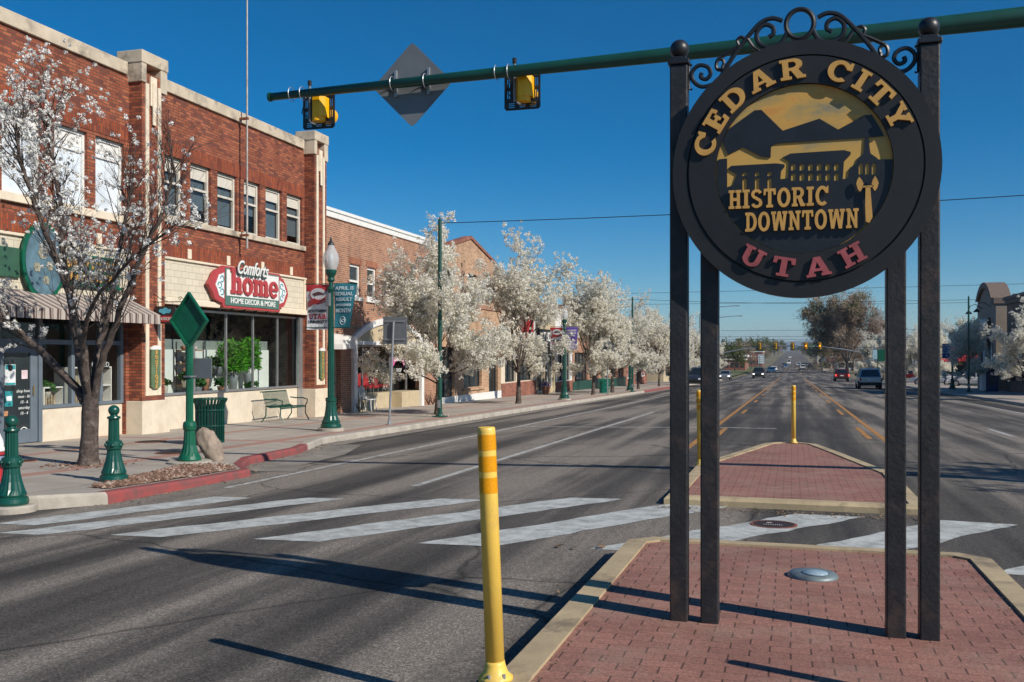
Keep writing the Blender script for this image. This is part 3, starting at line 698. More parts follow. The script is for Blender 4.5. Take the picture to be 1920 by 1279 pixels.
# lower town silhouette: hall, long roofed building, spire; window holes show the gold behind
def wins(x0, x1, n, y0, y1, w): return [[sp(a - w, y0), sp(a + w, y0), sp(a + w, y1), sp(a - w, y1)] for a in [x0 + (x1 - x0) * k / (n - 1) for k in range(n)]]
town = [(205, 690)] + [(222, 680), (258, 676), (258, 800), (285, 790), (300, 745), (262, 722), (275, 708), (470, 697), (505, 702), (505, 712), (490, 730), (487, 765), (520, 762), (525, 690), (495, 672), (530, 655), (760, 640), (790, 648), (788, 660), (760, 690), (755, 765), (778, 762), (782, 725), (800, 705), (812, 700), (820, 675), (845, 655), (850, 590), (838, 520), (850, 492), (862, 492), (866, 590), (872, 640), (875, 655), (900, 672), (908, 680), (968, 680)]
top_ = [sp(*p) for p in town]
low = [(IR * math.cos(R(a)), IR * math.sin(R(a))) for a in (2, -8, -18, -28, -36)]
low2 = [sp(878, 935), sp(840, 975), sp(790, 1018), sp(735, 1050)]
low3 = [(IR * math.cos(R(a)), IR * math.sin(R(a))) for a in (-78, -90, -102, -115, -130, -145, -160, -172)]
outer = clip_disc([top_[0]] + top_[1:] + low + low2 + low3)
holes = wins(333, 441, 3, 762, 812, 9) + wins(333, 441, 3, 735, 752, 9) + wins(543, 728, 6, 742, 772, 10) + wins(543, 728, 6, 700, 728, 10) + [[sp(a - 9, 745), sp(a + 9, 745), sp(a + 9, 705), sp(a, 692), sp(a - 9, 705)] for a in (833, 861, 889)]
holes = [h for h in holes]
mb = MB(); mb.prism([outer] + holes, sf, dark0, .012); mb.build('town_silhouette', MAT['black'], t)
mb = MB()
for P in ([(852, 800), (872, 800), (882, 930), (868, 955), (853, 950), (850, 880)], [(838, 797), (886, 794), (886, 801), (838, 804)], [(816, 772), (825, 758), (835, 770), (843, 786), (838, 808), (828, 822), (818, 810), (812, 788)], [(884, 768), (893, 754), (902, 768), (908, 784), (902, 806), (892, 819), (883, 806), (878, 786)]):
    mb.prism([[sp(*p) for p in P]], sf, .027, .034)
mb.build('gold_street_lamp_emblem', MAT['gold'], t)
# lettering, raised on the black
mb = MB()
def on_arc(mb, ch, ang, r0, h, wsc, d0, d1, bottom=False):
    w, lp = GL[ch]
    a = R(ang)
    def f(u, v, d):
        uu = (u - w / 2) * h * wsc
        vv = v * h
        if not bottom: x = math.sin(a) * (r0 + vv) + math.cos(a) * uu; z = math.cos(a) * (r0 + vv) - math.sin(a) * uu
        else:
            x = math.sin(a) * (r0 - vv) + math.cos(a) * uu; z = -math.cos(a) * (r0 - vv) + math.sin(a) * uu
        return sf(x, z, d)
    mb.prism(lp, f, d0, d1)
for ch, a in zip('CEDAR', (-73, -58, -42, -24, -5.5)): on_arc(mb, ch, a, .492, .112, 1.25, .028, .046)
mb.build('cedar_lettering', MAT['gold'], t); mb = MB()
for ch, a in zip('CITY', (20.5, 34, 47, 63)): on_arc(mb, ch, a, .492, .112, 1.22 if ch != 'I' else 1.1, .028, .046)
mb.build('city_lettering', MAT['gold'], t)
mb = MB()
glyph_word(mb, 'HISTORIC', lambda u, v, d: sf(-.395 + u, -.208 + v, d), .104, 1, .1, .02, .038, .53); mb.build('historic_lettering', MAT['gold'], t); mb = MB()
glyph_word(mb, 'DOWNTOWN', lambda u, v, d: sf(-.305 + u, -.338 + v, d), .106, 1, .1, .02, .038, .595)
mb.build('downtown_lettering', MAT['gold'], t)
mb = MB()
for ch, a in zip('UTAH', (-29, -10.5, 8.5, 28)): on_arc(mb, ch, a, .60, .105, 1.3, .028, .046, True)
mb.build('utah_lettering', MAT['rose'], t)
# scrollwork
def spiral(cx, cy, r0, r1, a0, a1, n=26): return [(cx + (r0 + (r1 - r0) * k / n) * math.cos(R(a0 + (a1 - a0) * k / n)), cy + (r0 + (r1 - r0) * k / n) * math.sin(R(a0 + (a1 - a0) * k / n))) for k in range(n + 1)]
def smoothline(P, n=6):
    out = []
    for i in range(len(P) - 1):
        p0, p1, p2, p3 = P[max(i - 1, 0)], P[i], P[i + 1], P[min(i + 2, len(P) - 1)]
        for k in range(n):
            u = k / n
            out.append(tuple(.5 * (2 * p1[j] + (p2[j] - p0[j]) * u + (2 * p0[j] - 5 * p1[j] + 4 * p2[j] - p3[j]) * u * u + (3 * p1[j] - p0[j] - 3 * p2[j] + p3[j]) * u ** 3) for j in (0, 1)))
    return out + [P[-1]]
YB = 5.65
def sb(P): return [(SX - .012 + u, YB, SZ + v) for u, v in P]
mb = MB()
mb.tube(sb([(.075 * math.cos(R(a)), .842 + .083 * math.sin(R(a))) for a in range(0, 361, 12)]), .0145, 8)
for s_ in (-1, 1):
    F = lambda P: sb([(s_ * u, v) for u, v in P])
    # big curl beside the ring, running out along the arch to the rim
    mb.tube(F(smoothline([(.07, .80), (.10, .745), (.165, .722), (.225, .755), (.235, .815), (.195, .855), (.15, .838), (.145, .80), (.172, .782)])), .0135, 7)
    mb.tube(F(smoothline([(.095, .868), (.15, .888), (.215, .868), (.29, .79), (.36, .70), (.43, .59), (.455, .545)])), .0135, 7)
    mb.tube(F(smoothline([(.325, .735), (.345, .775), (.325, .797), (.30, .785)], 5)), .0105, 6)
    mb.tube(F(smoothline([(.29, .79), (.255, .735), (.215, .70), (.235, .665), (.275, .68)], 5)), .0105, 6)
    mb.tube(F(smoothline([(.315, .757), (.40, .712), (.455, .675), (.46, .63), (.43, .62), (.425, .645)], 5)), .0115, 6)
    mb.tube(F(smoothline([(.405, .60), (.47, .545), (.545, .53), (.595, .57), (.60, .62), (.56, .655), (.51, .64), (.495, .60), (.52, .572), (.55, .585), (.545, .61)], 5)), .0125, 7)
    mb.tube(F([(.60, .52), (.618, .52), (.618, .66), (.60, .66)]), .008, 6)
    mb.tube(F(smoothline([(.43, .62), (.42, .665), (.45, .69)], 5)), .0105, 6)
mb.build('scrollwork', MAT['black'], t)

# ------------------------------------------------------------------ yellow delineator posts
def delineator(x, y, z, label):
    t = thing('delineator_post', label, 'delineator post', (x, y, z), 'yellow delineator posts on the islands')
    c = (x, y, z)
    mb = MB(); mb.lathe(c, [(.0445, .03), (.0425, 1.15), (.041, 1.167), (.036, 1.172), (.03, 1.16)], 28); smoothed(mb).build('tube', MAT['yellow'], t)
    for k, zz in enumerate((.90, 1.0, 1.1)):
        q = MB(); q.lathe(c, [(.0442, zz - .036), (.0436, zz + .036)], 28, 0, (0, 0), False); smoothed(q).build('reflective_band', MAT['amber'], t)
    mb = MB(); mb.lathe(c, [(.082, -.005), (.082, .012), (.072, .02), (.056, .04), (.048, .07), (.0455, .085)], 28, .12, (0, .03)); smoothed(mb).build('base', MAT['yellow'], t)
    for a in (-100, -35, 30, 110): q = MB(); q.cyl((x + .064 * math.cos(R(a)), y + .064 * math.sin(R(a)), z + .012), (x + .064 * math.cos(R(a)), y + .064 * math.sin(R(a)), z + .034), .009, None, 8); q.build('anchor_bolt', MAT['grey'], t)
    return t
d = delineator(-1.325, 4.27, gz(4.29) + .153, 'tall yellow delineator post nearest the camera on the kerb')
d.rotation_euler = (R(-.8), R(-2.5), 0)
delineator(1.41, 4.28, gz(4.28) + .153, 'yellow delineator post on the right kerb of the near island')
d = delineator(-1.375, 15.25, gz(15.25) + .098, 'yellow delineator post half hidden behind the left sign posts')
d.rotation_euler = (0, R(-1.2), 0)
delineator(.03, 20.42, gz(20.42) + .098, 'yellow delineator post at the far tip of the small island')
# ------------------------------------------------------------------ buildings
def facade(mb, X, y0, y1, z0, z1, openings, depth=.22, sgn=1):
    """street face at x = X with real recessed openings (ya, yb, za, zb)"""
    ys = sorted({y0, y1} | {o[0] for o in openings} | {o[1] for o in openings})
    zs = sorted({z0, z1} | {o[2] for o in openings} | {o[3] for o in openings})
    for a, b_ in zip(ys, ys[1:]):
        for c, d in zip(zs, zs[1:]):
            my, mz = (a + b_) / 2, (c + d) / 2
            if any(o[0] < my < o[1] and o[2] < mz < o[3] for o in openings): continue
            mb.face([(X, a, c), (X, b_, c), (X, b_, d), (X, a, d)])
    for (a, b_, c, d) in openings:
        q = X - depth * sgn
        for P in (((a, c), (b_, c)), ((b_, c), (b_, d)), ((b_, d), (a, d)), ((a, d), (a, c))):
            mb.face([(X, P[0][0], P[0][1]), (X, P[1][0], P[1][1]), (q, P[1][0], P[1][1]), (q, P[0][0], P[0][1])])
def shell(mb, X, y0, y1, z0, z1, depth=14, sgn=1):
    """sides, back and roof behind a facade"""
    q = X - depth * sgn
    mb.face([(X, y0, z0), (q, y0, z0), (q, y0, z1), (X, y0, z1)]); mb.face([(X, y1, z0), (X, y1, z1), (q, y1, z1), (q, y1, z0)])
    mb.face([(q, y0, z0), (q, y1, z0), (q, y1, z1), (q, y0, z1)]); mb.face([(X, y0, z1 - .3), (X, y1, z1 - .3), (q, y1, z1 - .3), (q, y0, z1 - .3)])
def window(parent, X, y0, y1, z0, z1, fm, pm, fw=.06, splits=(), mull=(), rec=.16, sgn=1, panel=None, name='window'):
    """frame with pane child; splits = heights of cross bars, mull = y of uprights"""
    x0, x1 = X - sgn * rec, X - sgn * (rec - .07)
    a, b_ = min(x0, x1), max(x0, x1)
    mb = MB(); e = .002
    mb.box(a, b_, y0 + e, y0 + fw, z0 + e, z1 - e); mb.box(a, b_, y1 - fw, y1 - e, z0 + e, z1 - e)
    mb.box(a + .001, b_ - .001, y0 + fw, y1 - fw, z0 + e, z0 + fw); mb.box(a + .001, b_ - .001, y0 + fw, y1 - fw, z1 - fw, z1 - e)
    for z in splits: mb.box(a + .004, b_ - .004, y0 + fw, y1 - fw, z - fw * .4, z + fw * .4)
    for y in mull: mb.box(a + .006, b_ - .006, y - fw * .45, y + fw * .45, z0 + fw, z1 - fw)
    w = mb.build(name, fm, parent)
    xm = X - sgn * (rec - .02)
    mb = MB()
    top = z1 - fw if panel is None else panel
    mb.face([(xm, y0 + fw * .5, z0 + fw * .5), (xm, y1 - fw * .5, z0 + fw * .5), (xm, y1 - fw * .5, top), (xm, y0 + fw * .5, top)])
    mb.build('pane', pm, w)
    if panel is not None:
        mb = MB(); mb.box(min(xm, xm + .01 * sgn), max(xm, xm + .01 * sgn), y0 + fw * .5, y1 - fw * .5, panel, z1 - fw * .5); mb.build('blank_panel', fm, w)
    return w
BX = -15.1
MAT['blind'] = M('grey_blind', (.16, .2, .23), .7, 0, .1, 3)
g20 = gz(20)
# ---- corner block: two bays between pilasters
b1 = thing('brick_building', 'two storey red brick corner building with cream pilaster strips', 'building', (BX, 21, gz(21)))
WL = [(15.5, 16.55, 4.85, 6.55), (16.92, 17.92, 4.85, 6.55), (18.18, 19.15, 4.85, 6.55), (14.1, 15.15, 4.85, 6.55)]
WR = [(20.58, 21.42, 5.08, 6.62), (21.74, 22.66, 5.08, 6.62), (22.97, 23.93, 5.08, 6.62), (24.3, 25.15, 5.08, 6.62), (25.48, 26.42, 5.08, 6.62), (26.74, 27.7, 5.08, 6.62)]
SHL = (13.2, 19.2, -.3, 2.85); SHR = (20.25, 27.78, -.4, 2.86)
mb = MB(); facade(mb, BX, 13, 28.75, gz(28) - .4, 8.2, WL + WR + [SHL, SHR]); shell(mb, BX, 13, 28.75, gz(28) - .4, 8.2)
wall = mb.build('wall', MAT['brickA'], b1)
mb = MB()
for (y0, y1) in ((13.4, 19.3), (20.3, 27.85)): mb.box(BX + .002, BX + .012, y0, y1, 6.63, 6.98)
for (y0, y1) in ((13.4, 19.3), (20.3, 27.85)): mb.box(BX + .002, BX + .012, y0, y1, 4.06, 4.45)
mb.build('soldier_course', MAT['brickAs'], b1)
mb = MB()
for (y0, y1) in ((13, 19.2), (20.3, 27.74)): mb.bbox(BX - .35, BX + .07, y0, y1, 8.2, 8.5, .015)
mb.build('coping', MAT['coping'], b1)
mb = MB(); mb.bbox(BX - .18, BX + .09, 13.4, 19.3, 4.68, 4.85, .01); mb.build('window_sill', MAT['cream'], b1)
mb = MB(); mb.bbox(BX - .18, BX + .08, 20.3, 27.83, 4.93, 5.08, .01); mb.build('window_sill', MAT['coping'], b1)
for i, w in enumerate(WL): window(b1, BX, *w, MAT['white'], MAT['panewhite'], .07, (6.12,), (), .15, panel=6.2)
for i, w in enumerate(WR):
    wn_ = window(b1, BX, *w, MAT['offwhite'], MAT['glass'], .075, (5.98,), (), .15, panel=6.25)
    bot = 5.12 + (.0, .35, .1, .55, .05, .25)[i]; q = MB(); xq = BX - .21
    for k in range(int((6.25 - bot) / .05)): q.face([(xq, w[0] + .03, bot + .05 * k), (xq, w[1] - .03, bot + .05 * k), (xq + .02, w[1] - .03, bot + .05 * k + .044), (xq + .02, w[0] + .03, bot + .05 * k + .044)])
    q.build('blind', MAT['blind'], wn_, recalc=False)
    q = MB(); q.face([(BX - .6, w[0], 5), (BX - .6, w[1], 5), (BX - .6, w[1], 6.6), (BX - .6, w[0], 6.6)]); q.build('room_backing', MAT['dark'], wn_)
def pilaster(y0, y1):
    xf = BX + .36
    mb = MB(); mb.box(BX + .001, xf, y0, y1, .5, 8.3); p = mb.build('pilaster', MAT['brickA'], b1)
    w = y1 - y0; s0, s1 = y0 + w * .13, y0 + w * .66
    mb = MB()
    for s_ in (s0, s1): mb.box(xf + .001, xf + .03, s_, s_ + .12, 1.75 if False else .62, 8.05)
    mb.box(xf + .001, xf + .035, s0 + .17, s1 - .05, 7.55, 8.25); mb.box(xf + .036, xf + .06, (s0 + s1) / 2 + .0, (s0 + s1) / 2 + .12, 7.1, 8.1)
    mb.box(xf + .002, xf + .022, s0 + .13, s1 - .01, .62, .8)
    mb.build('cream_strip', MAT['cream'], p)
    mb = MB(); mb.bbox(BX - .3, xf + .06, y0 - .07, y1 + .07, 8.5, 8.8, .02)
    mb.bbox(BX - .28, xf + .04, y0 - .05, y0 + .13, 8.05, 8.5, .015); mb.bbox(BX - .28, xf + .04, y1 - .2, y1 + .05, 7.95, 8.5, .015); mb.build('capital', MAT['coping'], p)
    mb = MB(); mb.bbox(BX - .2, xf + .09, y0 - .1, y1 + .08, gz(y1) - .2, .5, .012); mb.build('plinth', MAT['stucco'], p)
pilaster(19.32, 20.18); pilaster(27.85, 28.68)
# small cream tiles in the soldier band
for y in (14.6, 16.4, 18.2, 21.6, 23.4, 25.2, 26.9): mb = MB(); mb.box(BX + .013, BX + .028, y, y + .16, 4.1, 4.35); mb.build('accent_tile', MAT['cream'], b1)
# shingled fascias over the shop fronts
def shingles(name):
    m, t_, b = newmat(name); p = pos(t_); sx = nd(t_, 'ShaderNodeSeparateXYZ'); t_.links.new(p, sx.inputs[0])
    cb = nd(t_, 'ShaderNodeCombineXYZ'); t_.links.new(sx.outputs[1], cb.inputs[0]); t_.links.new(sx.outputs[2], cb.inputs[1])
    br = nd(t_, 'ShaderNodeTexBrick'); t_.links.new(cb.outputs[0], br.inputs['Vector'])
    for k, v in (('Scale', 1), ('Brick Width', .3), ('Row Height', .17), ('Mortar Size', .007)): br.inputs[k].default_value = v
    br.inputs['Color1'].default_value = (.66, .59, .45, 1); br.inputs['Color2'].default_value = (.58, .52, .40, 1); br.inputs['Mortar'].default_value = (.44, .39, .31, 1)
    t_.links.new(br.outputs[0], b.inputs['Base Color']); b.inputs['Roughness'].default_value = .8
    bumpto(t_, b, math_(t_, 'SUBTRACT', 1, br.outputs['Fac']), .5, .01); return m
MAT['shingle'] = shingles('cream_shingle')
mb = MB(); mb.box(BX + .002, BX + .05, 20.3, 27.8, 3.02, 4.0); mb.build('fascia', MAT['shingle'], b1)
mb = MB(); mb.bbox(BX + .001, BX + .13, 20.3, 27.82, 2.87, 3.02, .01); mb.bbox(BX + .001, BX + .11, 20.3, 27.82, 4.0, 4.06, .01); mb.box(BX + .001, BX + .09, 27.68, 27.8, 3.021, 3.999); mb.build('fascia_trim', MAT['cream'], b1)
mb = MB(); mb.box(BX + .002, BX + .05, 13.2, 19.28, 2.86, 4.0); mb.build('fascia', MAT['shingle'], b1)
mb = MB(); mb.bbox(BX + .001, BX + .11, 13.2, 19.28, 4.0, 4.06, .01); mb.build('fascia_trim', MAT['cream'], b1)
# right bay shop window
mb = MB(); mb.box(BX - .9, BX - .12, 20.25, 27.78, gz(28) - .3, .56); mb.build('stall_riser', MAT['stucco'], b1)
mb = MB(); mb.bbox(BX - .2, BX - .07, 20.26, 27.77, .56, .62, .008); mb.build('window_sill', MAT['silver'], b1)
sw = MB()
for y in (20.3, 22.12, 23.62, 25.02, 26.42, 27.68): sw.box(BX - .19, BX - .13, y - .025, y + .025, .62, 2.74)
sw.box(BX - .188, BX - .132, 20.26, 27.77, 2.74, 2.8)
sh = sw.build('shop_window', MAT['silver'], b1)
mb = MB(); mb.face([(BX - .16, 20.28, .62), (BX - .16, 27.76, .62), (BX - .16, 27.76, 2.75), (BX - .16, 20.28, 2.75)]); mb.build('glass', MAT['glass'], sh)
mb = MB(); mb.box(BX - .1, BX - .02, 27.6, 27.78, gz(28) - .1, 2.8); mb.build('corner_post', MAT['silver'], b1)
# interior of that shop: floor, ceiling, walls, pale partition
mb = MB(); mb.box(-21, BX - .2, 20.26, 27.77, .3, .5); mb.build('display_floor', MAT['wood'], b1)
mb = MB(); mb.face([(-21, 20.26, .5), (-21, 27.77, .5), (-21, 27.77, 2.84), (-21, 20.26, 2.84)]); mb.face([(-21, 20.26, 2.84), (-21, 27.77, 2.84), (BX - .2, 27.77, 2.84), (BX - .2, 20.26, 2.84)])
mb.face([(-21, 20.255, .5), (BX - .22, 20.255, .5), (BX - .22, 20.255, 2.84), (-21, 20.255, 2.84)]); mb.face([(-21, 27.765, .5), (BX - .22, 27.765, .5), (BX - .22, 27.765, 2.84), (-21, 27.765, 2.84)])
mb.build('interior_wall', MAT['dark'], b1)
mb = MB(); mb.box(-16.2, -16.1, 20.3, 27.35, .5, 1.74); mb.build('display_partition', MAT['room'], b1)
mb = MB(); mb.box(-16.24, -16.15, 20.3, 27.35, 1.741, 2.02); mb.build('partition_band', M('grey_green_band', (.20, .24, .22), .8), b1)
# left bay shop front
mb = MB(); mb.box(BX - .9, BX - .1, 16.62, 19.2, gz(20) - .3, .46); mb.build('stall_riser', MAT['stucco'], b1)
mb = MB(); mb.box(BX - .9, BX - .1, 13.2, 15.36, gz(20) - .3, .46); mb.build('stall_riser', MAT['stucco'], b1)
gf = MB()
for y in (13.25, 14.3, 15.42, 16.6, 17.55, 18.45, 19.15): gf.box(BX - .16, BX - .06, y - .05, y + .05, .46 if y > 16.7 else gz(16), 2.5)
gf.box(BX - .158, BX - .062, 13.2, 19.19, 1.82, 1.92); gf.box(BX - .158, BX - .062, 13.2, 19.19, 2.5, 2.84); gf.box(BX - .157, BX - .063, 16.65, 19.19, .46, .53)
sf_ = gf.build('shop_window', MAT['greyframe'], b1)
mb = MB(); mb.face([(BX - .11, 16.62, .5), (BX - .11, 19.18, .5), (BX - .11, 19.18, 2.5), (BX - .11, 16.62, 2.5)]); mb.face([(BX - .11, 13.2, 1.9), (BX - .11, 16.6, 1.9), (BX - .11, 16.6, 2.5), (BX - .11, 13.2, 2.5)]); mb.face([(BX - .11, 13.2, .46), (BX - .11, 15.4, .46), (BX - .11, 15.4, 1.85), (BX - .11, 13.2, 1.85)]); mb.build('glass', MAT['glass'], sf_)
mb = MB(); mb.box(-20, BX - .2, 13.2, 19.2, -.6, -.25); mb.build('interior_floor', MAT['wood'], b1)
mb = MB(); mb.face([(-19, 13.2, -.25), (-19, 19.2, -.25), (-19, 19.2, 2.84), (-19, 13.2, 2.84)]); mb.face([(-19, 19.195, -.25), (BX - .2, 19.195, -.25), (BX - .2, 19.195, 2.84), (-19, 19.195, 2.84)]); mb.face([(-19, 13.2, 2.84), (-19, 19.2, 2.84), (BX - .2, 19.2, 2.84), (BX - .2, 13.2, 2.84)]); mb.face([(-19, 13.21, -.3), (BX - .2, 13.21, -.3), (BX - .2, 13.21, 2.84), (-19, 13.21, 2.84)])
mb.build('interior_wall', M('dim_shop_wall', (.07, .085, .08), .9), b1)
# door with posters
dx = BX - .1
mb = MB()
for (a, b_, c, d) in ((15.47, 15.66, gz(16) + .01, 1.82), (16.36, 16.55, gz(16) + .01, 1.82), (15.661, 16.359, 1.64, 1.819), (15.661, 16.359, gz(16) + .011, .06)): mb.box(dx - .06, dx - .001, a, b_, c, d)
dr = mb.build('shop_door', MAT['greyframe'], b1)
mb = MB(); mb.face([(dx - .03, 15.65, .05), (dx - .03, 16.37, .05), (dx - .03, 16.37, 1.65), (dx - .03, 15.65, 1.65)]); mb.build('pane', MAT['pane'], dr)
mb = MB(); mb.cyl((dx + .03, 16.42, .75), (dx + .03, 16.42, .95), .012); mb.build('handle', M('brass', (.5, .33, .1), .3, .8), dr)
def card(y0, y1, z0, z1, m, parent, name='poster', x=None):
    x = dx - .022 if x is None else x
    q = MB(); q.box(x - .002, x + .004, y0, y1, z0, z1); return q.build(name, m, parent)
MAT['paper'] = M('paper', (.72, .74, .74), .7); MAT['teal'] = M('teal_print', (.03, .28, .30), .6); MAT['pink'] = M('pink_print', (.6, .3, .36), .6); MAT['chalk'] = M('window_lettering', (.7, .72, .7), .7)
p = card(15.7, 15.98, .98, 1.4, MAT['paper'], dr); q = MB(); q.box(dx - .017, dx - .014, 15.71, 15.97, 1.3, 1.39); q.box(dx - .017, dx - .014, 15.71, 15.97, .985, 1.03)
q.build('teal_strip', MAT['teal'], dr)
q = MB(); q.prism([[(15.84 + .065 * math.cos(a / 3), 1.33 + .065 * math.sin(a / 3)) for a in range(18)]], lambda u, v, d: (dx - .013 + d, u, v), 0, .003); q.build('round_badge', MAT['darkframe'], dr)
card(16.14, 16.3, 1.1, 1.28, M('pink_card', (.7, .55, .58), .7), dr)
p = card(15.7, 15.9, .55, .86, MAT['teal'], dr); card(15.73, 15.87, .66, .76, MAT['paper'], dr, 'poster', dx - .014)
card(15.68, 15.78, .36, .46, M('orange_card', (.5, .25, .12), .7), dr)
q = MB(); q.prism([[(16.2 + .12 * math.cos(k / 4), -.02 + .13 * math.sin(k / 4)) for k in range(25)], [(16.2 + .1 * math.cos(k / 4), -.02 + .11 * math.sin(k / 4)) for k in range(25)]], lambda u, v, d: (dx - .02 + d, u, v), 0, .003)
q.box(dx - .02, dx - .016, 16.13, 16.27, -.05, .01); q.build('round_sticker', MAT['paper'], dr)
q = MB()
for k, s_ in enumerate(('shop hours', 'mon - fri', '10 - 6', 'saturday', '10 - 4')): text(q, s_, lambda u, v, d: (dx - .02 + d, u, v), 16.2, .85 - .115 * k, .09, extrude=.002, shear=.2)
q.build('door_lettering', MAT['chalk'], dr)
# striped awning
def stripes(name):
    m, t_, b = newmat(name); p = pos(t_); sx = nd(t_, 'ShaderNodeSeparateXYZ'); t_.links.new(p, sx.inputs[0])
    u = math_(t_, 'FRACT', math_(t_, 'MULTIPLY', sx.outputs[1], 4.6))
    c = ramp(t_, u, [(0, (.44, .385, .33)), (.28, (.44, .385, .33)), (.31, (.09, .055, .05)), (.54, (.09, .055, .05)), (.57, (.36, .30, .25)), (.68, (.36, .30, .25)), (.70, (.14, .1, .09)), (.80, (.14, .1, .09)), (.83, (.44, .385, .33))])
    t_.links.new(c, b.inputs['Base Color']); b.inputs['Roughness'].default_value = .85; return m
MAT['stripe'] = stripes('striped_canvas')
aw = MB(); ax = BX + .95
aw.face([(BX + .07, 13.2, 2.92), (BX + .07, 19.22, 2.92), (ax, 19.22, 2.52), (ax, 13.2, 2.52)])
Nv = 60
for k in range(Nv):
    a, b_ = 13.2 + 6.02 * k / Nv, 13.2 + 6.02 * (k + 1) / Nv
    w0, w1 = .012 * math.sin(k * 1.3), .012 * math.sin((k + 1) * 1.3)
    aw.face([(ax, a, 2.52), (ax, b_, 2.52), (ax + w1, b_, 2.31), (ax + w0, a, 2.31)])
aw.face([(BX + .07, 19.22, 2.92), (ax, 19.22, 2.52), (ax, 19.22, 2.32), (BX + .07, 19.22, 2.32)])
a_ = aw.build('striped_awning', MAT['stripe'], b1, recalc=False)
mb = MB(); mb.tube([(BX + .1, 13.2, 2.5), (ax - .02, 13.2, 2.5), (ax - .02, 19.2, 2.5), (BX + .1, 19.2, 2.5)], .015, 6); mb.build('awning_frame', MAT['darkframe'], a_)

# shop contents
def potted(x, y, z, pr, ph, spread, hgt, n, leaf, pot, label, mat='plantdark', name='potted_plant'):
    t = thing(name, label, 'plant', (x, y, z), 'plants in the shop window')
    mb = MB(); mb.lathe((x, y, z), [(pr * .7, 0), (pr, ph * .9), (pr * 1.08, ph), (pr * .95, ph), (pr * .9, ph * .9)], 18); smoothed(mb).build('pot', pot, t)
    mb = MB(); rnd = random.Random(int(y * 100))
    for k in range(n):
        a = rnd.random() * 6.283; e = rnd.random() ** .7; hh = hgt * rnd.uniform(.15, 1)
        bx, by, bz_ = x + math.cos(a) * spread * e, y + math.sin(a) * spread * e, z + ph + hh * (1 - .5 * e * rnd.random())
        d = Vector((rnd.gauss(0, 1), rnd.gauss(0, 1), rnd.gauss(0, .5))).normalized() * leaf; w_ = Vector((rnd.gauss(0, 1), rnd.gauss(0, 1), rnd.gauss(0, 1))).cross(d).normalized() * leaf * (.28 if leaf < .145 or mat == 'plantdark' else .13)
        c = Vector((bx, by, bz_)); mb.face([c - d * .5, c + w_, c + d * .5, c - w_])
    mb.build('foliage', MAT[mat], t)
    if hgt > .8:
        mb = MB()
        for k in range(7):
            a = k * .9; mb.tube([(x + .03 * math.cos(a), y + .03 * math.sin(a), z + ph * .8), (x + spread * .4 * math.cos(a), y + spread * .4 * math.sin(a), z + ph + hgt * .5), (x + spread * .7 * math.cos(a), y + spread * .7 * math.sin(a), z + ph + hgt * .85)], .008, 4)
        mb.build('stem', MAT['twig'], t)
    return t
potm = M('grey_pot', (.22, .25, .26), .6); pott = M('terracotta_pot', (.35, .17, .1), .8); potw = M('cream_pot', (.55, .52, .45), .6); potd = M('dark_pot', (.03, .035, .04), .5)
potted(-15.72, 24.7, .5, .15, .5, .42, 1.05, 1700, .17, potm, 'tall feathery bright green plant in the shop window, left of the two', 'plant')
potted(-15.78, 25.6, .5, .13, .55, .4, 1.1, 1400, .17, potm, 'tall feathery bright green plant in a grey vase right of its twin', 'plant')
potted(-15.65, 20.8, .5, .12, .2, .22, .28, 160, .12, potd, 'low plant in a dark pot at the left end of the shop window')
potted(-15.65, 21.35, .5, .13, .28, .2, .25, 160, .12, potw, 'bushy plant in a cream pot beside the dark potted one')
potted(-15.6, 22.75, .5, .14, .22, .24, .3, 200, .16, potm, 'broad leaved plant in a grey bowl below the metal shelf')
potted(-15.7, 22.4, .72, .11, .18, .18, .25, 140, .15, potw, 'spider plant in a cream pot on a low stand')
potted(-15.75, 23.9, 1.0, .2, .25, .3, .3, 220, .16, potm, 'trailing plant in a wide grey bowl behind the second window bar')
potted(-15.7, 23.3, .5, .12, .45, .22, .3, 160, .13, pott, 'leafy plant in a tall terracotta pot in the shop window')
potted(-15.6, 25.5, .5, .16, .12, .22, .18, 160, .1, potd, 'low green fern in a shallow dish below the tall plants')
potted(-15.6, 23.95, .5, .13, .2, .2, .25, 130, .12, pott, 'small fern in a terracotta pot under the wide grey bowl')
t = thing('display_shelf', 'black metal shelf with wooden boards in the home shop window', 'shelf', (-15.85, 22.8, .5))
mb = MB()
for x in (-16.0, -15.7):
    for y in (22.4, 23.2): mb.box(x - .012, x + .012, y - .012, y + .012, .5, 1.95)
mb.build('frame', MAT['darkframe'], t)
for z in (.75, 1.05, 1.35, 1.7): mb = MB(); mb.box(-16.01, -15.69, 22.39, 23.21, z, z + .03); mb.build('shelf_board', MAT['wood'], t)
k = 0
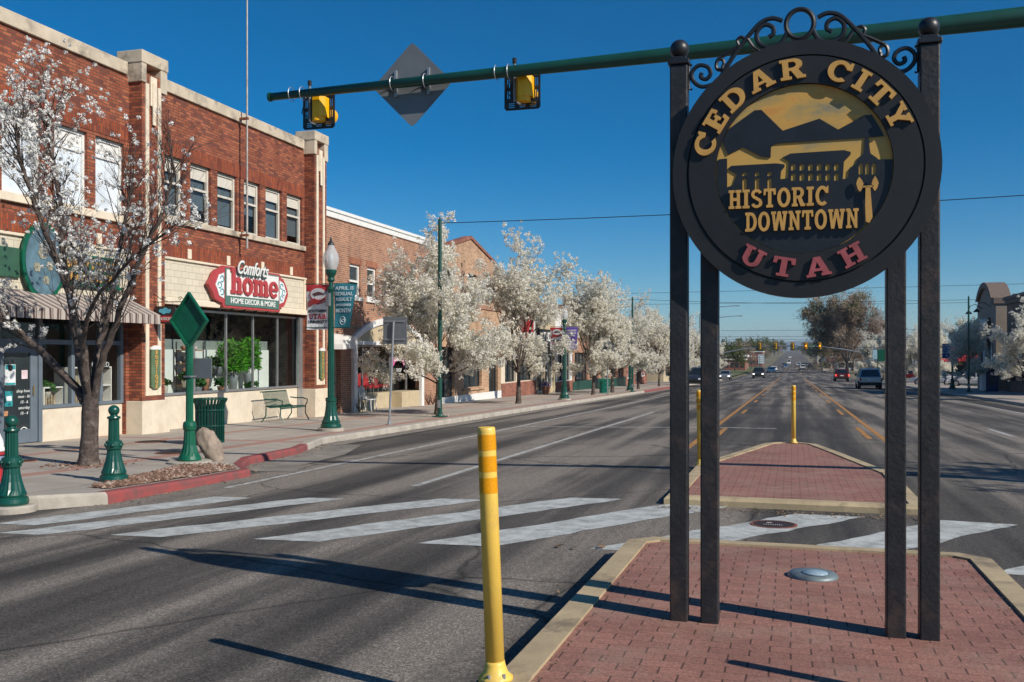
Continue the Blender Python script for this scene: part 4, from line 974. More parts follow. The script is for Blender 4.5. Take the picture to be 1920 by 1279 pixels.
for z, items in ((1.73, ((22.6, .14, .12), (22.95, .12, .1))), (1.38, ((22.55, .1, .2), (22.8, .14, .14), (23.08, .08, .16))), (1.08, ((22.6, .09, .18), (23.0, .13, .1))), (.78, ((22.6, .12, .15), (22.9, .1, .12)))):
    for (y, r_, h_) in items:
        k += 1
        c = (-15.85, y, z); t = thing('vase' if k % 2 else 'basket', ['round woven basket', 'narrow pale vase', 'small dark jar', 'squat wooden bowl', 'white ribbed vase', 'round brown basket', 'tall grey jar', 'low tan bowl', 'dark green pot'][k - 1] + ' on the black shelf in the shop window, ' + ['top board', 'top board', 'second board left', 'second board middle', 'second board right', 'third board left', 'third board right', 'lowest board left', 'lowest board right'][k - 1], 'vase' if k % 2 else 'basket', c, 'goods on the shop shelf')
        mb = MB(); mb.lathe(c, [(r_ * .7, 0), (r_, h_ * .4), (r_ * .9, h_ * .8), (r_ * .6, h_), (r_ * .5, h_ * .95)], 14); smoothed(mb).build('body', [pott, potw, potd, MAT['wood'], potw, pott, potm, MAT['wood'], potd][k - 1], t)
def framed(y, z, w_, h_, lab):
    t = thing('framed_print', lab, 'picture', (-16.09, y, z)); mb = MB(); mb.box(-16.099, -16.075, y - w_ / 2, y + w_ / 2, z, z + h_); mb.build('frame', MAT['offwhite'], t)
    mb = MB(); rnd = random.Random(int(y * 10))
    for k in range(14):
        cx_, cz_ = y + rnd.uniform(-.4, .4) * w_, z + h_ * rnd.uniform(.12, .88); r_ = rnd.uniform(.02, .05)
        mb.prism([[(cx_ + r_ * math.cos(a), cz_ + r_ * 1.3 * math.sin(a)) for a in (0, 1, 2, 3, 4, 5.2)]], lambda u, v, d: (-16.074 + d, u, v), 0, .002)
    mb.build('print', M('leaf_print', (.16, .2, .1), .7, 0, .7, 20), t)
framed(21.0, 1.2, .5, .55, 'botanical print with white ground leaning left in the shop window'); framed(21.6, 1.1, .45, .6, 'botanical print right of the other leaf print')
# contents of the left shop
t = thing('mannequin', 'dress form with a beige linen jacket behind the grey shop window', 'mannequin', (-15.7, 16.85, -.25))
mb = MB(); mb.lathe((-15.7, 16.85, -.25), [(.2, .8), (.24, 1.0), (.2, 1.35), (.26, 1.62), (.24, 1.78), (.08, 1.86), (.06, 1.98)], 20); smoothed(mb).build('jacket', M('beige_linen', (.33, .26, .15), .9, 0, .15, 9), t)
mb = MB(); mb.cyl((-15.7, 16.85, -.25), (-15.7, 16.85, .6), .02); mb.lathe((-15.7, 16.85, -.25), [(.2, 0), (.2, .03)], 16); mb.build('stand', MAT['darkframe'], t)
def cube_shelf(y, n, lab):
    t = thing('cube_shelf', lab, 'shelf', (-15.7, y, -.25)); mb = MB()
    for k in range(n + 1): mb.box(-15.85, -15.45, y - .29, y + .29, .45 + .42 * k, .48 + .42 * k)
    for s_ in (-.3, .27): mb.box(-15.851, -15.449, y + s_, y + s_ + .03, -.25, .48 + .42 * n)
    mb.build('carcase', MAT['white'], t); mb = MB(); rnd = random.Random(int(y * 7))
    for k in range(n):
        for j in range(5): mb.box(-15.8, -15.55, y - .22 + .08 * j, y - .17 + .08 * j, .481 + .42 * k, .481 + .42 * k + rnd.uniform(.1, .3))
    mb.build('goods', M('shelf_goods', (.35, .27, .18), .7, 0, .6, 9), t)
cube_shelf(17.3, 1, 'low white cube shelf left of the bare tree trunk'); cube_shelf(18.05, 2, 'tall white cube shelf directly behind the bare pear trunk'); cube_shelf(18.85, 2, 'white cube shelf right of the pear trunk')
potted(-15.6, 17.25, .65, .09, .14, .17, .25, 140, .12, potw, 'small green plant in a white pot on the low cube shelf')
t = thing('shop_notice', 'dark CLOSED notice hanging in the grey framed window', 'sign', (BX - .3, 18.7, 1.35)); mb = MB(); mb.box(BX - .32, BX - .3, 18.4, 19.0, 1.25, 1.48); mb.build('panel', MAT['darkframe'], t)
mb = MB(); text(mb, 'CLOSED', lambda u, v, d: (BX - .297 + d, u, v), 18.7, 1.365, .16, extrude=.003); mb.build('lettering', MAT['chalk'], t)

# flagpole on the facade
t = thing('flagpole', 'tall thin weathered flagpole fixed to the brick facade', 'flagpole', (BX + .3, 23.97, 4.6))
mb = MB(); mb.tube([(BX + .3, 23.97, 4.6), (BX + .3, 23.97, 13.2)], [.035, .022], 10); mb.build('pole', M('flagpole_steel', (.36, .33, .30), .5, .3, .3, 3, 0, (.25, .1, .05), .6), t)
for z in (4.95, 8.25): mb = MB(); mb.box(BX + .08, BX + .34, 23.93, 24.01, z, z + .06); mb.build('bracket', MAT['rust'], t)

# ---- wall signs
def yz(x): return lambda u, v, d: (x + d, u, v)
t = thing('shop_sign', 'red and white home decor shop sign above the big window', 'sign', (BX + .1, 24.4, 3.45), None)
O = [(-2.15, -.42), (-2.3, -.2), (-2.5, 0), (-2.3, .2), (-2.15, .42), (-1.95, .5), (-1.75, .56), (-1.7, .62), (1.7, .62), (1.78, .5), (1.95, .46), (2.1, .3), (2.22, .12), (2.28, -.04), (2.2, -.2), (2.08, -.38), (1.95, -.5), (1.75, -.52), (1.7, -.68), (-1.7, -.68), (-1.75, -.54), (-1.95, -.5)]
ssx = lambda P, k=1, dy=0: [(24.42 + u * k, 3.49 + v + dy) for u, v in P]
mb = MB(); mb.prism([ssx(O)], yz(BX + .12), 0, .1); mb.build('red_back_board', M('red_sign_paint', (.42, .055, .06), .5, 0, .12, 3), t)
mb = MB(); mb.prism([[(24.42 + u, 3.49 + v) for u, v in ((-1.62, -.6), (1.62, -.6), (1.62, .56), (-1.62, .56))]], yz(BX + .221), 0, .02); mb.build('green_border', M('green_sign_paint', (.08, .17, .14), .5, 0, .1, 3), t)
mb = MB(); mb.prism([[(24.42 + u, 3.49 + v) for u, v in ((-1.57, -.3), (1.57, -.3), (1.57, .51), (-1.57, .51))]], yz(BX + .242), 0, .01); mb.build('white_panel', MAT['white'], t)
for s_ in (-1, 1):
    mb = MB(); mb.prism([[(24.42 + s_ * u, 3.49 + v) for u, v in ((1.68, -.4), (1.95, -.32), (2.05, -.12), (2.14, 0), (2.05, .14), (1.95, .32), (1.68, .4))]], yz(BX + .221), 0, .012); mb.build('side_panel', MAT['paper'], t)
mb = MB()
for s_ in (-1, 1):
    for (a, b_) in ((1.8, .2), (1.8, -.2), (1.93, 0)):
        mb.tube([(BX + .236, 24.42 + s_ * (a + .09 * math.cos(q / 3)), 3.49 + b_ + .09 * math.sin(q / 3)) for q in range(17)], .017, 5)
mb.build('scroll_ornament', MAT['teal'], t)
mb = MB(); glyph_word(mb, 'home', lambda u, v, d: (BX + .253 + d, 23.03 + u, 3.27 + v * (.95)), .82, 1, .06, 0, .05, 2.85); mb.build('home_lettering', M('red_letter', (.40, .05, .055), .5, 0, .1, 3), t)
mb = MB(); text(mb, 'HOME DECOR & MORE', yz(BX + .242), 24.42, 3.04, .24, extrude=.008, width=2.7, bold=.004); mb.build('tagline_lettering', MAT['white'], t)
mb = MB(); text(mb, 'Comforts', yz(BX + .30), 24.2, 4.08, .62, extrude=.012, shear=.45, width=1.85, bold=.03); mb.build('script_shadow', M('script_green', (.06, .13, .12), .5), t)
mb = MB(); text(mb, 'Comforts', yz(BX + .326), 24.17, 4.1, .62, extrude=.012, shear=.45, width=1.85, bold=.004); mb.build('script_lettering', MAT['white'], t)
for y in (22.7, 23.4, 24.1, 24.8, 25.5, 26.2): mb = MB(); mb.box(BX + .05, BX + .14, y - .025, y + .025, 2.72, 2.84); mb.build('mounting_clip', MAT['darkframe'], t)
t.scale = (1, .88, .88)
t = thing('flower_shop_sign', 'green wall sign with gold lettering and a blue shield over the awning', 'sign', (BX + .1, 17, 3.4))
mb = MB()
shield = lambda k: [(16.42 + k * .6 * math.sin(a * .21), 3.55 + k * .8 * math.cos(a * .21) * (1. if math.cos(a * .21) > 0 else 1.04) - (.1 * k if a == 15 else 0)) for a in range(30)]
mb.prism([shield(1.0)], yz(BX + .14), 0, .06)
mb.build('shield_border', MAT['green2'], t)
mb = MB(); mb.prism([shield(.87)], yz(BX + .201), 0, .012); mb.build('blue_field', M('pale_blue_board', (.09, .16, .20), .6, 0, .4, 4), t)
mb = MB()
for (cy_, cz_, r_) in ((16.35, 3.7, .13), (16.55, 3.45, .1), (16.2, 3.4, .1), (16.45, 3.15, .09)):
    for k in range(6): mb.prism([[(cy_ + r_ * .6 * math.cos(k * 1.05) + r_ * .45 * math.cos(a), cz_ + r_ * .6 * math.sin(k * 1.05) + r_ * .45 * math.sin(a)) for a in (0, 1, 2, 3, 4, 5.2)]], yz(BX + .214 + .002 * k), 0, .0018)
mb.build('painted_flowers', M('flower_paint', (.3, .28, .2), .6, 0, .5, 6), t)
mb = MB(); mb.bbox(BX + .06, BX + .12, 17.0, 18.85, 3.15, 3.75, .01); mb.bbox(BX + .06, BX + .12, 13.4, 15.85, 3.15, 3.75, .01); mb.build('name_board', M('dark_green_board', (.035, .10, .06), .55, 0, .2, 3), t)
mb = MB(); text(mb, 'BERRY FLORAL', yz(BX + .121), 17.95, 3.58, .26, extrude=.012, width=1.7, bold=.006); text(mb, 'Handmade Gifts', yz(BX + .121), 17.95, 3.3, .25, extrude=.012, width=1.65, bold=.006); mb.build('gold_lettering', MAT['gold'], t)
mb = MB(); mb.bbox(BX + .06, BX + .15, 17.0, 18.92, 3.09, 3.15, .008); mb.bbox(BX + .06, BX + .15, 17.0, 18.92, 3.75, 3.8, .008); mb.build('green_trim', MAT['green2'], t)

def vertical_sign(y, label, word, w=.34):
    x = BX + .395
    t = thing('vertical_sign', label, 'sign', (x, y, 1.2)); z0, z1 = .78, 1.72
    mb = MB(); mb.prism([[(y - w / 2, z0 + .06), (y - w / 4, z0), (y + w / 4, z0), (y + w / 2, z0 + .06), (y + w / 2, z1), (y - w / 2, z1)]], yz(x), 0, .04); mb.build('board', M('sage_green_board', (.11, .17, .09), .6, 0, .2, 4), t)
    mb = MB(); mb.prism([[(y - w / 2 - .02, z1), (y + w / 2 + .02, z1), (y + w / 2 + .02, z1 + .05), (y + .05, z1 + .1), (y - .05, z1 + .1), (y - w / 2 - .02, z1 + .05)]], yz(x), .001, .05); mb.build('white_cap', MAT['white'], t)
    mb = MB()
    for k, ch in enumerate(word): text(mb, ch, yz(x + .041), y, z1 - .07 - (z1 - z0 - .12) * k / (len(word) - 1), .13, extrude=.008, bold=.004)
    mb.build('lettering', MAT['gold'], t)
vertical_sign(19.75, 'narrow green BOUTIQUE sign on the pilaster left of the shop window', 'BOUTIQUE')
vertical_sign(28.28, 'narrow green EMPORIUM sign on the pilaster behind the lamp post', 'EMPORIUM', .3)
t = thing('hanging_sign', 'small dark hanging sign with a red BOUTIQUE panel on a scroll bracket', 'sign', (BX + .4, 19.75, 2.9))
xz = lambda u, v, d: (u, 19.75 - d, v)
mb = MB(); mb.box(-14.68, -14.13, 19.73, 19.77, 2.34, 2.76); mb.build('panel', M('dark_brown_board', (.03, .022, .02), .6), t)
mb = MB(); mb.box(-14.64, -14.17, 19.724, 19.728, 2.38, 2.53); mb.build('red_panel', MAT['red'], t)
mb = MB(); text(mb, 'BOUTIQUE', xz, -14.405, 2.455, .1, extrude=.003, width=.42); 
for v in mb.v: pass
mb.v = [(a, b_ - .0275, c) for a, b_, c in mb.v]; mb.build('lettering', MAT['white'], t)
mb = MB(); mb.prism([[(-14.405 + .17 * math.cos(a * .5), 2.645 + .065 * math.sin(a * .5) * (1.3 if a % 2 else .8)) for a in range(12)]], xz, .021, .03); mb.build('blue_emblem', M('blue_emblem_paint', (.1, .42, .55), .5), t)
mb = MB(); mb.tube([(-14.74, 19.75, 2.86), (-13.95, 19.75, 2.86)], .012, 6); mb.tube([(-14.74 + .0, 19.75, 3.05)] + [(-14.7 + .35 * k / 8, 19.75, 3.05 - .17 * math.sin(k / 8 * 1.57)) for k in range(9)], .009, 6)
for cx_ in (-14.0, -14.45): mb.tube([(cx_ + (.06 - .004 * k) * math.cos(k * .6), 19.75, 2.93 + (.06 - .004 * k) * math.sin(k * .6)) for k in range(13)], .008, 5)
for x in (-14.6, -14.2): mb.tube([(x, 19.75, 2.86), (x, 19.75, 2.76)], .006, 5)
mb.build('bracket', MAT['black'], t)
# ---- second building: lower, orange brick, white coping, arched barber shop front
b2 = thing('brick_building', 'lower orange brick building with white coping and an arched barber shop front', 'building', (BX, 34, gz(34)))
W2 = [(31.15, 32.05, 3.68, 4.85), (32.62, 33.45, 3.68, 4.85), (34.15, 34.95, 3.68, 4.85), (35.5, 36.1, 3.68, 4.85), (36.7, 37.4, 3.68, 4.85)]
G2 = gz(34)
ARX0, ARX1 = 31.35, 38.0
OPN = (ARX0 + .1, ARX1 - .1, gz(40) - .3, 2.02)
DOOR = (29.55, 30.45, gz(30), 1.75)
mb = MB(); facade(mb, BX, 28.77, 39.7, gz(40) - .4, 6.28, W2 + [OPN, DOOR]); shell(mb, BX, 28.77, 39.7, gz(40) - .4, 6.28, 12); mb.build('wall', MAT['brickB'], b2)
mb = MB()
for w in W2: mb.box(BX + .002, BX + .01, w[0] - .1, w[1] + .1, 4.87, 5.1)
mb.build('soldier_course', MAT['brickBs'], b2)
mb = MB(); mb.bbox(BX - .3, BX + .06, 28.8, 39.75, 6.28, 6.6, .015); mb.bbox(BX + .061, BX + .1, 28.8, 39.75, 6.48, 6.6, .01); mb.build('coping', MAT['white'], b2)
for w in W2:
    window(b2, BX, *w, MAT['white'], MAT['pane'], .09, (4.25,), (), .14)
    mb = MB(); mb.bbox(BX - .13, BX + .07, w[0] - .12, w[1] + .12, w[2] - .14, w[2], .008); mb.build('window_sill', MAT['white'], b2)
# arch surround
def arcpts(y0, y1, zs, zc, n=22):
    w = (y1 - y0) / 2; h = zc - zs; rad = (w * w + h * h) / (2 * h); c = (y0 + y1) / 2; a = math.asin(w / rad)
    return [(c + rad * math.sin(-a + 2 * a * k / n), zc - rad + rad * math.cos(-a + 2 * a * k / n)) for k in range(n + 1)]
A0 = arcpts(ARX0 - .06, ARX1 + .06, 2.25, 3.02); A1 = arcpts(ARX0 + .22, ARX1 - .22, 2.16, 2.80)
mb = MB(); mb.prism([[(ARX0 - .06, G2 - .1)] + A0 + [(ARX1 + .06, G2 - .1), (ARX1 - .22, G2 - .1)] + A1[::-1] + [(ARX0 + .22, G2 - .1)]], yz(BX + .001), 0, .12); mb.build('arch_surround', MAT['white'], b2)
mb = MB(); mb.prism([[(ARX0 + .2, 2.1)] + A1 + [(ARX1 - .2, 2.1)]], yz(BX + .001), 0, .04); mb.build('arch_infill', MAT['stucco2'], b2)
mb = MB(); mb.box(BX - .05, BX + .1, ARX0 + .221, ARX1 - .221, 1.96, 2.099); mb.build('transom_bar', MAT['white'], b2)
xr = BX - .55
fr = MB()
for y in (31.6, 32.75, 33.4, 36.0, 37.75): fr.box(xr - .06, xr, y - .035, y + .035, .12, 1.96)
fr.box(xr - .059, xr - .001, 31.6, 37.75, 1.9, 1.959)
fr_ = fr.build('shop_window', MAT['silver'], b2)
mb = MB(); mb.face([(xr - .03, 31.6, .1), (xr - .03, 33.4, .1), (xr - .03, 33.4, 1.93), (xr - .03, 31.6, 1.93)]); mb.face([(xr - .03, 33.4, .1), (xr - .03, 37.75, .1), (xr - .03, 37.75, 1.93), (xr - .03, 33.4, 1.93)]); mb.build('glass', MAT['glass'], fr_)
mb = MB(); mb.bbox(xr - .3, BX + .02, 31.58, 33.2, G2 - .2, .1, .02); mb.bbox(xr - .3, xr + .12, 33.2, 35.9, G2 - .2, .1, .02); mb.bbox(xr - .3, BX + .02, 35.9, 37.77, G2 - .2, .1, .02); mb.build('stall_riser', MAT['stucco2'], b2)
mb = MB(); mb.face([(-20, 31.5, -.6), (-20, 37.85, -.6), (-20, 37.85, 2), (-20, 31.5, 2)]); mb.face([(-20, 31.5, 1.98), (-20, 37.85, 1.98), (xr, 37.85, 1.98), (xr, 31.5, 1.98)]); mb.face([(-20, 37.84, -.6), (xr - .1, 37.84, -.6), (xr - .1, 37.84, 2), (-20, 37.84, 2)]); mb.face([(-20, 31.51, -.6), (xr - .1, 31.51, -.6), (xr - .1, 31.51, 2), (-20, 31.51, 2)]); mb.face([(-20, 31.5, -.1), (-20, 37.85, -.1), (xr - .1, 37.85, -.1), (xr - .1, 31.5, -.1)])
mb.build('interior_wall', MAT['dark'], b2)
mb = MB()
for k in range(26):
    a = k / 26 * 6.283; mb.box(xr - .02, xr - .017, 32.25 + .36 * math.cos(a) - .04, 32.25 + .36 * math.cos(a) + .04, 1.05 + .5 * math.sin(a) - .035, 1.05 + .5 * math.sin(a) + .035)
text(mb, 'Salon', lambda u, v, d: (xr - .02 + d, u, v), 32.25, 1.05, .3, extrude=.003, shear=.4, width=.55); mb.build('wreath_window_lettering', MAT['chalk'], fr_)
mb = MB(); mb.prism([[(36.35, 1.1), (36.6, 1.3), (36.95, 1.38), (37.3, 1.3), (37.5, 1.1), (37.5, 1.5), (36.35, 1.5)]], lambda u, v, d: (xr - .022 + d, u, v), 0, .003); mb.build('pink_window_lettering', M('pink_window_paint', (.55, .12, .28), .6), fr_)
mb = MB(); text(mb, 'BARBER', lambda u, v, d: (xr - .018 + d, u, v), 36.92, 1.42, .26, extrude=.003, width=.95, bold=.006); text(mb, 'SHOP', lambda u, v, d: (xr - .02 + d, u, v), 36.95, .95, .22, extrude=.003)
mb.build('barber_window_lettering', MAT['chalk'], fr_)
for i, y in enumerate((34.9, 35.6, 36.5)):
    t = thing('waiting_chair', ['red waiting chair', 'red waiting chair', 'red waiting chair'][i] + [' furthest left behind the barber shop glass', ' in the middle of three behind the barber shop glass', ' furthest right behind the barber shop glass'][i], 'chair', (-16.3, y, -.1), 'red chairs in the barber shop')
    mb = MB(); mb.bbox(-16.55, -16.05, y - .25, y + .25, .25, .38, .03); mb.build('seat', MAT['red'], t)
    mb = MB(); mb.bbox(-16.62, -16.52, y - .25, y + .25, .3, .85, .03); mb.build('backrest', MAT['red'], t)
    mb = MB(); mb.tube([(-16.1, y - .22, -.1), (-16.1, y - .22, .3), (-16.5, y - .22, .3), (-16.5, y - .22, -.1)], .015, 5); mb.build('leg_frame', MAT['grey'], t)
    mb = MB(); mb.tube([(-16.1, y + .22, -.1), (-16.1, y + .22, .3), (-16.5, y + .22, .3), (-16.5, y + .22, -.1)], .015, 5); mb.build('leg_frame', MAT['grey'], t)
dr = MB(); dr.box(BX - .2, BX - .15, 29.57, 30.43, gz(30) + .01, 1.74); d_ = dr.build('side_door', M('tan_door_paint', (.36, .28, .2), .6), b2)
mb = MB(); mb.cyl((BX - .14, 30.3, .6), (BX - .1, 30.3, .6), .03); mb.build('door_knob', MAT['grey'], d_)
mb = MB()
for k in range(9):
    a0, a1 = math.pi * k / 9, math.pi * (k + 1) / 9
    f = lambda a, r, x: (x, 30.0 + r * math.cos(a), 1.78 + r * .95 * math.sin(a))
    mb.face([f(a0, .58, BX + .03), f(a1, .58, BX + .03), f(a1, .5, BX + .55), f(a0, .5, BX + .55)])
    mb.face([f(a0, .5, BX + .55), f(a1, .5, BX + .55), (BX + .6, 30, 1.8), (BX + .6, 30, 1.8)][:3])
mb.build('door_canopy', MAT['white'], b2, recalc=False)
t = thing('barber_pole', 'striped barber pole on the brick wall behind the grey sign post', 'barber pole', (BX + .15, 38.55, 1.3))
MAT['barber'] = newmat('barber_stripes')[0]
_t = MAT['barber'].node_tree; _b = _t.nodes['Principled BSDF']; _p = pos(_t); _s = nd(_t, 'ShaderNodeSeparateXYZ'); _t.links.new(_p, _s.inputs[0])
_u = math_(_t, 'FRACT', math_(_t, 'ADD', math_(_t, 'MULTIPLY', _s.outputs[2], 4.2), math_(_t, 'MULTIPLY', _s.outputs[1], 3.)))
_t.links.new(ramp(_t, _u, [(0, (.75, .75, .72)), (.45, (.75, .75, .72)), (.47, (.03, .04, .12)), (.95, (.03, .04, .12)), (.97, (.75, .75, .72))]), _b.inputs['Base Color'])
mb = MB(); mb.lathe((BX + .17, 38.55, 1.0), [(.1, 0), (.1, .8)], 18); mb.build('striped_cylinder', MAT['barber'], t)
mb = MB(); mb.lathe((BX + .17, 38.55, 1.8), [(.12, 0), (.12, .05), (.08, .12), (.03, .16)], 16); mb.build('cap', MAT['silver'], t)
mb = MB(); mb.lathe((BX + .17, 38.55, .84), [(.03, 0), (.08, .05), (.12, .1), (.12, .16)], 16); mb.build('base', MAT['silver'], t)
t = thing('garden_chair', 'white slatted garden chair outside the salon window', 'chair', (-14.75, 31.9, gz(32)))
c = Vector((-14.75, 31.95, gz(32)))
mb = MB(); mb.bbox(c.x - .22, c.x + .22, c.y - .24, c.y + .24, c.z + .42, c.z + .46, .01); mb.build('seat', MAT['white'], t)
mb = MB()
for k in range(6): mb.bar((c.x - .2 + .01 * k, c.y - .22 + .088 * k, c.z + .45), (c.x - .28, c.y - .2 + .08 * k, c.z + .88), .022)
mb.tube([(c.x - .2, c.y - .24, c.z + .45), (c.x - .28, c.y - .24, c.z + .8), (c.x - .29, c.y, c.z + .93), (c.x - .28, c.y + .24, c.z + .8), (c.x - .2, c.y + .24, c.z + .45)], .02, 6); mb.build('backrest', MAT['white'], t)
for sx_, sy_ in ((-1, -1), (1, -1), (-1, 1), (1, 1)): mb = MB(); mb.bar(c + Vector((.19 * sx_, .2 * sy_, .43)), c + Vector((.23 * sx_, .23 * sy_, 0)), .03); mb.build('leg', MAT['white'], t)
for k, y in enumerate((38.3, 38.75, 31.45)):
    x = -14.85; t = thing('bare_shrub', ['low bare shrub at the foot of the barber pole', 'thin bare shrub by the corner of the arched shop', 'bare climbing shrub at the left foot of the white arch'][k], 'shrub', (x, y, gz(y)))
    mb = MB(); rnd = random.Random(k)
    for j in range(16): a = rnd.random() * 6.28; mb.tube([(x, y, gz(y)), (x + .12 * math.cos(a), y + .12 * math.sin(a), gz(y) + .2), (x + .25 * math.cos(a) * rnd.random(), y + .3 * math.sin(a), gz(y) + rnd.uniform(.3, .6))], [.01, .007, .004], 4)
    mb.build('twigs', MAT['twig'], t)

# ---- generic street-front builder for the farther buildings of the left row
def row_building(y0, y1, top, label, wall_m, upper=(), ground=(), riser=None, riser_m=None, coping_m=None, gable=None, stucco=None, depth=12, door=None, name='shop_building', X=BX, sgn=1, fm='darkframe'):
    ym = (y0 + y1) / 2; zb = gz(y1) - .5; g = gz(ym)
    b = thing(name, label, 'building', (X, ym, g))
    ops = [(a, c, g + d, g + e) for a, c, d, e in list(upper) + list(ground)]
    mb = MB(); facade(mb, X, y0, y1, zb, top, ops, .25, sgn); shell(mb, X, y0, y1, zb, top, depth, sgn); mb.build('wall', MAT[wall_m], b)
    for k, o in enumerate(ops):
        gr = k >= len(upper)
        mu = [o[0] + (o[1] - o[0]) * j / max(1, round((o[1] - o[0]) / 1.3)) for j in range(1, max(1, round((o[1] - o[0]) / 1.3)))]
        window(b, X, *o, MAT[fm], MAT['pane'], .06, (o[2] + (o[3] - o[2]) * .8,) if gr else (), mu, .2, sgn, name='shop_window' if gr else 'window')
    if riser:
        mb = MB(); mb.bbox(min(X, X + sgn * .05) + (.001 if sgn > 0 else 0), max(X, X + sgn * .05), y0 + .02, y1 - .02, zb, g + riser, .008)
        mb.build('plinth', MAT[riser_m], b)
    if coping_m:
        mb = MB(); mb.bbox(X - .3 if sgn > 0 else X - .08, X + .08 if sgn > 0 else X + .3, y0 + .01, y1 - .01, top, top + .22, .015); mb.build('coping', MAT[coping_m], b)
    if gable:
        a, c, pk = gable; mb = MB(); mb.prism([[(a, top + .001), (c, top + .001), (c, top + .15), ((a + c) / 2, pk), (a, top + .15)]], yz(X - .31), 0, .3); mb.build('gable', MAT[wall_m], b)
        mb = MB(); mb.prism([[(a - .1, top + .16), ((a + c) / 2, pk + .005), (c + .1, top + .16), (c + .1, top + .3), ((a + c) / 2, pk + .16), (a - .1, top + .3)]], yz(X - .36), 0, .42); mb.build('gable_coping', MAT['brickD'], b)
    return b, g
b3, g3 = row_building(39.72, 49.6, 6.2, 'tan brick two storey building with a gabled parapet behind the blossom', 'brickC', [(40.5, 42.0, 5.0, 6.2), (44.2, 45.6, 5.0, 6.2), (47.0, 48.2, 5.0, 6.2)][:3], [(40.2, 42.2, .15, 2.6), (43.5, 46.3, .65, 2.65), (47.5, 49.1, .1, 2.4)], .32, 'white', None, (40.5, 48.6, 7.25))
mb = MB(); mb.bbox(BX + .001, BX + .09, 43.3, 46.5, g3 + .5, g3 + .62, .01); mb.build('window_sill', MAT['brickC'], b3)
mb = MB(); mb.box(BX + .002, BX + .05, 39.8, 49.5, g3 + 4.55, g3 + 4.75); mb.build('string_course', MAT['brickB'], b3)
b4, g4 = row_building(49.65, 57.0, 5.1, 'plain cream stucco fronted shop with dark windows and red brick riser', 'stucco', [], [(50.4, 52.6, .85, 2.7), (53.2, 56.2, .85, 2.7)], .8, 'brickD', 'offwhite')
mb = MB(); mb.bbox(BX + .001, BX + .3, 49.8, 56.9, g4 + 2.75, g4 + 2.95, .01); mb.build('canopy', MAT['brickD'], b4)
t = thing('blade_sign', 'red and white upright wall sign on the cream stucco front', 'sign', (BX + .4, 53.4, 3)); mb = MB(); mb.box(BX + .05, BX + .9, 53.35, 53.45, 2.2, 4.2); mb.build('panel', MAT['white'], t)
mb = MB(); mb.box(BX + .12, BX + .83, 53.34, 53.349, 2.9, 3.9); mb.prism([[(BX + .2, 2.3), (BX + .75, 2.3), (BX + .6, 2.8), (BX + .3, 2.8)]], lambda u, v, d: (u, 53.345 - d, v), 0, .004); mb.build('red_print', MAT['red'], t)
b5, g5 = row_building(57.05, 62.0, 4.6, 'narrow shop with tan timber posts and white framed glass door', 'stucco2', [], [(57.3, 59.0, .1, 3.0), (59.3, 61.7, .3, 3.0)], None, None, 'brickB', fm='white')
t = thing('shop_sign', 'dark fascia sign with white letters over the tan timber shop', 'sign', (BX + .1, 59.4, 3)); mb = MB(); mb.bbox(BX + .02, BX + .14, 57.3, 61.7, 2.2, 3.2, .01); mb.build('board', MAT['darkframe'], t)
mb = MB(); text(mb, 'STUDIO', yz(BX + .141), 59.5, 2.7, .8, extrude=.02, width=3.4, bold=.01); mb.build('lettering', MAT['white'], t)
b6, g6 = row_building(62.05, 67.2, 4.4, 'white pilastered shop with low red brick riser', 'white', [], [(62.7, 64.4, .75, 2.9), (64.9, 66.6, .75, 2.9)], .7, 'brickD', 'offwhite')
b7, g7 = row_building(67.25, 77.5, 5.2, 'deep orange brick building with a dark recessed porch', 'brickB', [(68.5, 69.5, 4.0, 5.4), (71, 72, 4.0, 5.4), (74, 75, 4.0, 5.4)], [(68.0, 72.6, .1, 2.8), (73.4, 76.8, .8, 2.8)], .7, 'armgreen', 'brickD')
b8, g8 = row_building(77.55, 90, 5.0, 'brick shop row with dark green risers beyond the blossom', 'brickB', [(79, 80.2, 3.9, 5.2), (82, 83.2, 3.9, 5.2), (86, 87.2, 3.9, 5.2)], [(78.2, 81.6, .8, 2.8), (82.4, 85.4, .8, 2.8), (86.2, 89.4, .8, 2.8)], .75, 'armgreen', 'brickD')
b9, g9 = row_building(90.05, 104, 3.4, 'single storey brick shop with white and red window posters', 'brickD', [], [(91, 95, .7, 2.7), (96, 99, .2, 2.7), (100, 103.4, .7, 2.7)], None, None, 'offwhite', fm='white')
for k, y in enumerate((92, 93.6, 100.8, 102.4)): q = MB(); q.box(BX - .17, BX - .165, y - .55, y + .55, g9 + 1.0, g9 + 2.3); q.build('window_poster', [MAT['red'], MAT['paper'], MAT['paper'], MAT['red']][k], b9)
b10, g10 = row_building(118, 136, 3.2, 'last low grey shop of the left row before the far crossing', 'stucco2', [], [(120, 125, .7, 2.7), (127, 133, .7, 2.7)], None, None, 'brickD')
t = thing('flower_tub', 'small terracotta tub of pink and blue flowers by the shop door', 'plant pot', (-14.6, 57.6, gz(57.6)))
c = (-14.6, 57.6, gz(57.6)); mb = MB(); mb.lathe(c, [(.2, 0), (.29, .42), (.31, .42), (.31, .47), (.27, .47)], 16); mb.build('pot', pott, t)
mb = MB(); rnd = random.Random(8)
for k in range(120):
    d = Vector((rnd.gauss(0, 1), rnd.gauss(0, 1), rnd.gauss(0, 1))).normalized(); p_ = Vector(c) + Vector((rnd.gauss(0, .12), rnd.gauss(0, .12), .5 + abs(rnd.gauss(0, .13)))); q = d.orthogonal().normalized(); w_ = d.cross(q); mb.face([p_ - q * .05, p_ + w_ * .05, p_ + q * .05, p_ - w_ * .05])
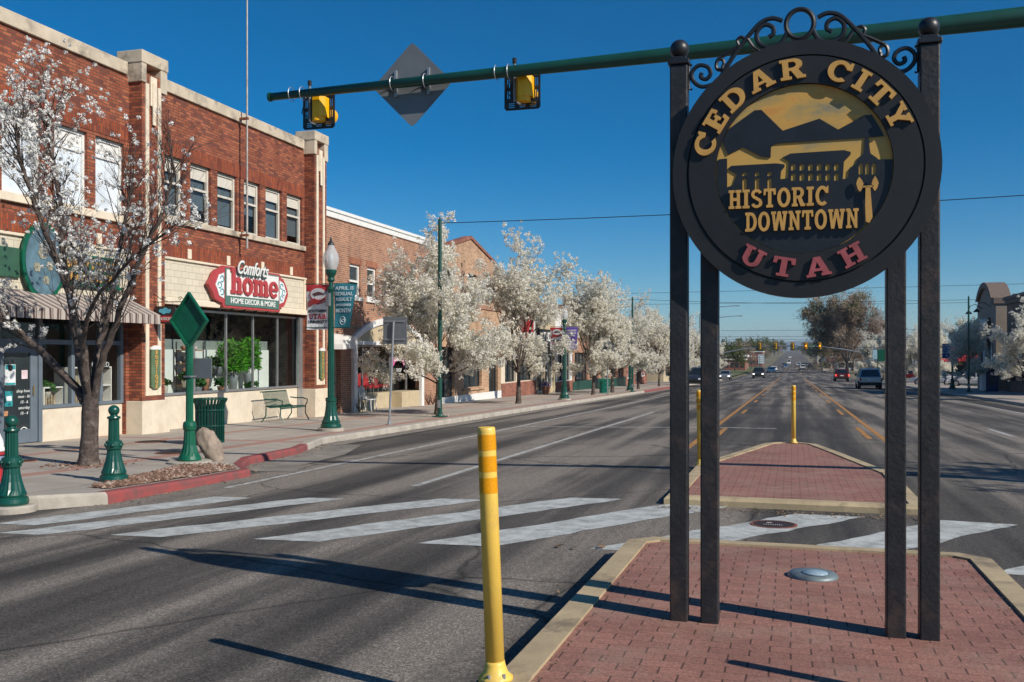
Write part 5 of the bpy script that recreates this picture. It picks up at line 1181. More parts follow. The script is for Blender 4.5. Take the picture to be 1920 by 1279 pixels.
mb.build('flowers', leaf_mat('tub_flowers', [(0, (.5, .1, .25)), (.4, (.15, .2, .5)), (.7, (.1, .2, .06)), (1, (.6, .3, .5))], .2), t)

# ---- right-hand buildings
XR = 15.0
gR = gz(82)
br1 = thing('arched_building', 'tan shop with a round arched parapet and dark brick cornice on the right', 'building', (XR, 84, gR))
mb = MB(); facade(mb, XR, 81.0, 88.6, gR - .6, 6.0, [(82.2, 84.2, gR + 1.4, gR + 4.2), (85.0, 87.4, gR + 1.4, gR + 4.2)], .25, -1); shell(mb, XR, 81.0, 88.6, gR - .6, 6.0, 14, -1); mb.build('wall', M('taupe_stucco', (.27, .22, .175), .85, 0, .1, 2, .1), br1)
for o in ((82.2, 84.2), (85.0, 87.4)): window(br1, XR, o[0], o[1], gR + 1.4, gR + 4.2, MAT['darkframe'], MAT['panewhite'], .06, (gR + 3.3,), ((o[0] + o[1]) / 2,), .2, -1, name='shop_window')
Ao = arcpts(81.6, 88.2, 6.0, 7.4, 18); Ai = arcpts(82.2, 87.6, 6.02, 6.95, 18)
fx = lambda u, v, d: (XR + d, u, v)
mb = MB(); mb.prism([[(82.2, 6.001)] + Ai[1:-1] + [(87.6, 6.001)]], fx, 0, .5); mb.build('arch_tympanum', MAT['stucco2'] if False else CACHE['taupe_stucco'], br1)
mb = MB(); mb.prism([[(81.6, 6.001)] + Ao[1:-1] + [(88.2, 6.001), (87.6, 6.001)] + Ai[1:-1][::-1] + [(82.2, 6.001)]], fx, -.25, 1.2); mb.build('arch_cornice', M('brown_cornice', (.17, .125, .10), .8), br1)
mb = MB(); mb.bbox(XR - .18, XR + 1.2, 80.9, 82.1, 5.5, 5.98, .02); mb.bbox(XR + 1.2, XR + 6, 80.88, 81.3, 5.7, 6.25, .02); mb.build('cornice', CACHE['brown_cornice'], br1)
t = thing('shop_sign', 'dark blocky wall sign with pale letters under the round arch', 'sign', (XR - .2, 84.9, 3.4))
mb = MB(); mb.box(XR - .2, XR - .05, 83.1, 86.9, 3.55, 4.5); mb.box(XR - .2, XR - .05, 83.6, 86.4, 2.35, 3.5); mb.build('board', MAT['darkframe'], t)
fxm = lambda u, v, d: (XR - .2 - d, 170 - u, v)
mb = MB(); text(mb, 'TOWN', fxm, 85, 4.03, 1.1, extrude=.02, width=3.3, bold=.02); text(mb, 'DELI', fxm, 85, 2.93, 1.1, extrude=.02, width=2.3, bold=.02); mb.build('lettering', MAT['white'], t)
for k, y in enumerate((83, 86.6)):
    t = thing('gooseneck_lamp', ['black gooseneck lamp over the near end of the arched sign', 'black gooseneck lamp over the far end of the arched sign'][k], 'lamp', (XR, y, 5.3)); mb = MB(); mb.tube([(XR, y, 5.35), (XR - .5, y, 5.75), (XR - .9, y, 5.6), (XR - 1.0, y, 5.2)], .03, 6); mb.build('arm', MAT['black'], t)
    mb = MB(); mb.lathe((XR - 1.0, y, 4.95), [(.28, 0), (.2, .12), (.06, .26)], 14); mb.build('shade', MAT['black'], t)
br2 = thing('brick_building', 'dark brown brick shop in shade at the right edge', 'building', (XR, 71, gz(71)))
g = gz(71)
mb = MB(); facade(mb, XR + .3, 66, 78.6, g - .6, 5.6, [(67, 70.4, g + .7, g + 3.1), (71.4, 77.4, g + .7, g + 3.1)], .25, -1); shell(mb, XR + .3, 66, 78.6, g - .6, 5.6, 14, -1); mb.build('wall', MAT['brickT'], br2)
for a, c_ in ((67, 70.4), (71.4, 77.4)): window(br2, XR + .3, a, c_, g + .7, g + 3.1, MAT['darkframe'], MAT['pane'], .07, (g + 2.5,), ((a + c_) / 2,), .2, -1, name='shop_window')
mb = MB(); mb.bbox(XR + .02, XR + .7, 65.9, 78.7, 5.6, 5.85, .02); mb.bbox(XR + .14, XR + .6, 65.95, 78.65, 5.3, 5.6, .02); mb.build('cornice', CACHE['brown_cornice'], br2)
t = thing('kiosk_box', 'tall dark blue vending box with a white edge by the right shop', 'kiosk', (14.3, 78.4, gz(78)))
g = gz(78.4); mb = MB(); mb.bbox(13.75, 14.6, 77.9, 78.9, g, g + 2.0, .03); mb.build('body', M('navy_blue_paint', (.01, .03, .14), .4), t); mb = MB(); mb.bbox(13.5, 13.75, 77.85, 78.95, g + .05, g + 2.15, .02); mb.build('white_side_panel', MAT['white'], t)
mb = MB()
for k in range(5): mb.box(13.85, 14.5, 77.88, 77.899, g + .5 + .25 * k, g + .65 + .25 * k)
mb.build('window_rack', MAT['darkframe'], t)
t = thing('red_roofed_building', 'low shop with a bright red metal roof behind the parked white cars', 'building', (24, 132, gz(132)))
g = gz(132); mb = MB(); mb.box(17, 34, 128, 140, g - .5, g + 3.0); mb.build('wall', MAT['stucco2'], t)
mb = MB(); mb.face([(16.4, 126, g + 2.7), (34.6, 126, g + 2.7), (33.2, 130.5, g + 4.9), (17.8, 130.5, g + 4.9)]); mb.face([(16.4, 126, g + 2.7), (17.8, 130.5, g + 4.9), (17.8, 138, g + 4.9), (16.4, 142, g + 2.7)]); mb.face([(17.8, 130.5, g + 4.9), (33.2, 130.5, g + 4.9), (33.2, 138, g + 4.9), (17.8, 138, g + 4.9)]); mb.build('roof', M('red_metal_roof', (.48, .04, .035), .45, .1, .08, 2), t)
for k in range(4): mb = MB(); mb.box(18 + 4 * k, 20.6 + 4 * k, 127.93, 127.99, g + .6, g + 2.2); mb.build('window', MAT['pane'], t)
# ------------------------------------------------------------------ street furniture
def fluted(mb, c, prof, n=32, fl=(0, 9), amt=.1): mb.lathe(c, prof, n, amt, fl); return mb
BASEPROF = [(.25, 0), (.26, .04), (.25, .09), (.22, .12), (.235, .15), (.2, .2), (.165, .3), (.145, .42), (.13, .55), (.125, .66), (.14, .68), (.14, .74), (.115, .76)]
def street_lamp(x, y, label, h=4.75):
    z = gz(y); c = (x, y, z + .08)
    t = thing('street_lamp', label, 'street lamp', (x, y, z), 'green acorn street lamps')
    mb = MB(); mb.lathe((x, y, z), [(.33, -.05), (.33, .07), (.31, .08)], 28); mb.build('footing', MAT['concrete'], t)
    mb = MB(); fluted(mb, c, BASEPROF, 32, (.2, .66), .07); mb.build('base', MAT['green'], t)
    mb = MB(); fluted(mb, c, [(.085, .76), (.07, h - 1.3)], 24, (0, 9), .14); mb.lathe(c, [(.085, h - 1.3), (.095, h - 1.26), (.06, h - 1.2), (.055, h - 1.1), (.1, h - 1.04), (.075, h - .98), (.14, h - .86), (.15, h - .8), (.13, h - .78)], 24); mb.build('post', MAT['green'], t)
    q = MB(); q.lathe(c, [(.13, h - .78), (.19, h - .62), (.2, h - .5), (.17, h - .36), (.1, h - .24), (.075, h - .15)], 28, 0, (0, 0), False); smoothed(q).build('globe', MAT['lampglass'], t)
    q = MB(); q.lathe(c, [(.05, h - .78), (.07, h - .6), (.06, h - .42), (.02, h - .36)], 14); smoothed(q).build('bulb', M('frosted_bulb', (.6, .6, .57), .3), t)
    q = MB(); q.lathe(c, [(.085, h - .16), (.07, h - .1), (.03, h - .06), (.03, h - .02), (.012, h + .04)], 16); q.build('finial', MAT['darkframe'], t)
    q = MB(); q.bbox(x - .05, x + .05, y - .2, y - .09, z + h - 1.62, z + h - 1.3, .01); q.build('control_box', MAT['signback'], t)
    q = MB()
    for zz in (3.62, 2.52): q.tube([(x - .72, y, c[2] + zz), (x + .72, y, c[2] + zz)], .012, 6)
    q.build('banner_arm', MAT['green'], t)
    return t
def banner(x, y, z0, z1, w, kind, label, taper=0., mats=None):
    """cloth banner hanging from a lamp arm, facing the camera side"""
    t = thing('street_banner', label, 'banner', (x, y, z1), 'street banners on the lamps')
    def f(u, v, d):  # u 0..w, v 0..h
        k = 1 - v / (z1 - z0)
        return (x + u * (1 - taper * k) , y - .012 - d + .025 * math.sin(v * 4 + u * 5), z0 + v)
    H = z1 - z0
    def grid(mb, u0, u1, v0, v1, d):
        n = 6
        for i in range(n):
            for j in range(n):
                U = lambda a: u0 + (u1 - u0) * a / n
                V = lambda a: v0 + (v1 - v0) * a / n
                for dd in (d, d - .004): mb.face([f(U(i), V(j), dd), f(U(i + 1), V(j), dd), f(U(i + 1), V(j + 1), dd), f(U(i), V(j + 1), dd)])
    if kind == 'utah':
        mb = MB(); grid(mb, 0, w, 0, H, 0); mb.build('cloth', MAT['paper'], t)
        mb = MB(); grid(mb, 0, w, H * .86, H, .004); mb.build('red_top', MAT['red'], t)
        mb = MB()
        # oval head emblem with sweeping wing bars
        ov = [(w * .55 + w * .40 * math.cos(a / 20 * 6.283), H * .78 + H * .17 * math.sin(a / 20 * 6.283)) for a in range(20)]
        mb.prism([ov], f, .010, .012)
        for k in range(3): mb.prism([[(w * .05, H * (.50 + .05 * k)), (w * .42, H * (.585 + .04 * k)), (w * .5, H * (.55 + .04 * k)), (w * .96, H * (.62 + .045 * k)), (w * .96, H * (.645 + .045 * k)), (w * .52, H * (.585 + .04 * k)), (w * .4, H * (.62 + .04 * k)), (w * .05, H * (.53 + .05 * k))]], f, .015, .017)
        mb.build('red_emblem', MAT['red'], t)
        mb = MB(); mb.prism([[(w * .55 + w * .35 * math.cos(a / 20 * 6.283), H * .79 + H * .135 * math.sin(a / 20 * 6.283)) for a in range(20)]], f, .0125, .014); mb.build('grey_bird_head', M('emblem_grey', (.5, .5, .51), .7), t)
        mb = MB(); mb.prism([[(w * .3, H * .8), (w * .55, H * .845), (w * .75, H * .82), (w * .86, H * .76), (w * .7, H * .775), (w * .5, H * .765), (w * .42, H * .74)]], f, .0145, .016); mb.build('emblem_beak', M('emblem_dark', (.08, .03, .035), .7), t)
        mb = MB(); text(mb, 'SOUTHERN', f, w / 2, H * .41, H * .085, extrude=.002, width=w * .86, bold=.003); text(mb, 'UNIVERSITY', f, w / 2, H * .17, H * .085, extrude=.002, width=w * .9, bold=.003)
        mb.v = [(a, b_ - .006, c_) for a, b_, c_ in mb.v]; mb.build('black_lettering', MAT['darkframe'], t)
        mb = MB(); glyph_word(mb, 'UTAH', lambda u, v, d: f(w * .09 + u, H * .235 + v, d), H * .115, 1, .08, .006, .01, w * .82); mb.build('red_lettering', MAT['red'], t)
    elif kind == 'april':
        mb = MB(); grid(mb, 0, w, 0, H, 0); mb.build('cloth', mats or M('teal_banner_cloth', (.02, .17, .22), .7), t)
        mb = MB()
        for k, (s_, sz) in enumerate((('APRIL IS', .15), ('SEXUAL', .15), ('ASSAULT', .15), ('AWARENESS', .1), ('MONTH', .17))): text(mb, s_, f, w * .48, H * (.89 - .125 * k), H * sz * .72, extrude=.002, width=w * .84, bold=.003)
        mb.v = [(a, b_ - .006, c_) for a, b_, c_ in mb.v]; mb.build('white_lettering', M('pale_teal_print', (.5, .62, .66), .7), t)
        mb = MB(); mb.tube([f(w * .48 + .1 * math.cos(a / 3.), H * .17 + .1 * math.sin(a / 3.), .01) for a in range(20)], .008, 4); mb.tube([f(w * .48 + .06 * math.cos(a / 3.) + .02, H * .17 + .035 * math.sin(a / 3.), .01) for a in range(20)], .012, 4); mb.build('ribbon_emblem', CACHE['pale_teal_print'], t)
    else:
        mb = MB(); grid(mb, 0, w, 0, H, 0); mb.build('cloth', M('purple_banner_cloth', (.11, .06, .33), .7), t)
        mb = MB(); mb.prism([[(0.02, .02), (w * .95, .02), (w * .95, H * .22), (w * .6, H * .42), (w * .2, H * .36), (.02, H * .2)]], f, .004, .006); mb.build('pale_hands_print', M('lavender_print', (.5, .46, .6), .7), t)
        mb = MB(); text(mb, 'VIOLENCE', f, w * .48, H * .84, H * .11, extrude=.002, width=w * .8, bold=.003); text(mb, 'PREVENTION', f, w * .48, H * .72, H * .09, extrude=.002, width=w * .8, bold=.003); text(mb, 'IS POWER', f, w * .48, H * .61, H * .09, extrude=.002, width=w * .7, bold=.003)
        mb.v = [(a, b_ - .006, c_) for a, b_, c_ in mb.v]; mb.build('white_lettering', MAT['white'], t)
    return t
street_lamp(-11.13, 21.9, 'green street lamp with two banners before the orange brick building')
banner(-11.80, 21.9, gz(21.9) + 2.55, gz(21.9) + 3.68, .6, 'utah', 'white and red university banner nearest, on the left lamp arm')
banner(-11.03, 21.9, gz(21.9) + 2.58, gz(21.9) + 3.7, .62, 'april', 'teal awareness month banner on the nearest green lamp', .3)
street_lamp(-11.0, 47.1, 'green street lamp with a red and a purple banner beyond the second blossom tree')
banner(-11.72, 47.1, gz(47) + 2.52, gz(47) + 3.65, .62, 'utah', 'white and red university banner beside the purple one')
banner(-10.9, 47.1, gz(47) + 2.55, gz(47) + 3.66, .6, 'purple', 'purple and lavender banner on the second green lamp', .12)
street_lamp(-11.0, 67.5, 'green street lamp close behind a dark pole at the red kerb corner')
banner(-11.72, 67.5, gz(67) + 2.52, gz(67) + 3.65, .62, 'utah', 'white and red university banner half hidden by blossom and dark pole')
street_lamp(12.3, 83.5, 'dark street lamp in shade with blue banners on the right side')
banner(11.55, 83.5, gz(83) + 2.5, gz(83) + 3.66, .64, 'april', 'dark blue banner on the left arm of the right lamp', 0, M('blue_banner_cloth', (.02, .05, .25), .7))
banner(12.42, 83.5, gz(83) + 2.5, gz(83) + 3.6, .62, 'utah', 'shaded university banner on the right arm of the right lamp')
far0 = street_lamp(-12.3, 309, 'small distant street lamp, nearest of the three beyond the crossing')
for y, s_ in ((347, 'small distant street lamp, middle of the three beyond the crossing'), (392, 'small distant street lamp, farthest of the three beyond the crossing')): copy_at(far0, (-12.3, y, gz(y)), s_)
# bollards
def bollard(x, y, z, label):
    t = thing('bollard', label, 'bollard', (x, y, z), 'green ball topped bollards'); c = (x, y, z)
    mb = MB(); fluted(mb, c, [(.182, 0), (.19, .03), (.182, .075), (.158, .095), (.166, .12), (.142, .18), (.115, .27), (.096, .36), (.088, .43), (.106, .445), (.112, .5), (.106, .55), (.08, .565)], 36, (.17, .43), .06); mb.build('base', MAT['green'], t)
    for k in range(6):
        a = k * math.pi / 3; mb = MB(); mb.ball((x + .108 * math.cos(a), y + .108 * math.sin(a), z + .5), .026, (1, 1, 1.1), 2); smoothed(mb).build('rosette', MAT['green'], t)
    mb = MB(); fluted(mb, c, [(.074, .56), (.07, .86)], 32, (0, 9), .12); mb.lathe(c, [(.085, .86), (.09, .875), (.085, .89), (.05, .9), (.045, .93)], 24); mb.build('shaft', MAT['green'], t)
    mb = MB(); mb.ball((x, y, z + .975), .075, (1, 1, 1), 3); smoothed(mb).build('ball_top', MAT['green'], t)
    return t
bollard(-9.0, 11.2, wz(11.2), 'green ball topped bollard standing in the stones before the bare pear tree')
bollard(-8.82, 9.2, gz(9.2) - .03, 'green ball topped bollard at the left edge on a round concrete footing')
t = COL.objects['bollard.001']; mb = MB(); mb.lathe((-8.82, 9.2, gz(9.2) - .14), [(.27, 0), (.27, .09), (.25, .11)], 28); mb.build('footing', MAT['concrete'], t)
# fire hydrant
x, y = -10.32, 10.45; z = wz(y); c = (x, y, z)
t = thing('fire_hydrant', 'red fire hydrant with white bonnet cut by the left edge', 'fire hydrant', c)
mb = MB(); mb.lathe(c, [(.19, 0), (.19, .03), (.13, .05), (.12, .1), (.115, .36), (.15, .38), (.15, .41), (.115, .42)], 22); mb.build('barrel', MAT['red'], t)
mb = MB(); mb.lathe(c, [(.16, .42), (.16, .45), (.13, .47), (.12, .56), (.08, .66), (.03, .7), (.03, .74)], 22); smoothed(mb).build('bonnet', MAT['white'], t)
for a, nm in ((0, 'outlet_cap'), (math.pi, 'outlet_cap'), (-math.pi / 2, 'outlet_cap')):
    mb = MB(); d = Vector((math.cos(a), math.sin(a), 0)); mb.cyl(Vector(c) + d * .1 + Vector((0, 0, .3)), Vector(c) + d * .19 + Vector((0, 0, .3)), .055, None, 12); mb.cyl(Vector(c) + d * .19 + Vector((0, 0, .3)), Vector(c) + d * .22 + Vector((0, 0, .3)), .065, .05, 8); mb.build(nm, M('pale_blue_cap', (.3, .45, .6), .5), t)
# litter bins
def bin_(x, y, label, m):
    z = gz(y); t = thing('litter_bin', label, 'litter bin', (x, y, z), 'green slatted litter bins')
    mb = MB(); mb.lathe((x, y, z), [(.25, .06), (.25, .82)], 24, 0, (0, 0), False); mb.build('liner', MAT['darkframe'], t)
    mb = MB()
    for k in range(28):
        a = 2 * math.pi * k / 28; ca, sa = math.cos(a), math.sin(a)
        P = [(.27, .05), (.27, .72), (.285, .84), (.335, .94)]
        mb.tube([(x + r * ca, y + r * sa, z + h) for r, h in P], 1, 4, True, (.006, .02))
    mb.build('slats', m, t)
    mb = MB()
    for r, h in ((.275, .08), (.275, .4), (.28, .72), (.335, .945)): mb.tube([(x + r * math.cos(a * .2618), y + r * math.sin(a * .2618), z + h) for a in range(25)], .014, 6, False)
    mb.build('hoops', m, t)
    return t
bin_(-11.45, 17.15, 'dark green slatted litter bin behind the leaning rock', MAT['green'])
bin_(-11.35, 59.6, 'bright teal green slatted litter bin among the blossom trunks', M('teal_green_paint', (.005, .22, .15), .4))
# bench
t = thing('bench', 'green wire slat bench against the cream shop wall', 'bench', (-14.55, 25.35, gz(25.3)))
z = gz(25.35) + .0; Y0, Y1 = 24.72, 26.2
prof = [(-14.15, .40), (-14.2, .44), (-14.35, .435), (-14.55, .42), (-14.66, .45), (-14.72, .6), (-14.78, .86), (-14.83, .88)]
def seatpart(i0, i1, name):
    mb = MB()
    for k in range(25):
        y = Y0 + .06 + (Y1 - Y0 - .12) * k / 24; mb.tube([(px, y, z + pz) for px, pz in prof[i0:i1]], .0095, 5)
    for (px, pz) in (prof[i0], prof[i1 - 1]): mb.cyl((px, Y0, z + pz), (px, Y1, z + pz), .016, None, 8)
    mb.build(name, MAT['green'], t)
seatpart(0, 5, 'seat'); seatpart(4, 8, 'backrest')
for y in (Y0, Y1):
    mb = MB(); mb.tube([(-14.68, y, z + .68), (-14.5, y, z + .66), (-14.25, y, z + .66), (-14.1, y, z + .62), (-14.12, y, z + .52), (-14.18, y, z + .42)], .018, 7); mb.build('armrest', MAT['green'], t)
for y in (Y0, Y1):
    for xs_ in ((-14.17, -14.05), (-14.64, -14.78)):
        mb = MB(); mb.tube([(xs_[0], y, z + .42), (xs_[0], y, z + .2), (xs_[1], y, z + .005)], .018, 7); mb.build('leg', MAT['green'], t)
# grey sign seen from the back
t = thing('road_sign', 'grey back of a square road sign on a leaning steel post', 'road sign', (-10.8, 24.9, gz(24.9)))
z = gz(24.9); mb = MB(); mb.tube([(-10.85, 24.9, z), (-10.72, 24.9, z + 2.9)], .032, 10); mb.lathe((-10.85, 24.9, z), [(.09, 0), (.09, .02), (.05, .03), (.045, .12)], 12); mb.build('post', MAT['grey'], t)
mb = MB(); mb.bbox(-11.06, -10.34, 24.945, 24.965, z + 2.26, z + 3.02, .006); mb.build('panel', MAT['signback'], t)
for zz in (2.36, 2.87): mb = MB(); mb.bbox(-11.02, -10.4, 24.925, 24.944, z + zz, z + zz + .05, .004); mb.build('brace', MAT['grey'], t)
# warning signs seen from the back farther along
for k, (x, y, s_) in enumerate(((-10.68, 57.2, 'grey back of a diamond road sign by the teal bin'), (-10.75, 96, 'far grey back of a diamond road sign by the red kerb'))):
    t = thing('road_sign', s_, 'road sign', (x, y, gz(y))); z = gz(y); mb = MB(); mb.cyl((x, y, z), (x, y, z + 3.3), .035, None, 8); mb.build('post', MAT['grey'], t)
    mb = MB(); mb.prism([[(0, -.62), (.62, 0), (0, .62), (-.62, 0)]], lambda u, v, d: (x + u, y + .04 + d, z + 2.75 + v), 0, .015); mb.build('panel', MAT['signback'], t)
# green diamond sign at the corner
x, y = -9.6, 13.8; z = wz(y) + .0; c = (x, y, z)
t = thing('diamond_sign', 'green diamond shaped sign on a fluted green post beside the rock', 'sign', c)
mb = MB(); mb.lathe((x, y, z), [(.36, -.03), (.36, .03), (.33, .045)], 28); mb.build('footing', MAT['concrete'], t)
mb = MB(); fluted(mb, (x, y, z + .04), [(.185, 0), (.195, .03), (.17, .08), (.14, .14), (.105, .26), (.092, .42), (.09, .5), (.105, .52), (.11, .58), (.1, .64), (.065, .66)], 28, (.14, .5), .07); mb.build('base', MAT['green2'], t)
mb = MB(); fluted(mb, (x, y, z), [(.062, .68), (.055, 1.98)], 24, (0, 9), .14); mb.build('post', MAT['green2'], t)
dz_ = z + 2.36
fd = lambda u, v, d: (x + u, y - d, dz_ + v)
mb = MB(); mb.prism([[(0, -.48), (.36, 0), (0, .48), (-.36, 0)]], fd, -.02, 0); mb.build('diamond_panel', MAT['green2'], t)
mb = MB(); mb.prism([[(0, -.48), (.36, 0), (0, .48), (-.36, 0)], [(0, -.435), (.325, 0), (0, .435), (-.325, 0)]], fd, .001, .05); mb.build('diamond_rim', MAT['green2'], t)
mb = MB(); mb.bbox(x - .13, x + .36, y + .09, y + .105, z + 1.4, z + 1.74, .006); mb.bbox(x - .07, x + .07, y - .075, y + .09, z + 1.42, z + 1.45, .004); mb.build('small_sign_back', MAT['signback'], t)
# rock
bm = bmesh.new(); bmesh.ops.create_icosphere(bm, subdivisions=4, radius=1)
for v in bm.verts:
    n_ = noise.noise(v.co * 1.3) * .26 + noise.noise(v.co * 3.5) * .13 + noise.noise(v.co * 9) * .04
    v.co = v.co * (1 + n_); v.co = Vector((v.co.x * .19 + v.co.z * -.10, v.co.y * .18, v.co.z * .31))
mb = MB(); mb.bm(bm, Matrix.Translation((-9.5, 14.25, wz(14) + .24))); smoothed(mb)
tag(mb.build('boulder', M('boulder_stone', (.30, .235, .18), .9, 0, .3, 7, .7, (.16, .13, .11), .6), origin=(-9.5, 14.25, wz(14))), 'leaning tan boulder between the green post and the litter bin', 'rock')
# tall green poles
def wire_pole(x, y, h, label, r=.075):
    z = gz(y); t = thing('span_wire_pole', label, 'pole', (x, y, z)); mb = MB(); mb.tube([(x, y, z + .05), (x, y, z + h)], [r, r * .8], 14); mb.build('pole', MAT['armgreen'], t)
    mb = MB(); mb.bbox(x - .2, x + .2, y - .2, y + .2, z, z + .04, .01); mb.lathe((x, y, z), [(.13, .04), (.11, .1), (.085, .12)], 14)
    mb.build('base_plate', MAT['armgreen'], t)
    mb = MB(); mb.lathe((x, y, z + h), [(r * .9, 0), (r * .9, .03), (.02, .08), (.02, .14)], 10); mb.build('cap', MAT['armgreen'], t)
    mb = MB(); mb.bbox(x - .045, x + .045, y - .1, y - .07, z + .3, z + .55, .004); mb.build('access_plate', MAT['grey'], t)
wire_pole(-10.95, 29.2, 6.35, 'tall dark green pole in front of the second blossom tree carrying a wire')
wire_pole(-10.5, 65.5, 6.4, 'dark green pole beside the far lamp and banner')
wire_pole(12.2, 75.5, 6.8, 'dark green pole in shade before the arched building')
def wire(p, q, sag, label, r=.012):
    p, q = Vector(p), Vector(q); mb = MB(); mb.tube([p.lerp(q, k / 20) - Vector((0, 0, sag * 4 * (k / 20) * (1 - k / 20))) for k in range(21)], r, 4)
    tag(mb.build('overhead_wire', MAT['black'], origin=tuple((p + q) / 2)), label, 'wire')
wire((-10.95, 29.2, 5.86), (12, 29.2, 6.15), .14, 'thin wire running from the tall green pole across the street')
wire((-10.5, 65.5, 5.4), (12.2, 75.5, 5.35), .2, 'thin wire between the far green poles')
for k, (y, z0, z1) in enumerate(((118, 9.2, 9.9), (120, 8.2, 8.1), (150, 5.6, 5.5), (152, 4.7, 4.6), (154, 4.3, 4.1), (156, 3.5, 2.7))):
    wire((-60, y, z0), (60, y, z1), .3, 'distant power line strung across the street, ' + ['highest one', 'second highest', 'third from the top', 'fourth from the top', 'fifth from the top', 'lowest of six'][k], .02)
# ------------------------------------------------------------------ mast arm with beacons
AY = 12.6; AZ = lambda x: 5.40 + (x + 7.4) * .0195
t = thing('mast_arm', 'long green mast arm reaching over the street from the right', 'traffic signal pole', (11.2, AY, gz(AY)))
mb = MB(); mb.tube([(x, AY, AZ(x)) for x in (-7.38, -4, -1, 2, 5, 8, 11.2)], [.055, .075, .095, .115, .135, .15, .165], 20); smoothed(mb).build('arm', MAT['armgreen'], t)
mb = MB(); mb.tube([(11.2, AY, gz(AY)), (11.2, AY, 6.6)], [.2, .16], 18); mb.build('upright', MAT['armgreen'], t)
mb = MB(); mb.cyl((-7.41, AY, AZ(-7.4)), (-7.375, AY, AZ(-7.4)), .068, None, 18); mb.build('end_cap', MAT['armgreen'], t)
mb = MB(); mb.bbox(10.9, 11.5, AY - .3, AY + .3, gz(AY), gz(AY) + .06, .01); mb.build('base_plate', MAT['armgreen'], t)
def beacon(x, label):
    z = AZ(x); t = thing('signal_beacon', label, 'traffic signal', (x, AY, z), 'yellow beacons on the mast arm')
    yb = AY + .3
    L, Rr, B, T = x - .27, x + .25, z - .46, z + .06
    W, H_ = Rr - L, T - B
    sl = [[(L + a * W, B + b0 * H_), (L + (a + aw_) * W, B + b0 * H_), (L + (a + aw_) * W, B + (b0 + bh) * H_), (L + a * W, B + (b0 + bh) * H_)] for a, aw_, b0, bh in [(q, .025, .62, .22) for q in (.08, .13, .86, .91)] + [(q, .025, .32, .2) for q in (.08, .13, .86, .91)] + [(q, .17, zz, .018) for q in (.12, .42, .72) for zz in (.07, .12, .17)]]
    mb = MB(); mb.prism([[(L + .03, B), (Rr - .03, B), (Rr, B + .03), (Rr, T - .03), (Rr - .03, T), (L + .03, T), (L, T - .03), (L, B + .03)]] + sl, lambda u, v, d: (u, yb - d, v), 0, .012); mb.build('backplate', MAT['black'], t)
    mb = MB()
    hx = x + .03; mb.prism([[(hx - .13, 0), (hx - .05, .12 + .06), (hx + .06, .18), (hx + .13, .12), (hx + .13, 0)]], lambda u, v, d: (u, yb - .013 - v, z - .0 - d), .02, .31)
    mb.lathe((hx, yb - .09, z - .38), [(.06, 0), (.1, .01), (.1, .075)], 18)
    mb.build('signal_housing', MAT['sigyellow'], t)
    mb = MB(); mb.cyl((hx, yb + .001, z - .19), (hx, yb + .28, z - .22), .13, .13, 20); mb.build('visor', MAT['sigyellow'], t)
    mb = MB(); mb.cyl((x - .08, AY + .14, z - .38), (x - .08, AY + .14, z + .16), .018, None, 10); mb.tube([(x - .08, AY + .14, z - .36), (x - .02, AY + .04, z - .42), (x + .02, yb - .02, z - .42)], .015, 6); mb.build('bracket', MAT['signback'], t)
    mb = MB(); mb.cyl((x - .08, AY + .14, z + .15), (x - .08, AY + .14, z + .22), .03, None, 10); mb.build('bracket_cap', MAT['blackrub'], t)
    mb = MB()
    for dx_ in (-.3, -.12): mb.tube([(x + dx_, AY + (.1) * math.cos(a * .35), z + (.1) * math.sin(a * .35)) for a in range(19)], .006, 4)
    mb.build('strap', MAT['grey'], t)
    mb = MB(); mb.tube([(x - .14, AY + .1, z - .1), (x - .2, AY + .12, z - .25), (x - .1, AY + .16, z - .33), (x + .0, yb - .1, z - .3)], .008, 5); mb.build('cable', MAT['blackrub'], t)
beacon(-6.74, 'yellow beacon with black backplate near the free end of the mast arm')
beacon(-3.6, 'yellow beacon with black louvred backplate right of the grey diamond')
x = -5.2; z = AZ(x)
t = thing('diamond_warning_sign', 'grey back of a large diamond warning sign on the mast arm', 'road sign', (x, AY, z))
def rdia(r, c=.06):
    P = []
    for k in range(4):
        a = math.pi / 2 * k; u, v = r * math.sin(a), r * math.cos(a)
        px, pv = -math.cos(a), math.sin(a)
        for q in (-1, 0, 1): P.append((u * (1 - (.075 if q else .03)) - q * px * c * .75, v * (1 - (.075 if q else .03)) - q * pv * c * .75))
    return P
mb = MB(); mb.prism([rdia(.61)], lambda u, v, d: (x + u, AY + .14 + d, 5.45 + v), 0, .012); mb.build('panel', MAT['signback'], t)
for dx_ in (-.24, .26): mb = MB(); mb.bbox(x + dx_ - .02, x + dx_ + .02, AY + .1, AY + .139, z - .16, z + .22, .004); mb.build('mounting_rail', MAT['grey'], t); mb = MB(); mb.tube([(x + dx_, AY + .105 * math.cos(a * .35), z + .1 * math.sin(a * .35)) for a in range(19)], .007, 4); mb.build('strap', MAT['grey'], t)
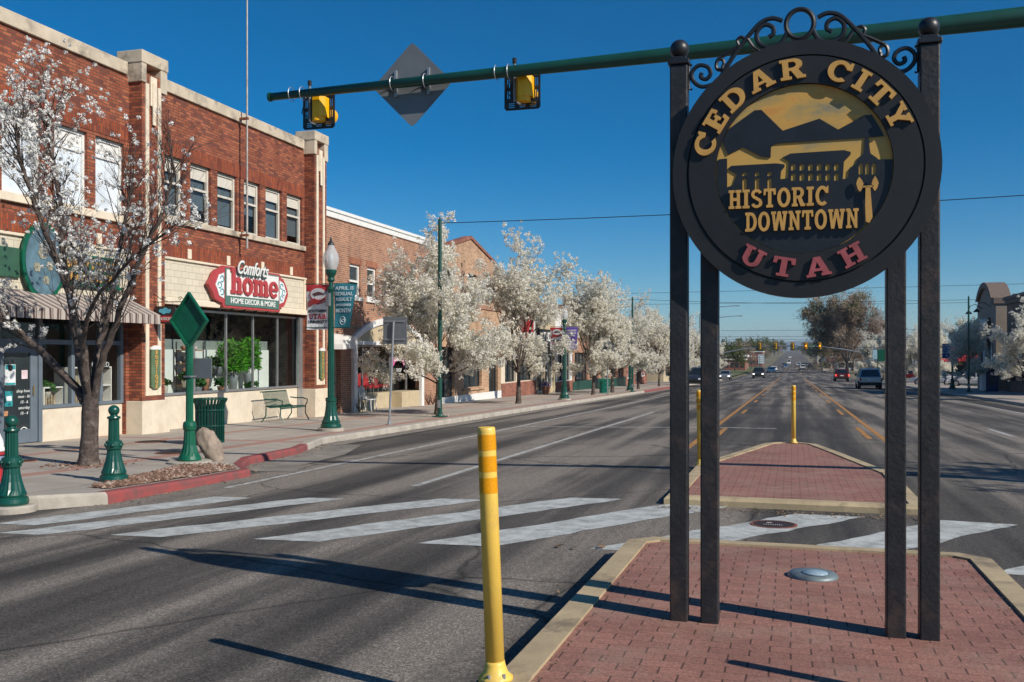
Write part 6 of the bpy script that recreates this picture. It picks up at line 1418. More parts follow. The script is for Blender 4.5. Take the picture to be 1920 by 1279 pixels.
# ------------------------------------------------------------------ trees
MAT['twigpale'] = M('pale_twig_bark', (.17, .125, .1), .9, 0, .2, 3)
class Tree:
    def __init__(s, seed): s.r = random.Random(seed); s.wood = MB(); s.twig = MB(); s.spots = []
    def branch(s, p, d, L, r0, lev, maxlev, spread=.55, up=.12, kids=(3, 5), droop=0.):
        R_ = s.r; n = 4 if lev < 2 else 3; pts = [Vector(p)]; rad = [r0]; d = Vector(d).normalized()
        for k in range(n):
            d = (d + Vector((R_.gauss(0, .10), R_.gauss(0, .10), R_.gauss(0, .06) + up - droop))).normalized()
            pts.append(pts[-1] + d * (L / n)); rad.append(r0 * (1 - .62 * (k + 1) / n))
        (s.wood if lev < 2 else s.twig).tube(pts, rad, 7 if lev == 0 else (5 if lev == 1 else 3), False)
        if lev >= 1:
            for k in range(1, n + 1):
                if lev > 1 or k > 1: s.spots.append((pts[k], lev, (pts[k] - pts[k - 1]).normalized()))
        if lev < maxlev:
            for _ in range(R_.randint(*kids)):
                u = R_.uniform(.3, 1.0); i = min(n - 1, int(u * n)); q = pts[i].lerp(pts[i + 1], u * n - i)
                a = R_.random() * 6.283; ax = d.orthogonal().normalized(); ax = Matrix.Rotation(a, 3, d) @ ax
                nd_ = (d + ax * R_.uniform(spread * .6, spread * 1.4)).normalized()
                s.branch(q, nd_, L * R_.uniform(.45, .72), rad[i] * .6, lev + 1, maxlev, spread, up, kids, droop)
def _fit(T, o, H, W):
    zs = sorted(q[0].z - o.z for q in T.spots); rs = sorted(math.hypot(q[0].x - o.x, q[0].y - o.y) for q in T.spots)
    kz = H / zs[int(len(zs) * .995)]; kr = (W / 2) / rs[int(len(rs) * .97)]
    def g(p): 
        h = p[2] - o.z; f = min(1, max(0, h / (H * .2))); k = 1 + (kr - 1) * f
        return Vector((o.x + (p[0] - o.x) * k, o.y + (p[1] - o.y) * k, o.z + h * (1 + (kz - 1) * f)))
    T.wood.v = [tuple(g(v)) for v in T.wood.v]; T.twig.v = [tuple(g(v)) for v in T.twig.v]; T.spots = [(g(p), l, d) for p, l, d in T.spots]
def clump(mb, c, r, n, s_, R_):
    for _ in range(n):
        d = Vector((R_.gauss(0, 1), R_.gauss(0, 1), R_.gauss(0, 1))).normalized()
        p = c + d * r * R_.uniform(.35, 1.0)
        nrm = (d + Vector((R_.gauss(0, .5), R_.gauss(0, .5), R_.gauss(0, .5)))).normalized(); a = nrm.orthogonal().normalized(); a = Matrix.Rotation(R_.random() * 6.28, 3, nrm) @ a; b_ = nrm.cross(a)
        k = s_ * R_.uniform(.7, 1.25); mb.face([p - a * k, p - b_ * k * .8, p + a * k, p + b_ * k * .8])
def pear_tree(seed, H, W, nclump, leaf=.05, label='', loc=(0, 0, 0), trunk=1.75, group='white blossoming street trees', mat='blossom', lean=(0, 0)):
    T = Tree(seed); R_ = T.r
    t = thing('pear_tree', label, 'tree', loc, group); o = Vector(loc)
    T.wood.tube([o + Vector((0, 0, -.05)), o + Vector((.01, 0, .15)), o + Vector((.02, .01, trunk * .6)), o + Vector((.0, .02, trunk)), o + Vector((.0, .02, trunk + .3))], [.17, .13, .112, .1, .04], 10, False)
    nl = 7
    for k in range(nl):
        a = 6.283 * k / nl + R_.uniform(-.3, .3); tilt = R_.uniform(.22, .62) if k else .08
        d = Vector((math.cos(a) * math.sin(tilt) + lean[0], math.sin(a) * math.sin(tilt) + lean[1], math.cos(tilt)))
        T.branch(o + Vector((0, .02, trunk * R_.uniform(.9, 1.02))), d, (H - trunk) * R_.uniform(.72, .92) * (1 - .25 * tilt), .065, 0, 3, .6, .07, (4, 5))
    # lower side limbs
    for k in range(4):
        a = 6.283 * k / 4 + R_.uniform(-.4, .4)
        T.branch(o + Vector((0, 0, trunk * R_.uniform(.85, 1.0))), Vector((math.cos(a), math.sin(a), R_.uniform(.35, .6))), W * R_.uniform(.42, .55), .045, 0, 3, .6, .03, (3, 5))
    _fit(T, o, H, W)
    smoothed(T.wood).build('trunk', MAT['bark'], t, recalc=False); T.twig.build('branches', MAT['twig'], t, recalc=False)
    cr = MB(); sp_ = [q for q in T.spots if q[1] >= 2]; R_.shuffle(sp_)
    for k in range(nclump):
        p, lev, d = sp_[k % len(sp_)]
        c = p + Vector((R_.gauss(0, .12), R_.gauss(0, .12), R_.gauss(0, .1)))
        clump(cr, c, R_.uniform(.07, .15), 22, leaf, R_)
    cr.build('crown', MAT[mat], t, recalc=False)
    ring = MB()
    for _ in range(160): a = R_.random() * 6.28; rr = abs(R_.gauss(0, .45)) + .1; pebble(ring, o.x + rr * math.cos(a), o.y + rr * math.sin(a), o.z + .004, R_.uniform(.012, .03), R_)
    tag(ring.build('fallen_petals', M('fallen_petal', (.5, .4, .33), .9, 0, .4, 40), t), kind='stuff')
    return t
ws = lambda x, y: (x, y, gz(y))
p1_ = pear_tree(11, 6.3, 4.9, 4600, .031, 'white blossoming pear behind the tall green pole, nearest in full bloom', ws(-11.55, 30.6))
p2_ = pear_tree(23, 7.6, 4.3, 4400, .033, 'white blossoming pear with a tall leaning top, left of the second lamp', ws(-11.75, 41.3), 2.0, lean=(.06, 0))
p3_ = pear_tree(37, 7.0, 5.2, 4600, .036, 'white blossoming pear with a forked trunk left of the teal bin', ws(-11.4, 56.4), 1.5)
LT = [(-11.3, 62.2, 0, 1.06, 'white blossoming pear with a dark trunk right of the teal bin'), (-11.4, 74, 1, .92, 'white blossoming pear just beyond the far dark pole'), (-11.4, 86, 2, .98, 'white blossoming pear by the far red kerb'), (-11.6, 98, 0, .95, 'white blossoming pear near the poster windows'), (-11.6, 110, 1, .95, 'white blossoming pear left of the outer sign post'), (-11.8, 124, 2, .95, 'white blossoming pear in the gap between the left sign posts'), (-12, 142, 0, 1.0, 'white blossoming pear just right of the left sign posts'), (-12.5, 168, 1, .95, 'last small white blossoming pear of the left row')]
for i, (x, y, k, s_, lab) in enumerate(LT): copy_at((p1_, p2_, p3_)[k], ws(x, y), lab, 1.3 + i * 1.9, s_)
RT = [(12.3, 168, 1, 1.0, 'white blossoming pear before the big bare tree'), (13, 152, 0, 1.0, 'white blossoming pear left of the inner right sign post'), (12.4, 134, 2, .95, 'white blossoming pear beside the inner right sign post'), (12.9, 112, 0, .95, 'white blossoming pear between the right sign posts'), (13.2, 100, 1, .8, 'white blossoming pear in front of the red roofed shop'), (12.7, 78.5, 2, .76, 'shaded blossoming pear before the arched building'), (12.4, 58.5, 0, .82, 'half lit blossoming pear cut by the right edge'), (12.2, 13.2, 1, 1.0, 'blossoming pear out to the right that shades the street')]
for i, (x, y, k, s_, lab) in enumerate(RT): copy_at((p1_, p2_, p3_)[k], ws(x, y), lab, .7 + i * 2.3, s_)
# the sparse pear tree at the left corner: limbs follow the photograph
T = Tree(5); R_ = T.r; o = Vector((-10.93, 13.0, wz(13)))
t = thing('pear_tree', 'near bare branched pear with scattered white flowers before the awning shop', 'tree', tuple(o))
fork = o + Vector((.04, 0, 1.05))
T.wood.tube([o + Vector((0, 0, -.05)), o + Vector((.0, 0, .12)), o + Vector((.02, 0, .5)), o + Vector((.03, 0, .85)), fork + Vector((0, 0, .05)), fork + Vector((0, 0, .35))], [.21, .155, .132, .135, .115, .05], 12, False)
def limb(pts, r0, r1, seedspots=True, lev=0, kidl=1.1):
    P = [Vector(p) for p in pts]; Q = []
    for i in range(len(P) - 1):
        p0, p1, p2, p3 = P[max(i - 1, 0)], P[i], P[i + 1], P[min(i + 2, len(P) - 1)]
        for k in range(4):
            u = k / 4; Q.append(.5 * (2 * p1 + (p2 - p0) * u + (2 * p0 - 5 * p1 + 4 * p2 - p3) * u * u + (3 * p1 - p0 - 3 * p2 + p3) * u ** 3) + Vector((R_.gauss(0, .012), R_.gauss(0, .012), R_.gauss(0, .012))))
    Q.append(P[-1]); n = len(Q)
    r0 *= .86; T.wood.tube(Q, [r0 + (r1 - r0) * k / (n - 1) for k in range(n)], 8, False)
    for k in range(int(n * .3), n):
        d = (Q[min(k + 1, n - 1)] - Q[k - 1]).normalized()
        for _ in range(2 if k < n * .6 else 3):
            a = R_.random() * 6.283; ax = Matrix.Rotation(a, 3, d) @ d.orthogonal().normalized()
            T.branch(Q[k], (d * .9 + ax * R_.uniform(.5, .9) + Vector((0, 0, .35))).normalized(), kidl * R_.uniform(.4, .9), r1 * R_.uniform(.45, .65), 1, 3, .5, .05, (3, 4))
L_ = lambda *a: [fork + Vector((0, 0, -.1))] + [Vector((x, y, z)) for x, y, z in a]
limb(L_((-11.5, 13.0, 1.35), (-12.2, 12.9, 1.95), (-12.75, 12.7, 2.4), (-13.6, 12.4, 3.0), (-14.1, 12.3, 3.9)), .085, .03)
limb(L_((-11.2, 13.1, 1.6), (-11.5, 13.3, 2.3), (-11.85, 13.5, 3.2), (-12.0, 13.6, 4.2), (-12.2, 13.6, 5.1), (-12.25, 13.6, 5.7)), .085, .02)
limb(L_((-10.95, 12.9, 1.7), (-11.1, 12.8, 2.5), (-11.3, 12.6, 3.3), (-11.6, 12.5, 4.2), (-11.75, 12.4, 4.8), (-11.8, 12.4, 5.2)), .075, .02)
limb(L_((-10.85, 13.1, 1.6), (-10.75, 13.3, 2.4), (-10.7, 13.4, 3.2), (-10.6, 13.5, 3.9), (-10.5, 13.5, 4.4)), .07, .018)
limb(L_((-10.6, 12.9, 1.5), (-10.25, 12.8, 2.1), (-9.85, 12.7, 2.8), (-9.5, 12.7, 3.5), (-9.2, 12.7, 4.1), (-9.1, 12.7, 4.45)), .075, .016)
limb(L_((-10.8, 12.7, 1.6), (-10.4, 12.4, 2.3), (-9.8, 12.2, 2.75), (-9.2, 12.0, 3.1), (-8.7, 12.0, 3.4)), .05, .014)
limb(L_((-11.0, 13.3, 1.8), (-11.4, 13.9, 2.6), (-12.2, 14.2, 3.4), (-12.9, 14.4, 4.4)), .05, .018)
smoothed(T.wood).build('trunk', MAT['bark'], t, recalc=False); T.twig.build('branches', MAT['twig'], t, recalc=False)
cr = MB()
for (p, lev, d) in T.spots:
    if lev < 2: continue
    w = min(1, max(0, (-9.6 - p.x) / 2.2))           # the left side flowers much more than the right
    if R_.random() < .013 + .09 * w:
        for _ in range(1 + int(2.2 * w * R_.random() + .5)):
            clump(cr, p + Vector((R_.gauss(0, .05), R_.gauss(0, .05), R_.gauss(0, .05))), R_.uniform(.03, .055), 16, .019, R_)
for (c0, r_, n_) in ((Vector((-8.6, 12.3, 3.4)), .28, 60), (Vector((-9.4, 12.5, 3.3)), .25, 34), (Vector((-12.2, 13.5, 6.0)), .5, 60), (Vector((-11.8, 12.4, 5.6)), .4, 30)):
    near = [q for q in T.spots if (q[0] - c0).length < max(.75, r_ * 2.2)]
    for k in range(n_ if near else 0): clump(cr, R_.choice(near)[0] + Vector((R_.gauss(0, .05), R_.gauss(0, .05), R_.gauss(0, .05))), .05, 16, .019, R_)
cr.build('crown', MAT['blossomnear'], t, recalc=False)
ring = MB()
for _ in range(260): a = R_.random() * 6.28; rr = abs(R_.gauss(0, .4)) + .12; pebble(ring, o.x + rr * math.cos(a), o.y + rr * math.sin(a), o.z + .004, R_.uniform(.012, .035), R_)
tag(ring.build('fallen_petals', MAT['gravel'], t), kind='stuff')

# big bare tree with first green, and other trees farther off
def loose_tree(seed, H, W, label, loc, mat, n, leaf, trunk, group='trees beyond the crossing', kind='leafy_tree', spreadup=.02, mat2=None, n2=0):
    T = Tree(seed); R_ = T.r; o = Vector(loc); t = thing(kind, label, 'tree', loc, group)
    T.wood.tube([o - Vector((0, 0, .3)), o + Vector((0, 0, trunk * .5)), o + Vector((.05, 0, trunk))], [H * .036, H * .028, H * .026], 9, False)
    for k in range(8):
        a = 6.283 * k / 8 + R_.uniform(-.3, .3); tilt = R_.uniform(.35, 1.05) if k else .1
        T.branch(o + Vector((0, 0, trunk * R_.uniform(.85, 1))), (math.cos(a) * math.sin(tilt), math.sin(a) * math.sin(tilt), math.cos(tilt)), ((H - trunk) * math.cos(tilt) + W * .5 * math.sin(tilt)) * .8, H * .014, 0, 3, .7, spreadup, (4, 5))
    _fit(T, o, H, W)
    smoothed(T.wood).build('trunk', MAT['bark'], t, recalc=False); T.twig.build('branches', MAT['twigpale'], t, recalc=False)
    sp_ = [q for q in T.spots if q[1] >= 2]; R_.shuffle(sp_); cr = MB()
    for k in range(n):
        p, lev, d = sp_[k % len(sp_)]; c = p + Vector((R_.gauss(0, 1), R_.gauss(0, 1), R_.gauss(0, .8))) * H * .03
        if mat == 'treebare':     # fine twigs: slender slivers
            for _ in range(7):
                dd = (d + Vector((R_.gauss(0, .7), R_.gauss(0, .7), R_.gauss(0, .6)))).normalized() * leaf * 5; w_ = dd.orthogonal().normalized() * leaf * .34; q = c + Vector((R_.gauss(0, .02), R_.gauss(0, .02), R_.gauss(0, .02))) * H; cr.face([q - w_, q + w_, q + dd])
        else: clump(cr, c, H * .035, 9, leaf, R_)
    cr.build('crown', MAT[mat], t, recalc=False)
    if mat2:
        c2 = MB(); o2 = [q for q in sp_ if q[0].x < o.x - W * .2] + [q for q in sp_ if q[0].z > o.z + H * .75]
        for k in range(n2): clump(c2, R_.choice(o2)[0] + Vector((R_.gauss(0, 1), R_.gauss(0, 1), R_.gauss(0, 1))) * .5, .8, 8, leaf, R_)
        c2.build('young_leaves', MAT[mat2], t, recalc=False)
    return t
loose_tree(71, 19.8, 22, 'huge spreading bare brown tree with first green leaves right of the road', (13.6, 262, gz(262)), 'treebare', 4200, .2, 3.2, None, 'bare_tree', .0, 'treegreen', 700)
loose_tree(72, 15, 14, 'bare brown tree behind the huge spreading one', (24, 285, gz(285)), 'treebare', 1800, .2, 2.6, None, 'bare_tree', .0)
g1 = loose_tree(81, 9, 8, 'pale green tree rising above the arched shop street lamp', (25, 150, gz(150)), 'treegreen', 700, .13, 2.2)
g2 = loose_tree(82, 8, 7, 'brown bare round tree at the far crossing, left of the light pole', (-24, 300, gz(300)), 'treebare', 500, .17, 2, kind='bare_tree')
FX = lambda px, Y: (-sn_ + (px - 960) / 1800 * cs_) / (cs_ + (px - 960) / 1800 * sn_) * Y
FT = [(33, 170, 0, 1.1, 'pale green tree behind the red roof'), (41, 150, 0, 1.2, 'pale green tree right of the red roof'),
      (FX(1378, 300), 300, 0, .95, 'far pale green tree, nearest beyond the crossing on the left'), (FX(1371, 380), 380, 0, 1.3, 'far pale green tree just right of the last left blossom'), (FX(1389, 420), 420, 1, 1.35, 'far bare tree over the white canopy'), (FX(1399, 500), 500, 0, 1.5, 'tall far green tree over the left roofs'), (FX(1409, 560), 560, 1, 1.7, 'far bare tree right of the tall green one'), (FX(1418, 540), 540, 0, 1.65, 'highest far green tree on the left'), (FX(1427, 640), 640, 1, 1.5, 'far bare tree behind the pale sign board'), (FX(1435, 760), 760, 0, 1.7, 'far green tree left of the rising road'), (FX(1444, 900), 900, 0, 1.8, 'broad far green tree near the pale ridge'), (FX(1452, 1000), 1000, 1, 1.8, 'far bare tree above the white cars'), (FX(1459, 1200), 1200, 0, 2.0, 'far green tree beside the top of the road'), (FX(1466, 1500), 1500, 0, 2.2, 'last green tree left of the top of the road'),
      (FX(1396, 360), 360, 1, .6, 'small bare tree by the distant lamps'), (FX(1391, 330), 330, 0, .5, 'small yellow green shrub tree by the distant lamps'),
      (FX(1512, 1000), 1000, 0, 1.5, 'far green tree right of the top of the road'), (FX(1519, 760), 760, 1, 1.4, 'far bare tree right of the green street name plate'), (FX(1528, 600), 600, 0, 1.3, 'far green tree behind the yellow signals'), (FX(1541, 480), 480, 1, 1.4, 'far bare tree behind the bus shelter'), (FX(1552, 420), 420, 0, 1.2, 'far green tree right of the bus shelter'), (19, 330, 1, 1.5, 'bare tree behind the trunk of the huge spreading one')]
for i, (x, y, k, s_, lab) in enumerate(FT): copy_at((g1, g2)[k], (x, y, gz(y) - .1), lab, i * 1.7, s_)

# ------------------------------------------------------------------ vehicles
def car(name, label, loc, style, paint, rz_=0., group='vehicles on the street', lights='rear', parts=True):
    """x forward; nose at +L/2"""
    sty = {'suv': (4.9, 1.92, 1.78, [(-2.45, .62, 1.02), (-2.42, .4, 1.08), (-2.3, .36, 1.1), (1.0, .36, 1.1), (1.25, .36, 1.08), (2.2, .38, .98), (2.42, .45, .82), (2.46, .5, .7)], [(-2.28, 1.08), (-2.05, 1.70), (-1.6, 1.78), (.1, 1.76), (.45, 1.68), (1.2, 1.08)]),
           'sedan': (4.7, 1.8, 1.45, [(-2.34, .55, .86), (-2.28, .38, .98), (-1.9, .32, 1.0), (.9, .32, .98), (1.2, .32, .95), (2.1, .34, .8), (2.3, .42, .68), (2.35, .5, .6)], [(-1.75, .98), (-1.0, 1.40), (-.5, 1.45), (.2, 1.43), (.5, 1.35), (1.25, .95)]),
           'pickup': (5.7, 2.0, 1.88, [(-2.85, .62, 1.12), (-2.82, .5, 1.16), (-2.7, .48, 1.18), (1.2, .48, 1.18), (1.5, .48, 1.18), (2.6, .5, 1.1), (2.82, .55, .95), (2.86, .6, .8)], [(-.9, 1.18), (-.75, 1.8), (-.4, 1.88), (.5, 1.86), (.8, 1.75), (1.45, 1.18)]),
           'van': (5.6, 2.0, 2.3, [(-2.8, .5, 1.2), (-2.78, .4, 1.3), (-2.7, .38, 1.3), (1.6, .38, 1.25), (1.9, .38, 1.2), (2.5, .4, 1.05), (2.75, .45, .9), (2.8, .5, .7)], [(-2.75, 1.3), (-2.7, 2.2), (-2.5, 2.3), (1.0, 2.3), (1.3, 2.2), (2.0, 1.25)])}[style]
    L, W, H, low, cab = sty; o = Vector(loc); t = thing(name, label, 'truck' if style == 'pickup' else ('van' if style == 'van' else 'car'), (0, 0, 0), group)
    hw = W / 2
    mb = MB()
    rings = []
    for (x, zb, zt) in low:
        tf = 1 if abs(x) < L * .42 else .9; w = hw * tf
        rings.append([(x, -w * .96, zb), (x, -w, (zb + zt) / 2), (x, -w * .97, zt - .06), (x, -w * .86, zt), (x, w * .86, zt), (x, w * .97, zt - .06), (x, w, (zb + zt) / 2), (x, w * .96, zb)])
    n = 8; vs = [p for r_ in rings for p in r_]
    fs = [(i * n + k, i * n + (k + 1) % n, (i + 1) * n + (k + 1) % n, (i + 1) * n + k) for i in range(len(rings) - 1) for k in range(n)] + [list(range(n)), [(len(rings) - 1) * n + k for k in range(n)][::-1]]
    mb.add(vs, fs)
    # roof and pillars
    top = [(x, z) for x, z in cab]
    def cw(z): return hw * (.9 - .2 * (z - cab[0][1]) / (H - cab[0][1]))
    rf = top[1:-1]
    mb.add([(x, s_ * cw(z), z) for x, z in rf for s_ in (-1, 1)], [(2 * i, 2 * i + 1, 2 * i + 3, 2 * i + 2) for i in range(len(rf) - 1)])
    for s_ in (-1, 1):
        for (p, q) in ((0, 1), (-1, -2)):
            mb.bar((top[p][0], s_ * (cw(top[p][1]) - .02), top[p][1] - .03), (top[q][0], s_ * (cw(top[q][1]) - .02), top[q][1]), .09)
        xm = (top[1][0] + top[-2][0]) / 2 - .1; mb.bar((xm, s_ * (cw(top[0][1]) - .015), top[0][1] - .02), (xm, s_ * (cw(H) - .015), H - .04), .09)
    if style == 'pickup': mb.box(-2.75, -.95, -.8, .8, 1.19, 1.2)
    body = mb.build('body', paint, t)
    for p in body.data.polygons: p.use_smooth = False
    g = MB()
    loops = [[(x, s_ * cw(z) * .985, z - (.03 if i in (1, 2, 3, 4) else 0)) for i, (x, z) in enumerate(top)] for s_ in (-1, 1)]
    for lp in loops: g.face(lp)
    for i in (0, len(top) - 2): g.face([loops[0][i], loops[1][i], loops[1][i + 1], loops[0][i + 1]])
    g.build('windows', MAT['carglass'], t)
    wr = .36 if style != 'sedan' else .32
    for x in (-L * .31, L * .31):
        for s_ in (-1, 1):
            q = MB(); q.cyl((x, s_ * (hw - .24), wr), (x, s_ * (hw + .005), wr), wr, None, 18); w_ = q.build('wheel', MAT['blackrub'], t)
            q = MB(); q.cyl((x, s_ * (hw + .006), wr), (x, s_ * (hw + .02), wr), wr * .6, wr * .5, 12); q.build('rim', MAT['silver'], w_)
    xr_, xf_ = -L / 2, L / 2
    zl = low[0][2] - .02
    for s_ in (-1, 1):
        q = MB(); q.bbox(xr_ - .03, xr_ + .16, s_ * hw * .88 - .13 * (1 if s_ > 0 else 1), s_ * hw * .88 + .02, zl - .26, zl - .02, .02); q.build('tail_light', MAT['taillit'] if lights == 'brake' else MAT['tail'], t)
        q = MB(); q.bbox(xf_ - .16, xf_ + .02, s_ * hw * .74 - .17, s_ * hw * .74 + .17, low[-1][2] - .12, low[-1][2] + .06, .02); q.build('headlight', MAT['headlit'] if lights == 'front' else MAT['paper'], t)
        q = MB(); q.bbox(cab[-1][0] - .45, cab[-1][0] - .25, s_ * (hw + .02) - .09, s_ * (hw + .02) + .09, cab[-1][1] + .02, cab[-1][1] + .2, .03); q.build('mirror', MAT['darkframe'], t)
    q = MB(); q.bbox(xr_ - .1, xr_ + .1, -hw * .92, hw * .92, .34, .62, .04); q.build('rear_bumper', MAT['blackrub'] if style != 'sedan' else paint, t)
    q = MB(); q.bbox(xf_ - .15, xf_ + .06, -hw * .9, hw * .9, .3, .52, .04); q.build('front_bumper', MAT['blackrub'] if style in ('suv', 'pickup') else paint, t)
    q = MB(); q.bbox(xf_ - .05, xf_ + .03, -hw * .5, hw * .5, .58, low[-1][2], .01); q.build('grille', MAT['darkframe'], t)
    q = MB(); q.box(xr_ - .035, xr_ - .02, -.24, .24, .76, .9); q.build('number_plate', MAT['paper'], t)
    t.location = loc; t.rotation_euler = (0, 0, rz_); ORG[t.name] = Vector((0, 0, 0))
    return t
MAT['carglass'] = M('car_glass', (.012, .016, .018), .05, 0, .1, 2, 0, None, 0, .9)
MAT['tail'] = M('tail_light', (.35, .02, .02), .25); MAT['taillit'] = emit_mat('brake_light', (.9, .04, .03), 2.5); MAT['headlit'] = emit_mat('lit_headlight', (1, .97, .88), 1.6)
def paint(n, c, met=.3): return M('car_paint_' + n, c, .28, met, .05, 2)
U, D = R(90), R(-90)
def cx(px, Y): 
    r = (px - 960) / 1800; d = (-sn_ + r * cs_, cs_ + r * sn_); return Y * d[0] / d[1]
def at(px, Y, kind='road'): x = cx(px, Y); return (x, Y, rz(x, Y))
car('suv', 'silver suv driving away, nearest vehicle between the right sign posts', at(1628, 89), 'suv', paint('silver', (.40, .42, .44), .6), U)
car('suv', 'dark red suv with its brake lights on, left of the silver one', at(1577, 143), 'suv', paint('red', (.16, .015, .015)), U, lights='brake')
car('pickup_truck', 'dark blue pickup coming towards the camera behind the left sign posts', at(1303, 97), 'pickup', paint('navy', (.03, .045, .07)), D)
car('sedan', 'silver grey car parked at the left kerb right of the sign posts', at(1360, 158), 'sedan', paint('grey', (.36, .38, .39), .6), D, lights='front')
car('pickup_truck', 'dark pickup with lit headlights coming down the left lane', at(1422.5, 172), 'pickup', paint('charcoal', (.05, .055, .06)), D, lights='front')
car('sedan', 'white car coming down the hill, nearer of two', at(1446, 272), 'sedan', paint('white', (.75, .75, .73), 0), R(-80))
car('sedan', 'white car coming down the hill, farther of two', at(1451, 300), 'sedan', paint('white', (.75, .75, .73), 0), R(-85))
car('sedan', 'small blue car far up the left lanes', at(1473.5, 385), 'sedan', paint('blue', (.10, .2, .32)), D)
car('sedan', 'small dark car beyond the blue one', at(1470.5, 430), 'sedan', paint('black', (.03, .03, .035)), D)
car('delivery_van', 'white van far up the left lane', at(1479, 520), 'van', paint('white', (.75, .75, .73), 0), D)
car('pickup_truck', 'white pickup far up the right lane', at(1497, 430), 'pickup', paint('white', (.75, .75, .73), 0), U)
car('suv', 'white suv driving away in the middle distance', at(1505, 330), 'suv', paint('white', (.75, .75, .73), 0), U)
car('suv', 'dark suv driving away beside the white one', at(1519.5, 335), 'suv', paint('green', (.03, .05, .045)), U)
car('delivery_van', 'tiny white van near the top of the hill', at(1481, 760), 'van', paint('white', (.75, .75, .73), 0), D)
for k, (x, y, s_) in enumerate(((17.2, 104, 'white car parked in the lot beside the arched building'), (14.6, 112, 'white car parked in the lot, half behind the right sign post'), (31, 104, 'white car parked far right behind the brick shop'))):
    car('sedan', s_, (x, y, gz(y) - .05), 'sedan', paint('white', (.75, .75, .73), 0), R(165))
car('sedan', 'small red car parked behind the blossom on the right', (17.5, 160, gz(160) - .05), 'sedan', paint('red', (.3, .02, .02)), R(180))

# ------------------------------------------------------------------ far crossing, signals, low buildings
YG = 178
def gantry(side, label, y):
    x0 = side * 13.0; zg = gz(y); t = thing('signal_mast', label, 'traffic signal pole', (x0, y, zg), 'signal masts at the far crossing')
    mb = MB(); mb.cyl((x0, y, zg), (x0, y, zg + 4.4), .16, .13, 12); mb.build('upright', MAT['grey'], t)
    mb = MB(); mb.tube([(x0, y, zg + 4.2), (x0 - side * 4, y, zg + 5.0), (x0 - side * 8, y, zg + 5.55), (x0 - side * 14, y, zg + 5.7)], [.12, .11, .09, .07], 10); mb.build('arm', MAT['grey'], t)
    return t
gantry(-1, 'pale signal mast with a curved arm from the left at the far crossing', YG); gantry(1, 'pale signal mast with a curved arm from the right at the far crossing', YG + 2)
def far_signal(x, y, lab, lit):
    zg = gz(y) + 5.1; t = thing('traffic_light', lab, 'traffic light', (x, y, zg), 'traffic lights at the far crossing')
    mb = MB(); mb.bbox(x - .22, x + .22, y - .35, y - .12, zg - .05, zg + 1.1, .03); mb.build('housing', MAT['sigyellow'], t)
    mb = MB(); mb.box(x - .34, x + .34, y - .11, y - .1, zg - .15, zg + 1.2); mb.build('backplate', MAT['black'], t)
    for k in range(3):
        mb = MB(); mb.cyl((x, y - .36, zg + .18 + .35 * k), (x, y - .5, zg + .18 + .35 * k), .13, None, 12); mb.build('lens_hood', MAT['black'] if not (lit and k == 1) else MAT['amberlit'], t)
MAT['amberlit'] = emit_mat('lit_amber_lens', (1, .45, .02), 1.2)
for px, lab, lit in ((1424.5, 'yellow traffic light, leftmost over the far crossing', 0), (1454, 'yellow traffic light, second from the left over the far crossing', 0), (1486, 'yellow traffic light in the middle over the far crossing', 0), (1511, 'yellow traffic light with a glowing lens left of the green plate', 1), (1537, 'yellow traffic light with a glowing lens right of the green plate', 1)):
    far_signal(cx(px, YG), YG, lab, lit)
x = cx(1523.5, YG); t = thing('street_name_sign', 'green street name plate between the far yellow signals', 'street sign', (x, YG, gz(YG) + 5.4)); mb = MB(); mb.box(x - .62, x + .62, YG - .13, YG - .1, gz(YG) + 5.3, gz(YG) + 5.85); mb.build('panel', MAT['green2'], t)
mb = MB(); text(mb, '200 NORTH', lambda u, v, d: (u, YG - .131 - d, v), x, gz(YG) + 5.57, .3, extrude=.004, width=1.05); mb.build('lettering', MAT['white'], t)
t = thing('street_name_sign', 'tall green and pale blue sign among the right blossom trees', 'street sign', (cx(1655, 110), 110, gz(110) + 2)); x = cx(1655, 110); z = gz(110)
mb = MB(); mb.cyl((x - .5, 110, z), (x - .5, 110, z + 3.8), .05, None, 8); mb.build('post', MAT['green'], t)
mb = MB(); mb.box(x - .45, x + .5, 109.95, 109.98, z + 2.5, z + 3.75); mb.build('green_panel', MAT['green2'], t); mb = MB(); mb.box(x - 1.0, x - .55, 109.95, 109.98, z + 2.7, z + 3.7); mb.build('pale_blue_panel', M('pale_blue_panel', (.35, .55, .62), .6), t)
for k, (z_, y) in enumerate(((9.6, 165), (8.3, 175))):
    t = thing('road_light', ['curved arm road light above the left blossom, upper one', 'curved arm road light above the left blossom, lower one'][k], 'road light', (-15, y, gz(y))); mb = MB(); mb.tube([(-15, y, gz(y)), (-15, y, z_ - 1.2), (-13.8, y, z_ - .2), (-11.5, y, z_ + .05), (-9.2, y, z_ + .2)], [.12, .09, .07, .06, .05], 8); mb.build('pole', MAT['grey'], t)
    mb = MB(); mb.bbox(-9.4, -8.4, y - .15, y + .15, z_ + .1, z_ + .25, .04); mb.build('lamp_head', MAT['grey'], t)
t = thing('bus_shelter', 'pale bus shelter at the right kerb beyond the crossing', 'shelter', (cx(1552, 312), 312, gz(312))); x = cx(1552, 312); z = gz(312)
mb = MB(); mb.bbox(x - 1.5, x + 1.4, 311, 313.4, z + 2.2, z + 2.4, .03); mb.build('roof', MAT['offwhite'], t)
for dx_ in (-1.35, 1.25): mb = MB(); mb.box(x + dx_ - .08, x + dx_ + .08, 311.1, 311.26, z, z + 2.2); mb.build('post', MAT['offwhite'], t)
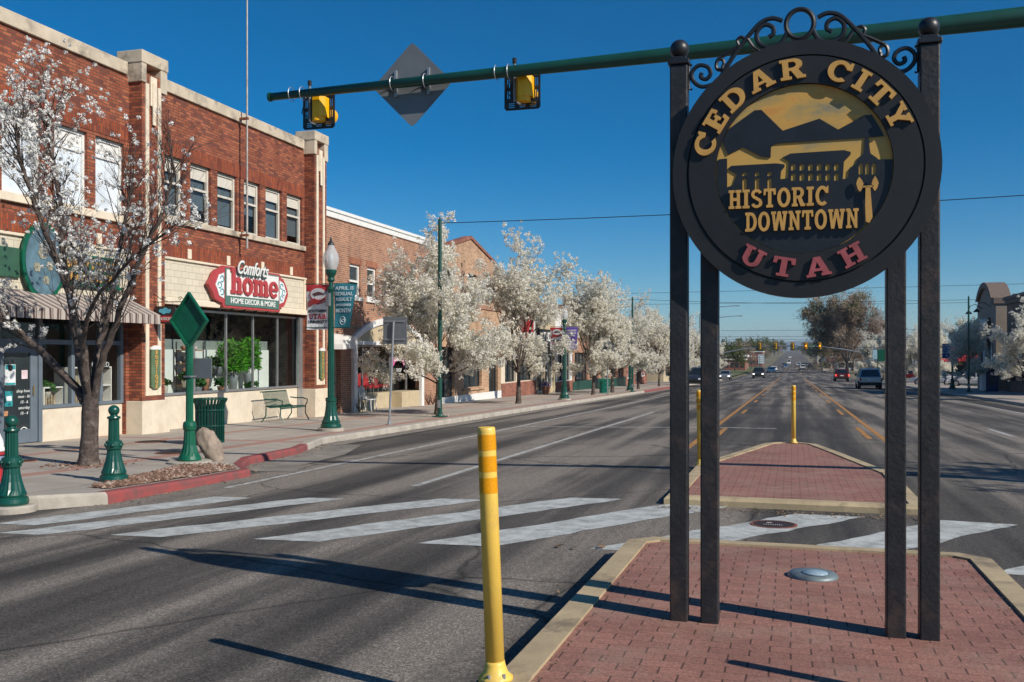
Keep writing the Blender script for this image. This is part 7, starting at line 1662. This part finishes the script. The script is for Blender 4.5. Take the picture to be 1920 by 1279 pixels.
mb = MB(); mb.box(x - 1.27, x + 1.17, 313.1, 313.2, z, z + 2.2); mb.box(x - 1.2, x + 1.1, 311.3, 311.4, z, z + .7); mb.build('back_panel', MAT['stucco'], t)
mb = MB(); mb.box(x - .6, x + .9, 312.9, 313.05, z + .9, z + 1.9); mb.build('window', MAT['plantd'] if 'plantd' in MAT else MAT['pane'], t)
def block(x0, x1, y0, y1, h, label, m, rm=None, name='low_building', wins=4):
    z = gz((y0 + y1) / 2); t = thing(name, label, 'building', ((x0 + x1) / 2, (y0 + y1) / 2, z)); mb = MB(); mb.box(x0, x1, y0, y1, z - 1, z + h); mb.build('wall', m, t)
    mb = MB(); mb.bbox(x0 - .3, x1 + .3, y0 - .3, y1 + .3, z + h, z + h + .35, .03); mb.build('roof', rm or MAT['offwhite'], t)
    n = wins; w = (x1 - x0) / n
    for k in range(n): q = MB(); q.box(x0 + w * (k + .2), x0 + w * (k + .8), y0 - .06, y0 - .01, z + .8, z + 2.4); q.build('window', MAT['pane'], t)
    if abs(x0) < abs(x1) and x0 > 0: q = MB(); q.box(x0 - .06, x0 - .01, y0 + 1, y1 - 1, z + .8, z + 2.4); q.build('window', MAT['pane'], t)
    return t
block(-21, -14.5, 318, 330, 3.2, 'low red brick building left beyond the crossing', MAT['brickD'])
block(-23, -16, 360, 380, 4.2, 'low brown building behind the distant lamps', MAT['brickT'])
block(-24, -12.6, 440, 470, 6.2, 'long low red building with a white flat roof behind the far trees', MAT['brickD'], MAT['white'])
block(14, 26, 330, 350, 4.2, 'low white shop right of the road beyond the bus shelter', MAT['offwhite'])
block(13, 24, 380, 400, 4.0, 'low dark red shop right of the road farther off', MAT['brickD'])
block(13, 26, 440, 470, 4.4, 'low blue grey shop right of the road before the hill', M('blue_grey_wall', (.2, .25, .3), .8))
block(13, 27, 540, 580, 5, 'pale far shop on the right below the hill', MAT['stucco'])
t = thing('petrol_canopy', 'thin white petrol station canopy far left', 'canopy', (-18, 345, gz(345))); z = gz(345)
mb = MB(); mb.bbox(-22, -14.6, 340, 350, z + 4.4, z + 4.9, .05); mb.build('roof', MAT['white'], t)
for dx_ in (-21, -15.6): mb = MB(); mb.box(dx_ - .2, dx_ + .2, 344.8, 345.2, z, z + 4.4); mb.build('column', MAT['grey'], t)
x = -12.7; t = thing('roadside_sign', 'pale blue upright sign board by the distant lamps', 'sign', (x, 425, gz(425))); z = gz(425)
mb = MB(); mb.box(x - 1.3, x + 1.3, 424.9, 425.1, z + 1.2, z + 5.2); mb.build('board', M('pale_sign_board', (.4, .5, .55), .6), t)
for dx_ in (-1.1, 1.1): mb = MB(); mb.box(x + dx_ - .1, x + dx_ + .1, 424.95, 425.05, z, z + 1.2); mb.build('post', MAT['grey'], t)
mb = MB()
for k in range(4): mb.box(x - 1.1, x + 1.1 - .3 * (k % 2), 424.86, 424.89, z + 1.5 + .85 * k, z + 1.95 + .85 * k)
mb.build('printed_rows', MAT['paper'], t)
# grass verge on the left beyond the crossing, far hill and ridge
mb = MB()
for a, b_ in zip(range(182, 420, 8), range(190, 428, 8)): mb.face([(-20, a, gz(a) - .05), (-11.6, a, gz(a) - .05), (-11.6, b_, gz(b_) - .05), (-20, b_, gz(b_) - .05)])
tag(mb.build('grass_verge', M('verge_grass', (.11, .12, .035), .95, 0, .35, 1.2), recalc=False), kind='structure')
def ridge(name, x0, x1, y0, depth, fn, m, nx=60, ny=14):
    vs = []
    for j in range(ny + 1):
        for i in range(nx + 1):
            x = x0 + (x1 - x0) * i / nx; y = y0 + depth * j / ny
            k = math.sin(math.pi * j / ny); h = fn(x) * k * (1 + .25 * noise.noise(Vector((x * .006, y * .006, 0)))) - 3
            vs.append((x, y, gz(y) + h))
    mb = MB(); mb.add(vs, [(j * (nx + 1) + i, j * (nx + 1) + i + 1, (j + 1) * (nx + 1) + i + 1, (j + 1) * (nx + 1) + i) for j in range(ny) for i in range(nx)])
    return tag(smoothed(mb).build(name, m, recalc=False), kind='structure')
hill = lambda x: 38 * math.exp(-((x - 175) / 95) ** 2) + 14 * math.exp(-((x - 60) / 50) ** 2)
ridge('hill', -100, 900, 1900, 900, hill, M('dry_hillside', (.20, .14, .09), .95, 0, .3, .004, .0, (.09, .09, .05), .8))
ridge('mountain', -5000, 5000, 8800, 2400, lambda x: 95 + 30 * math.sin(x * .0026 + 2) + 18 * math.sin(x * .0075), M('distant_mountain', (.10, .11, .09), .95, 0, .2, .0002))
cr = MB(); rnd = random.Random(4)
for k in range(900):
    x, y = rnd.uniform(-10, 420), rnd.uniform(1950, 2400); h = hill(x) * math.sin(math.pi * (y - 1900) / 900)
    if h < 4: continue
    clump(cr, Vector((x, y, gz(y) + h)), rnd.uniform(1.5, 3), 6, 1.8, rnd)
tag(cr.build('hillside_junipers', MAT['evergreen'], recalc=False), kind='stuff')

# ------------------------------------------------------------------ the air
m, t_, b = newmat('thin_haze'); t_.nodes.remove(b)
pv = nd(t_, 'ShaderNodeVolumePrincipled'); pv.inputs['Color'].default_value = (.72, .85, 1, 1); pv.inputs['Density'].default_value = .00011; pv.inputs['Anisotropy'].default_value = .2
t_.links.new(pv.outputs[0], t_.nodes['Material Output'].inputs['Volume'])
mb = MB(); mb.box(-12500, 12500, -900, 12600, -30, 170)
tag(mb.build('haze', m), kind='stuff')
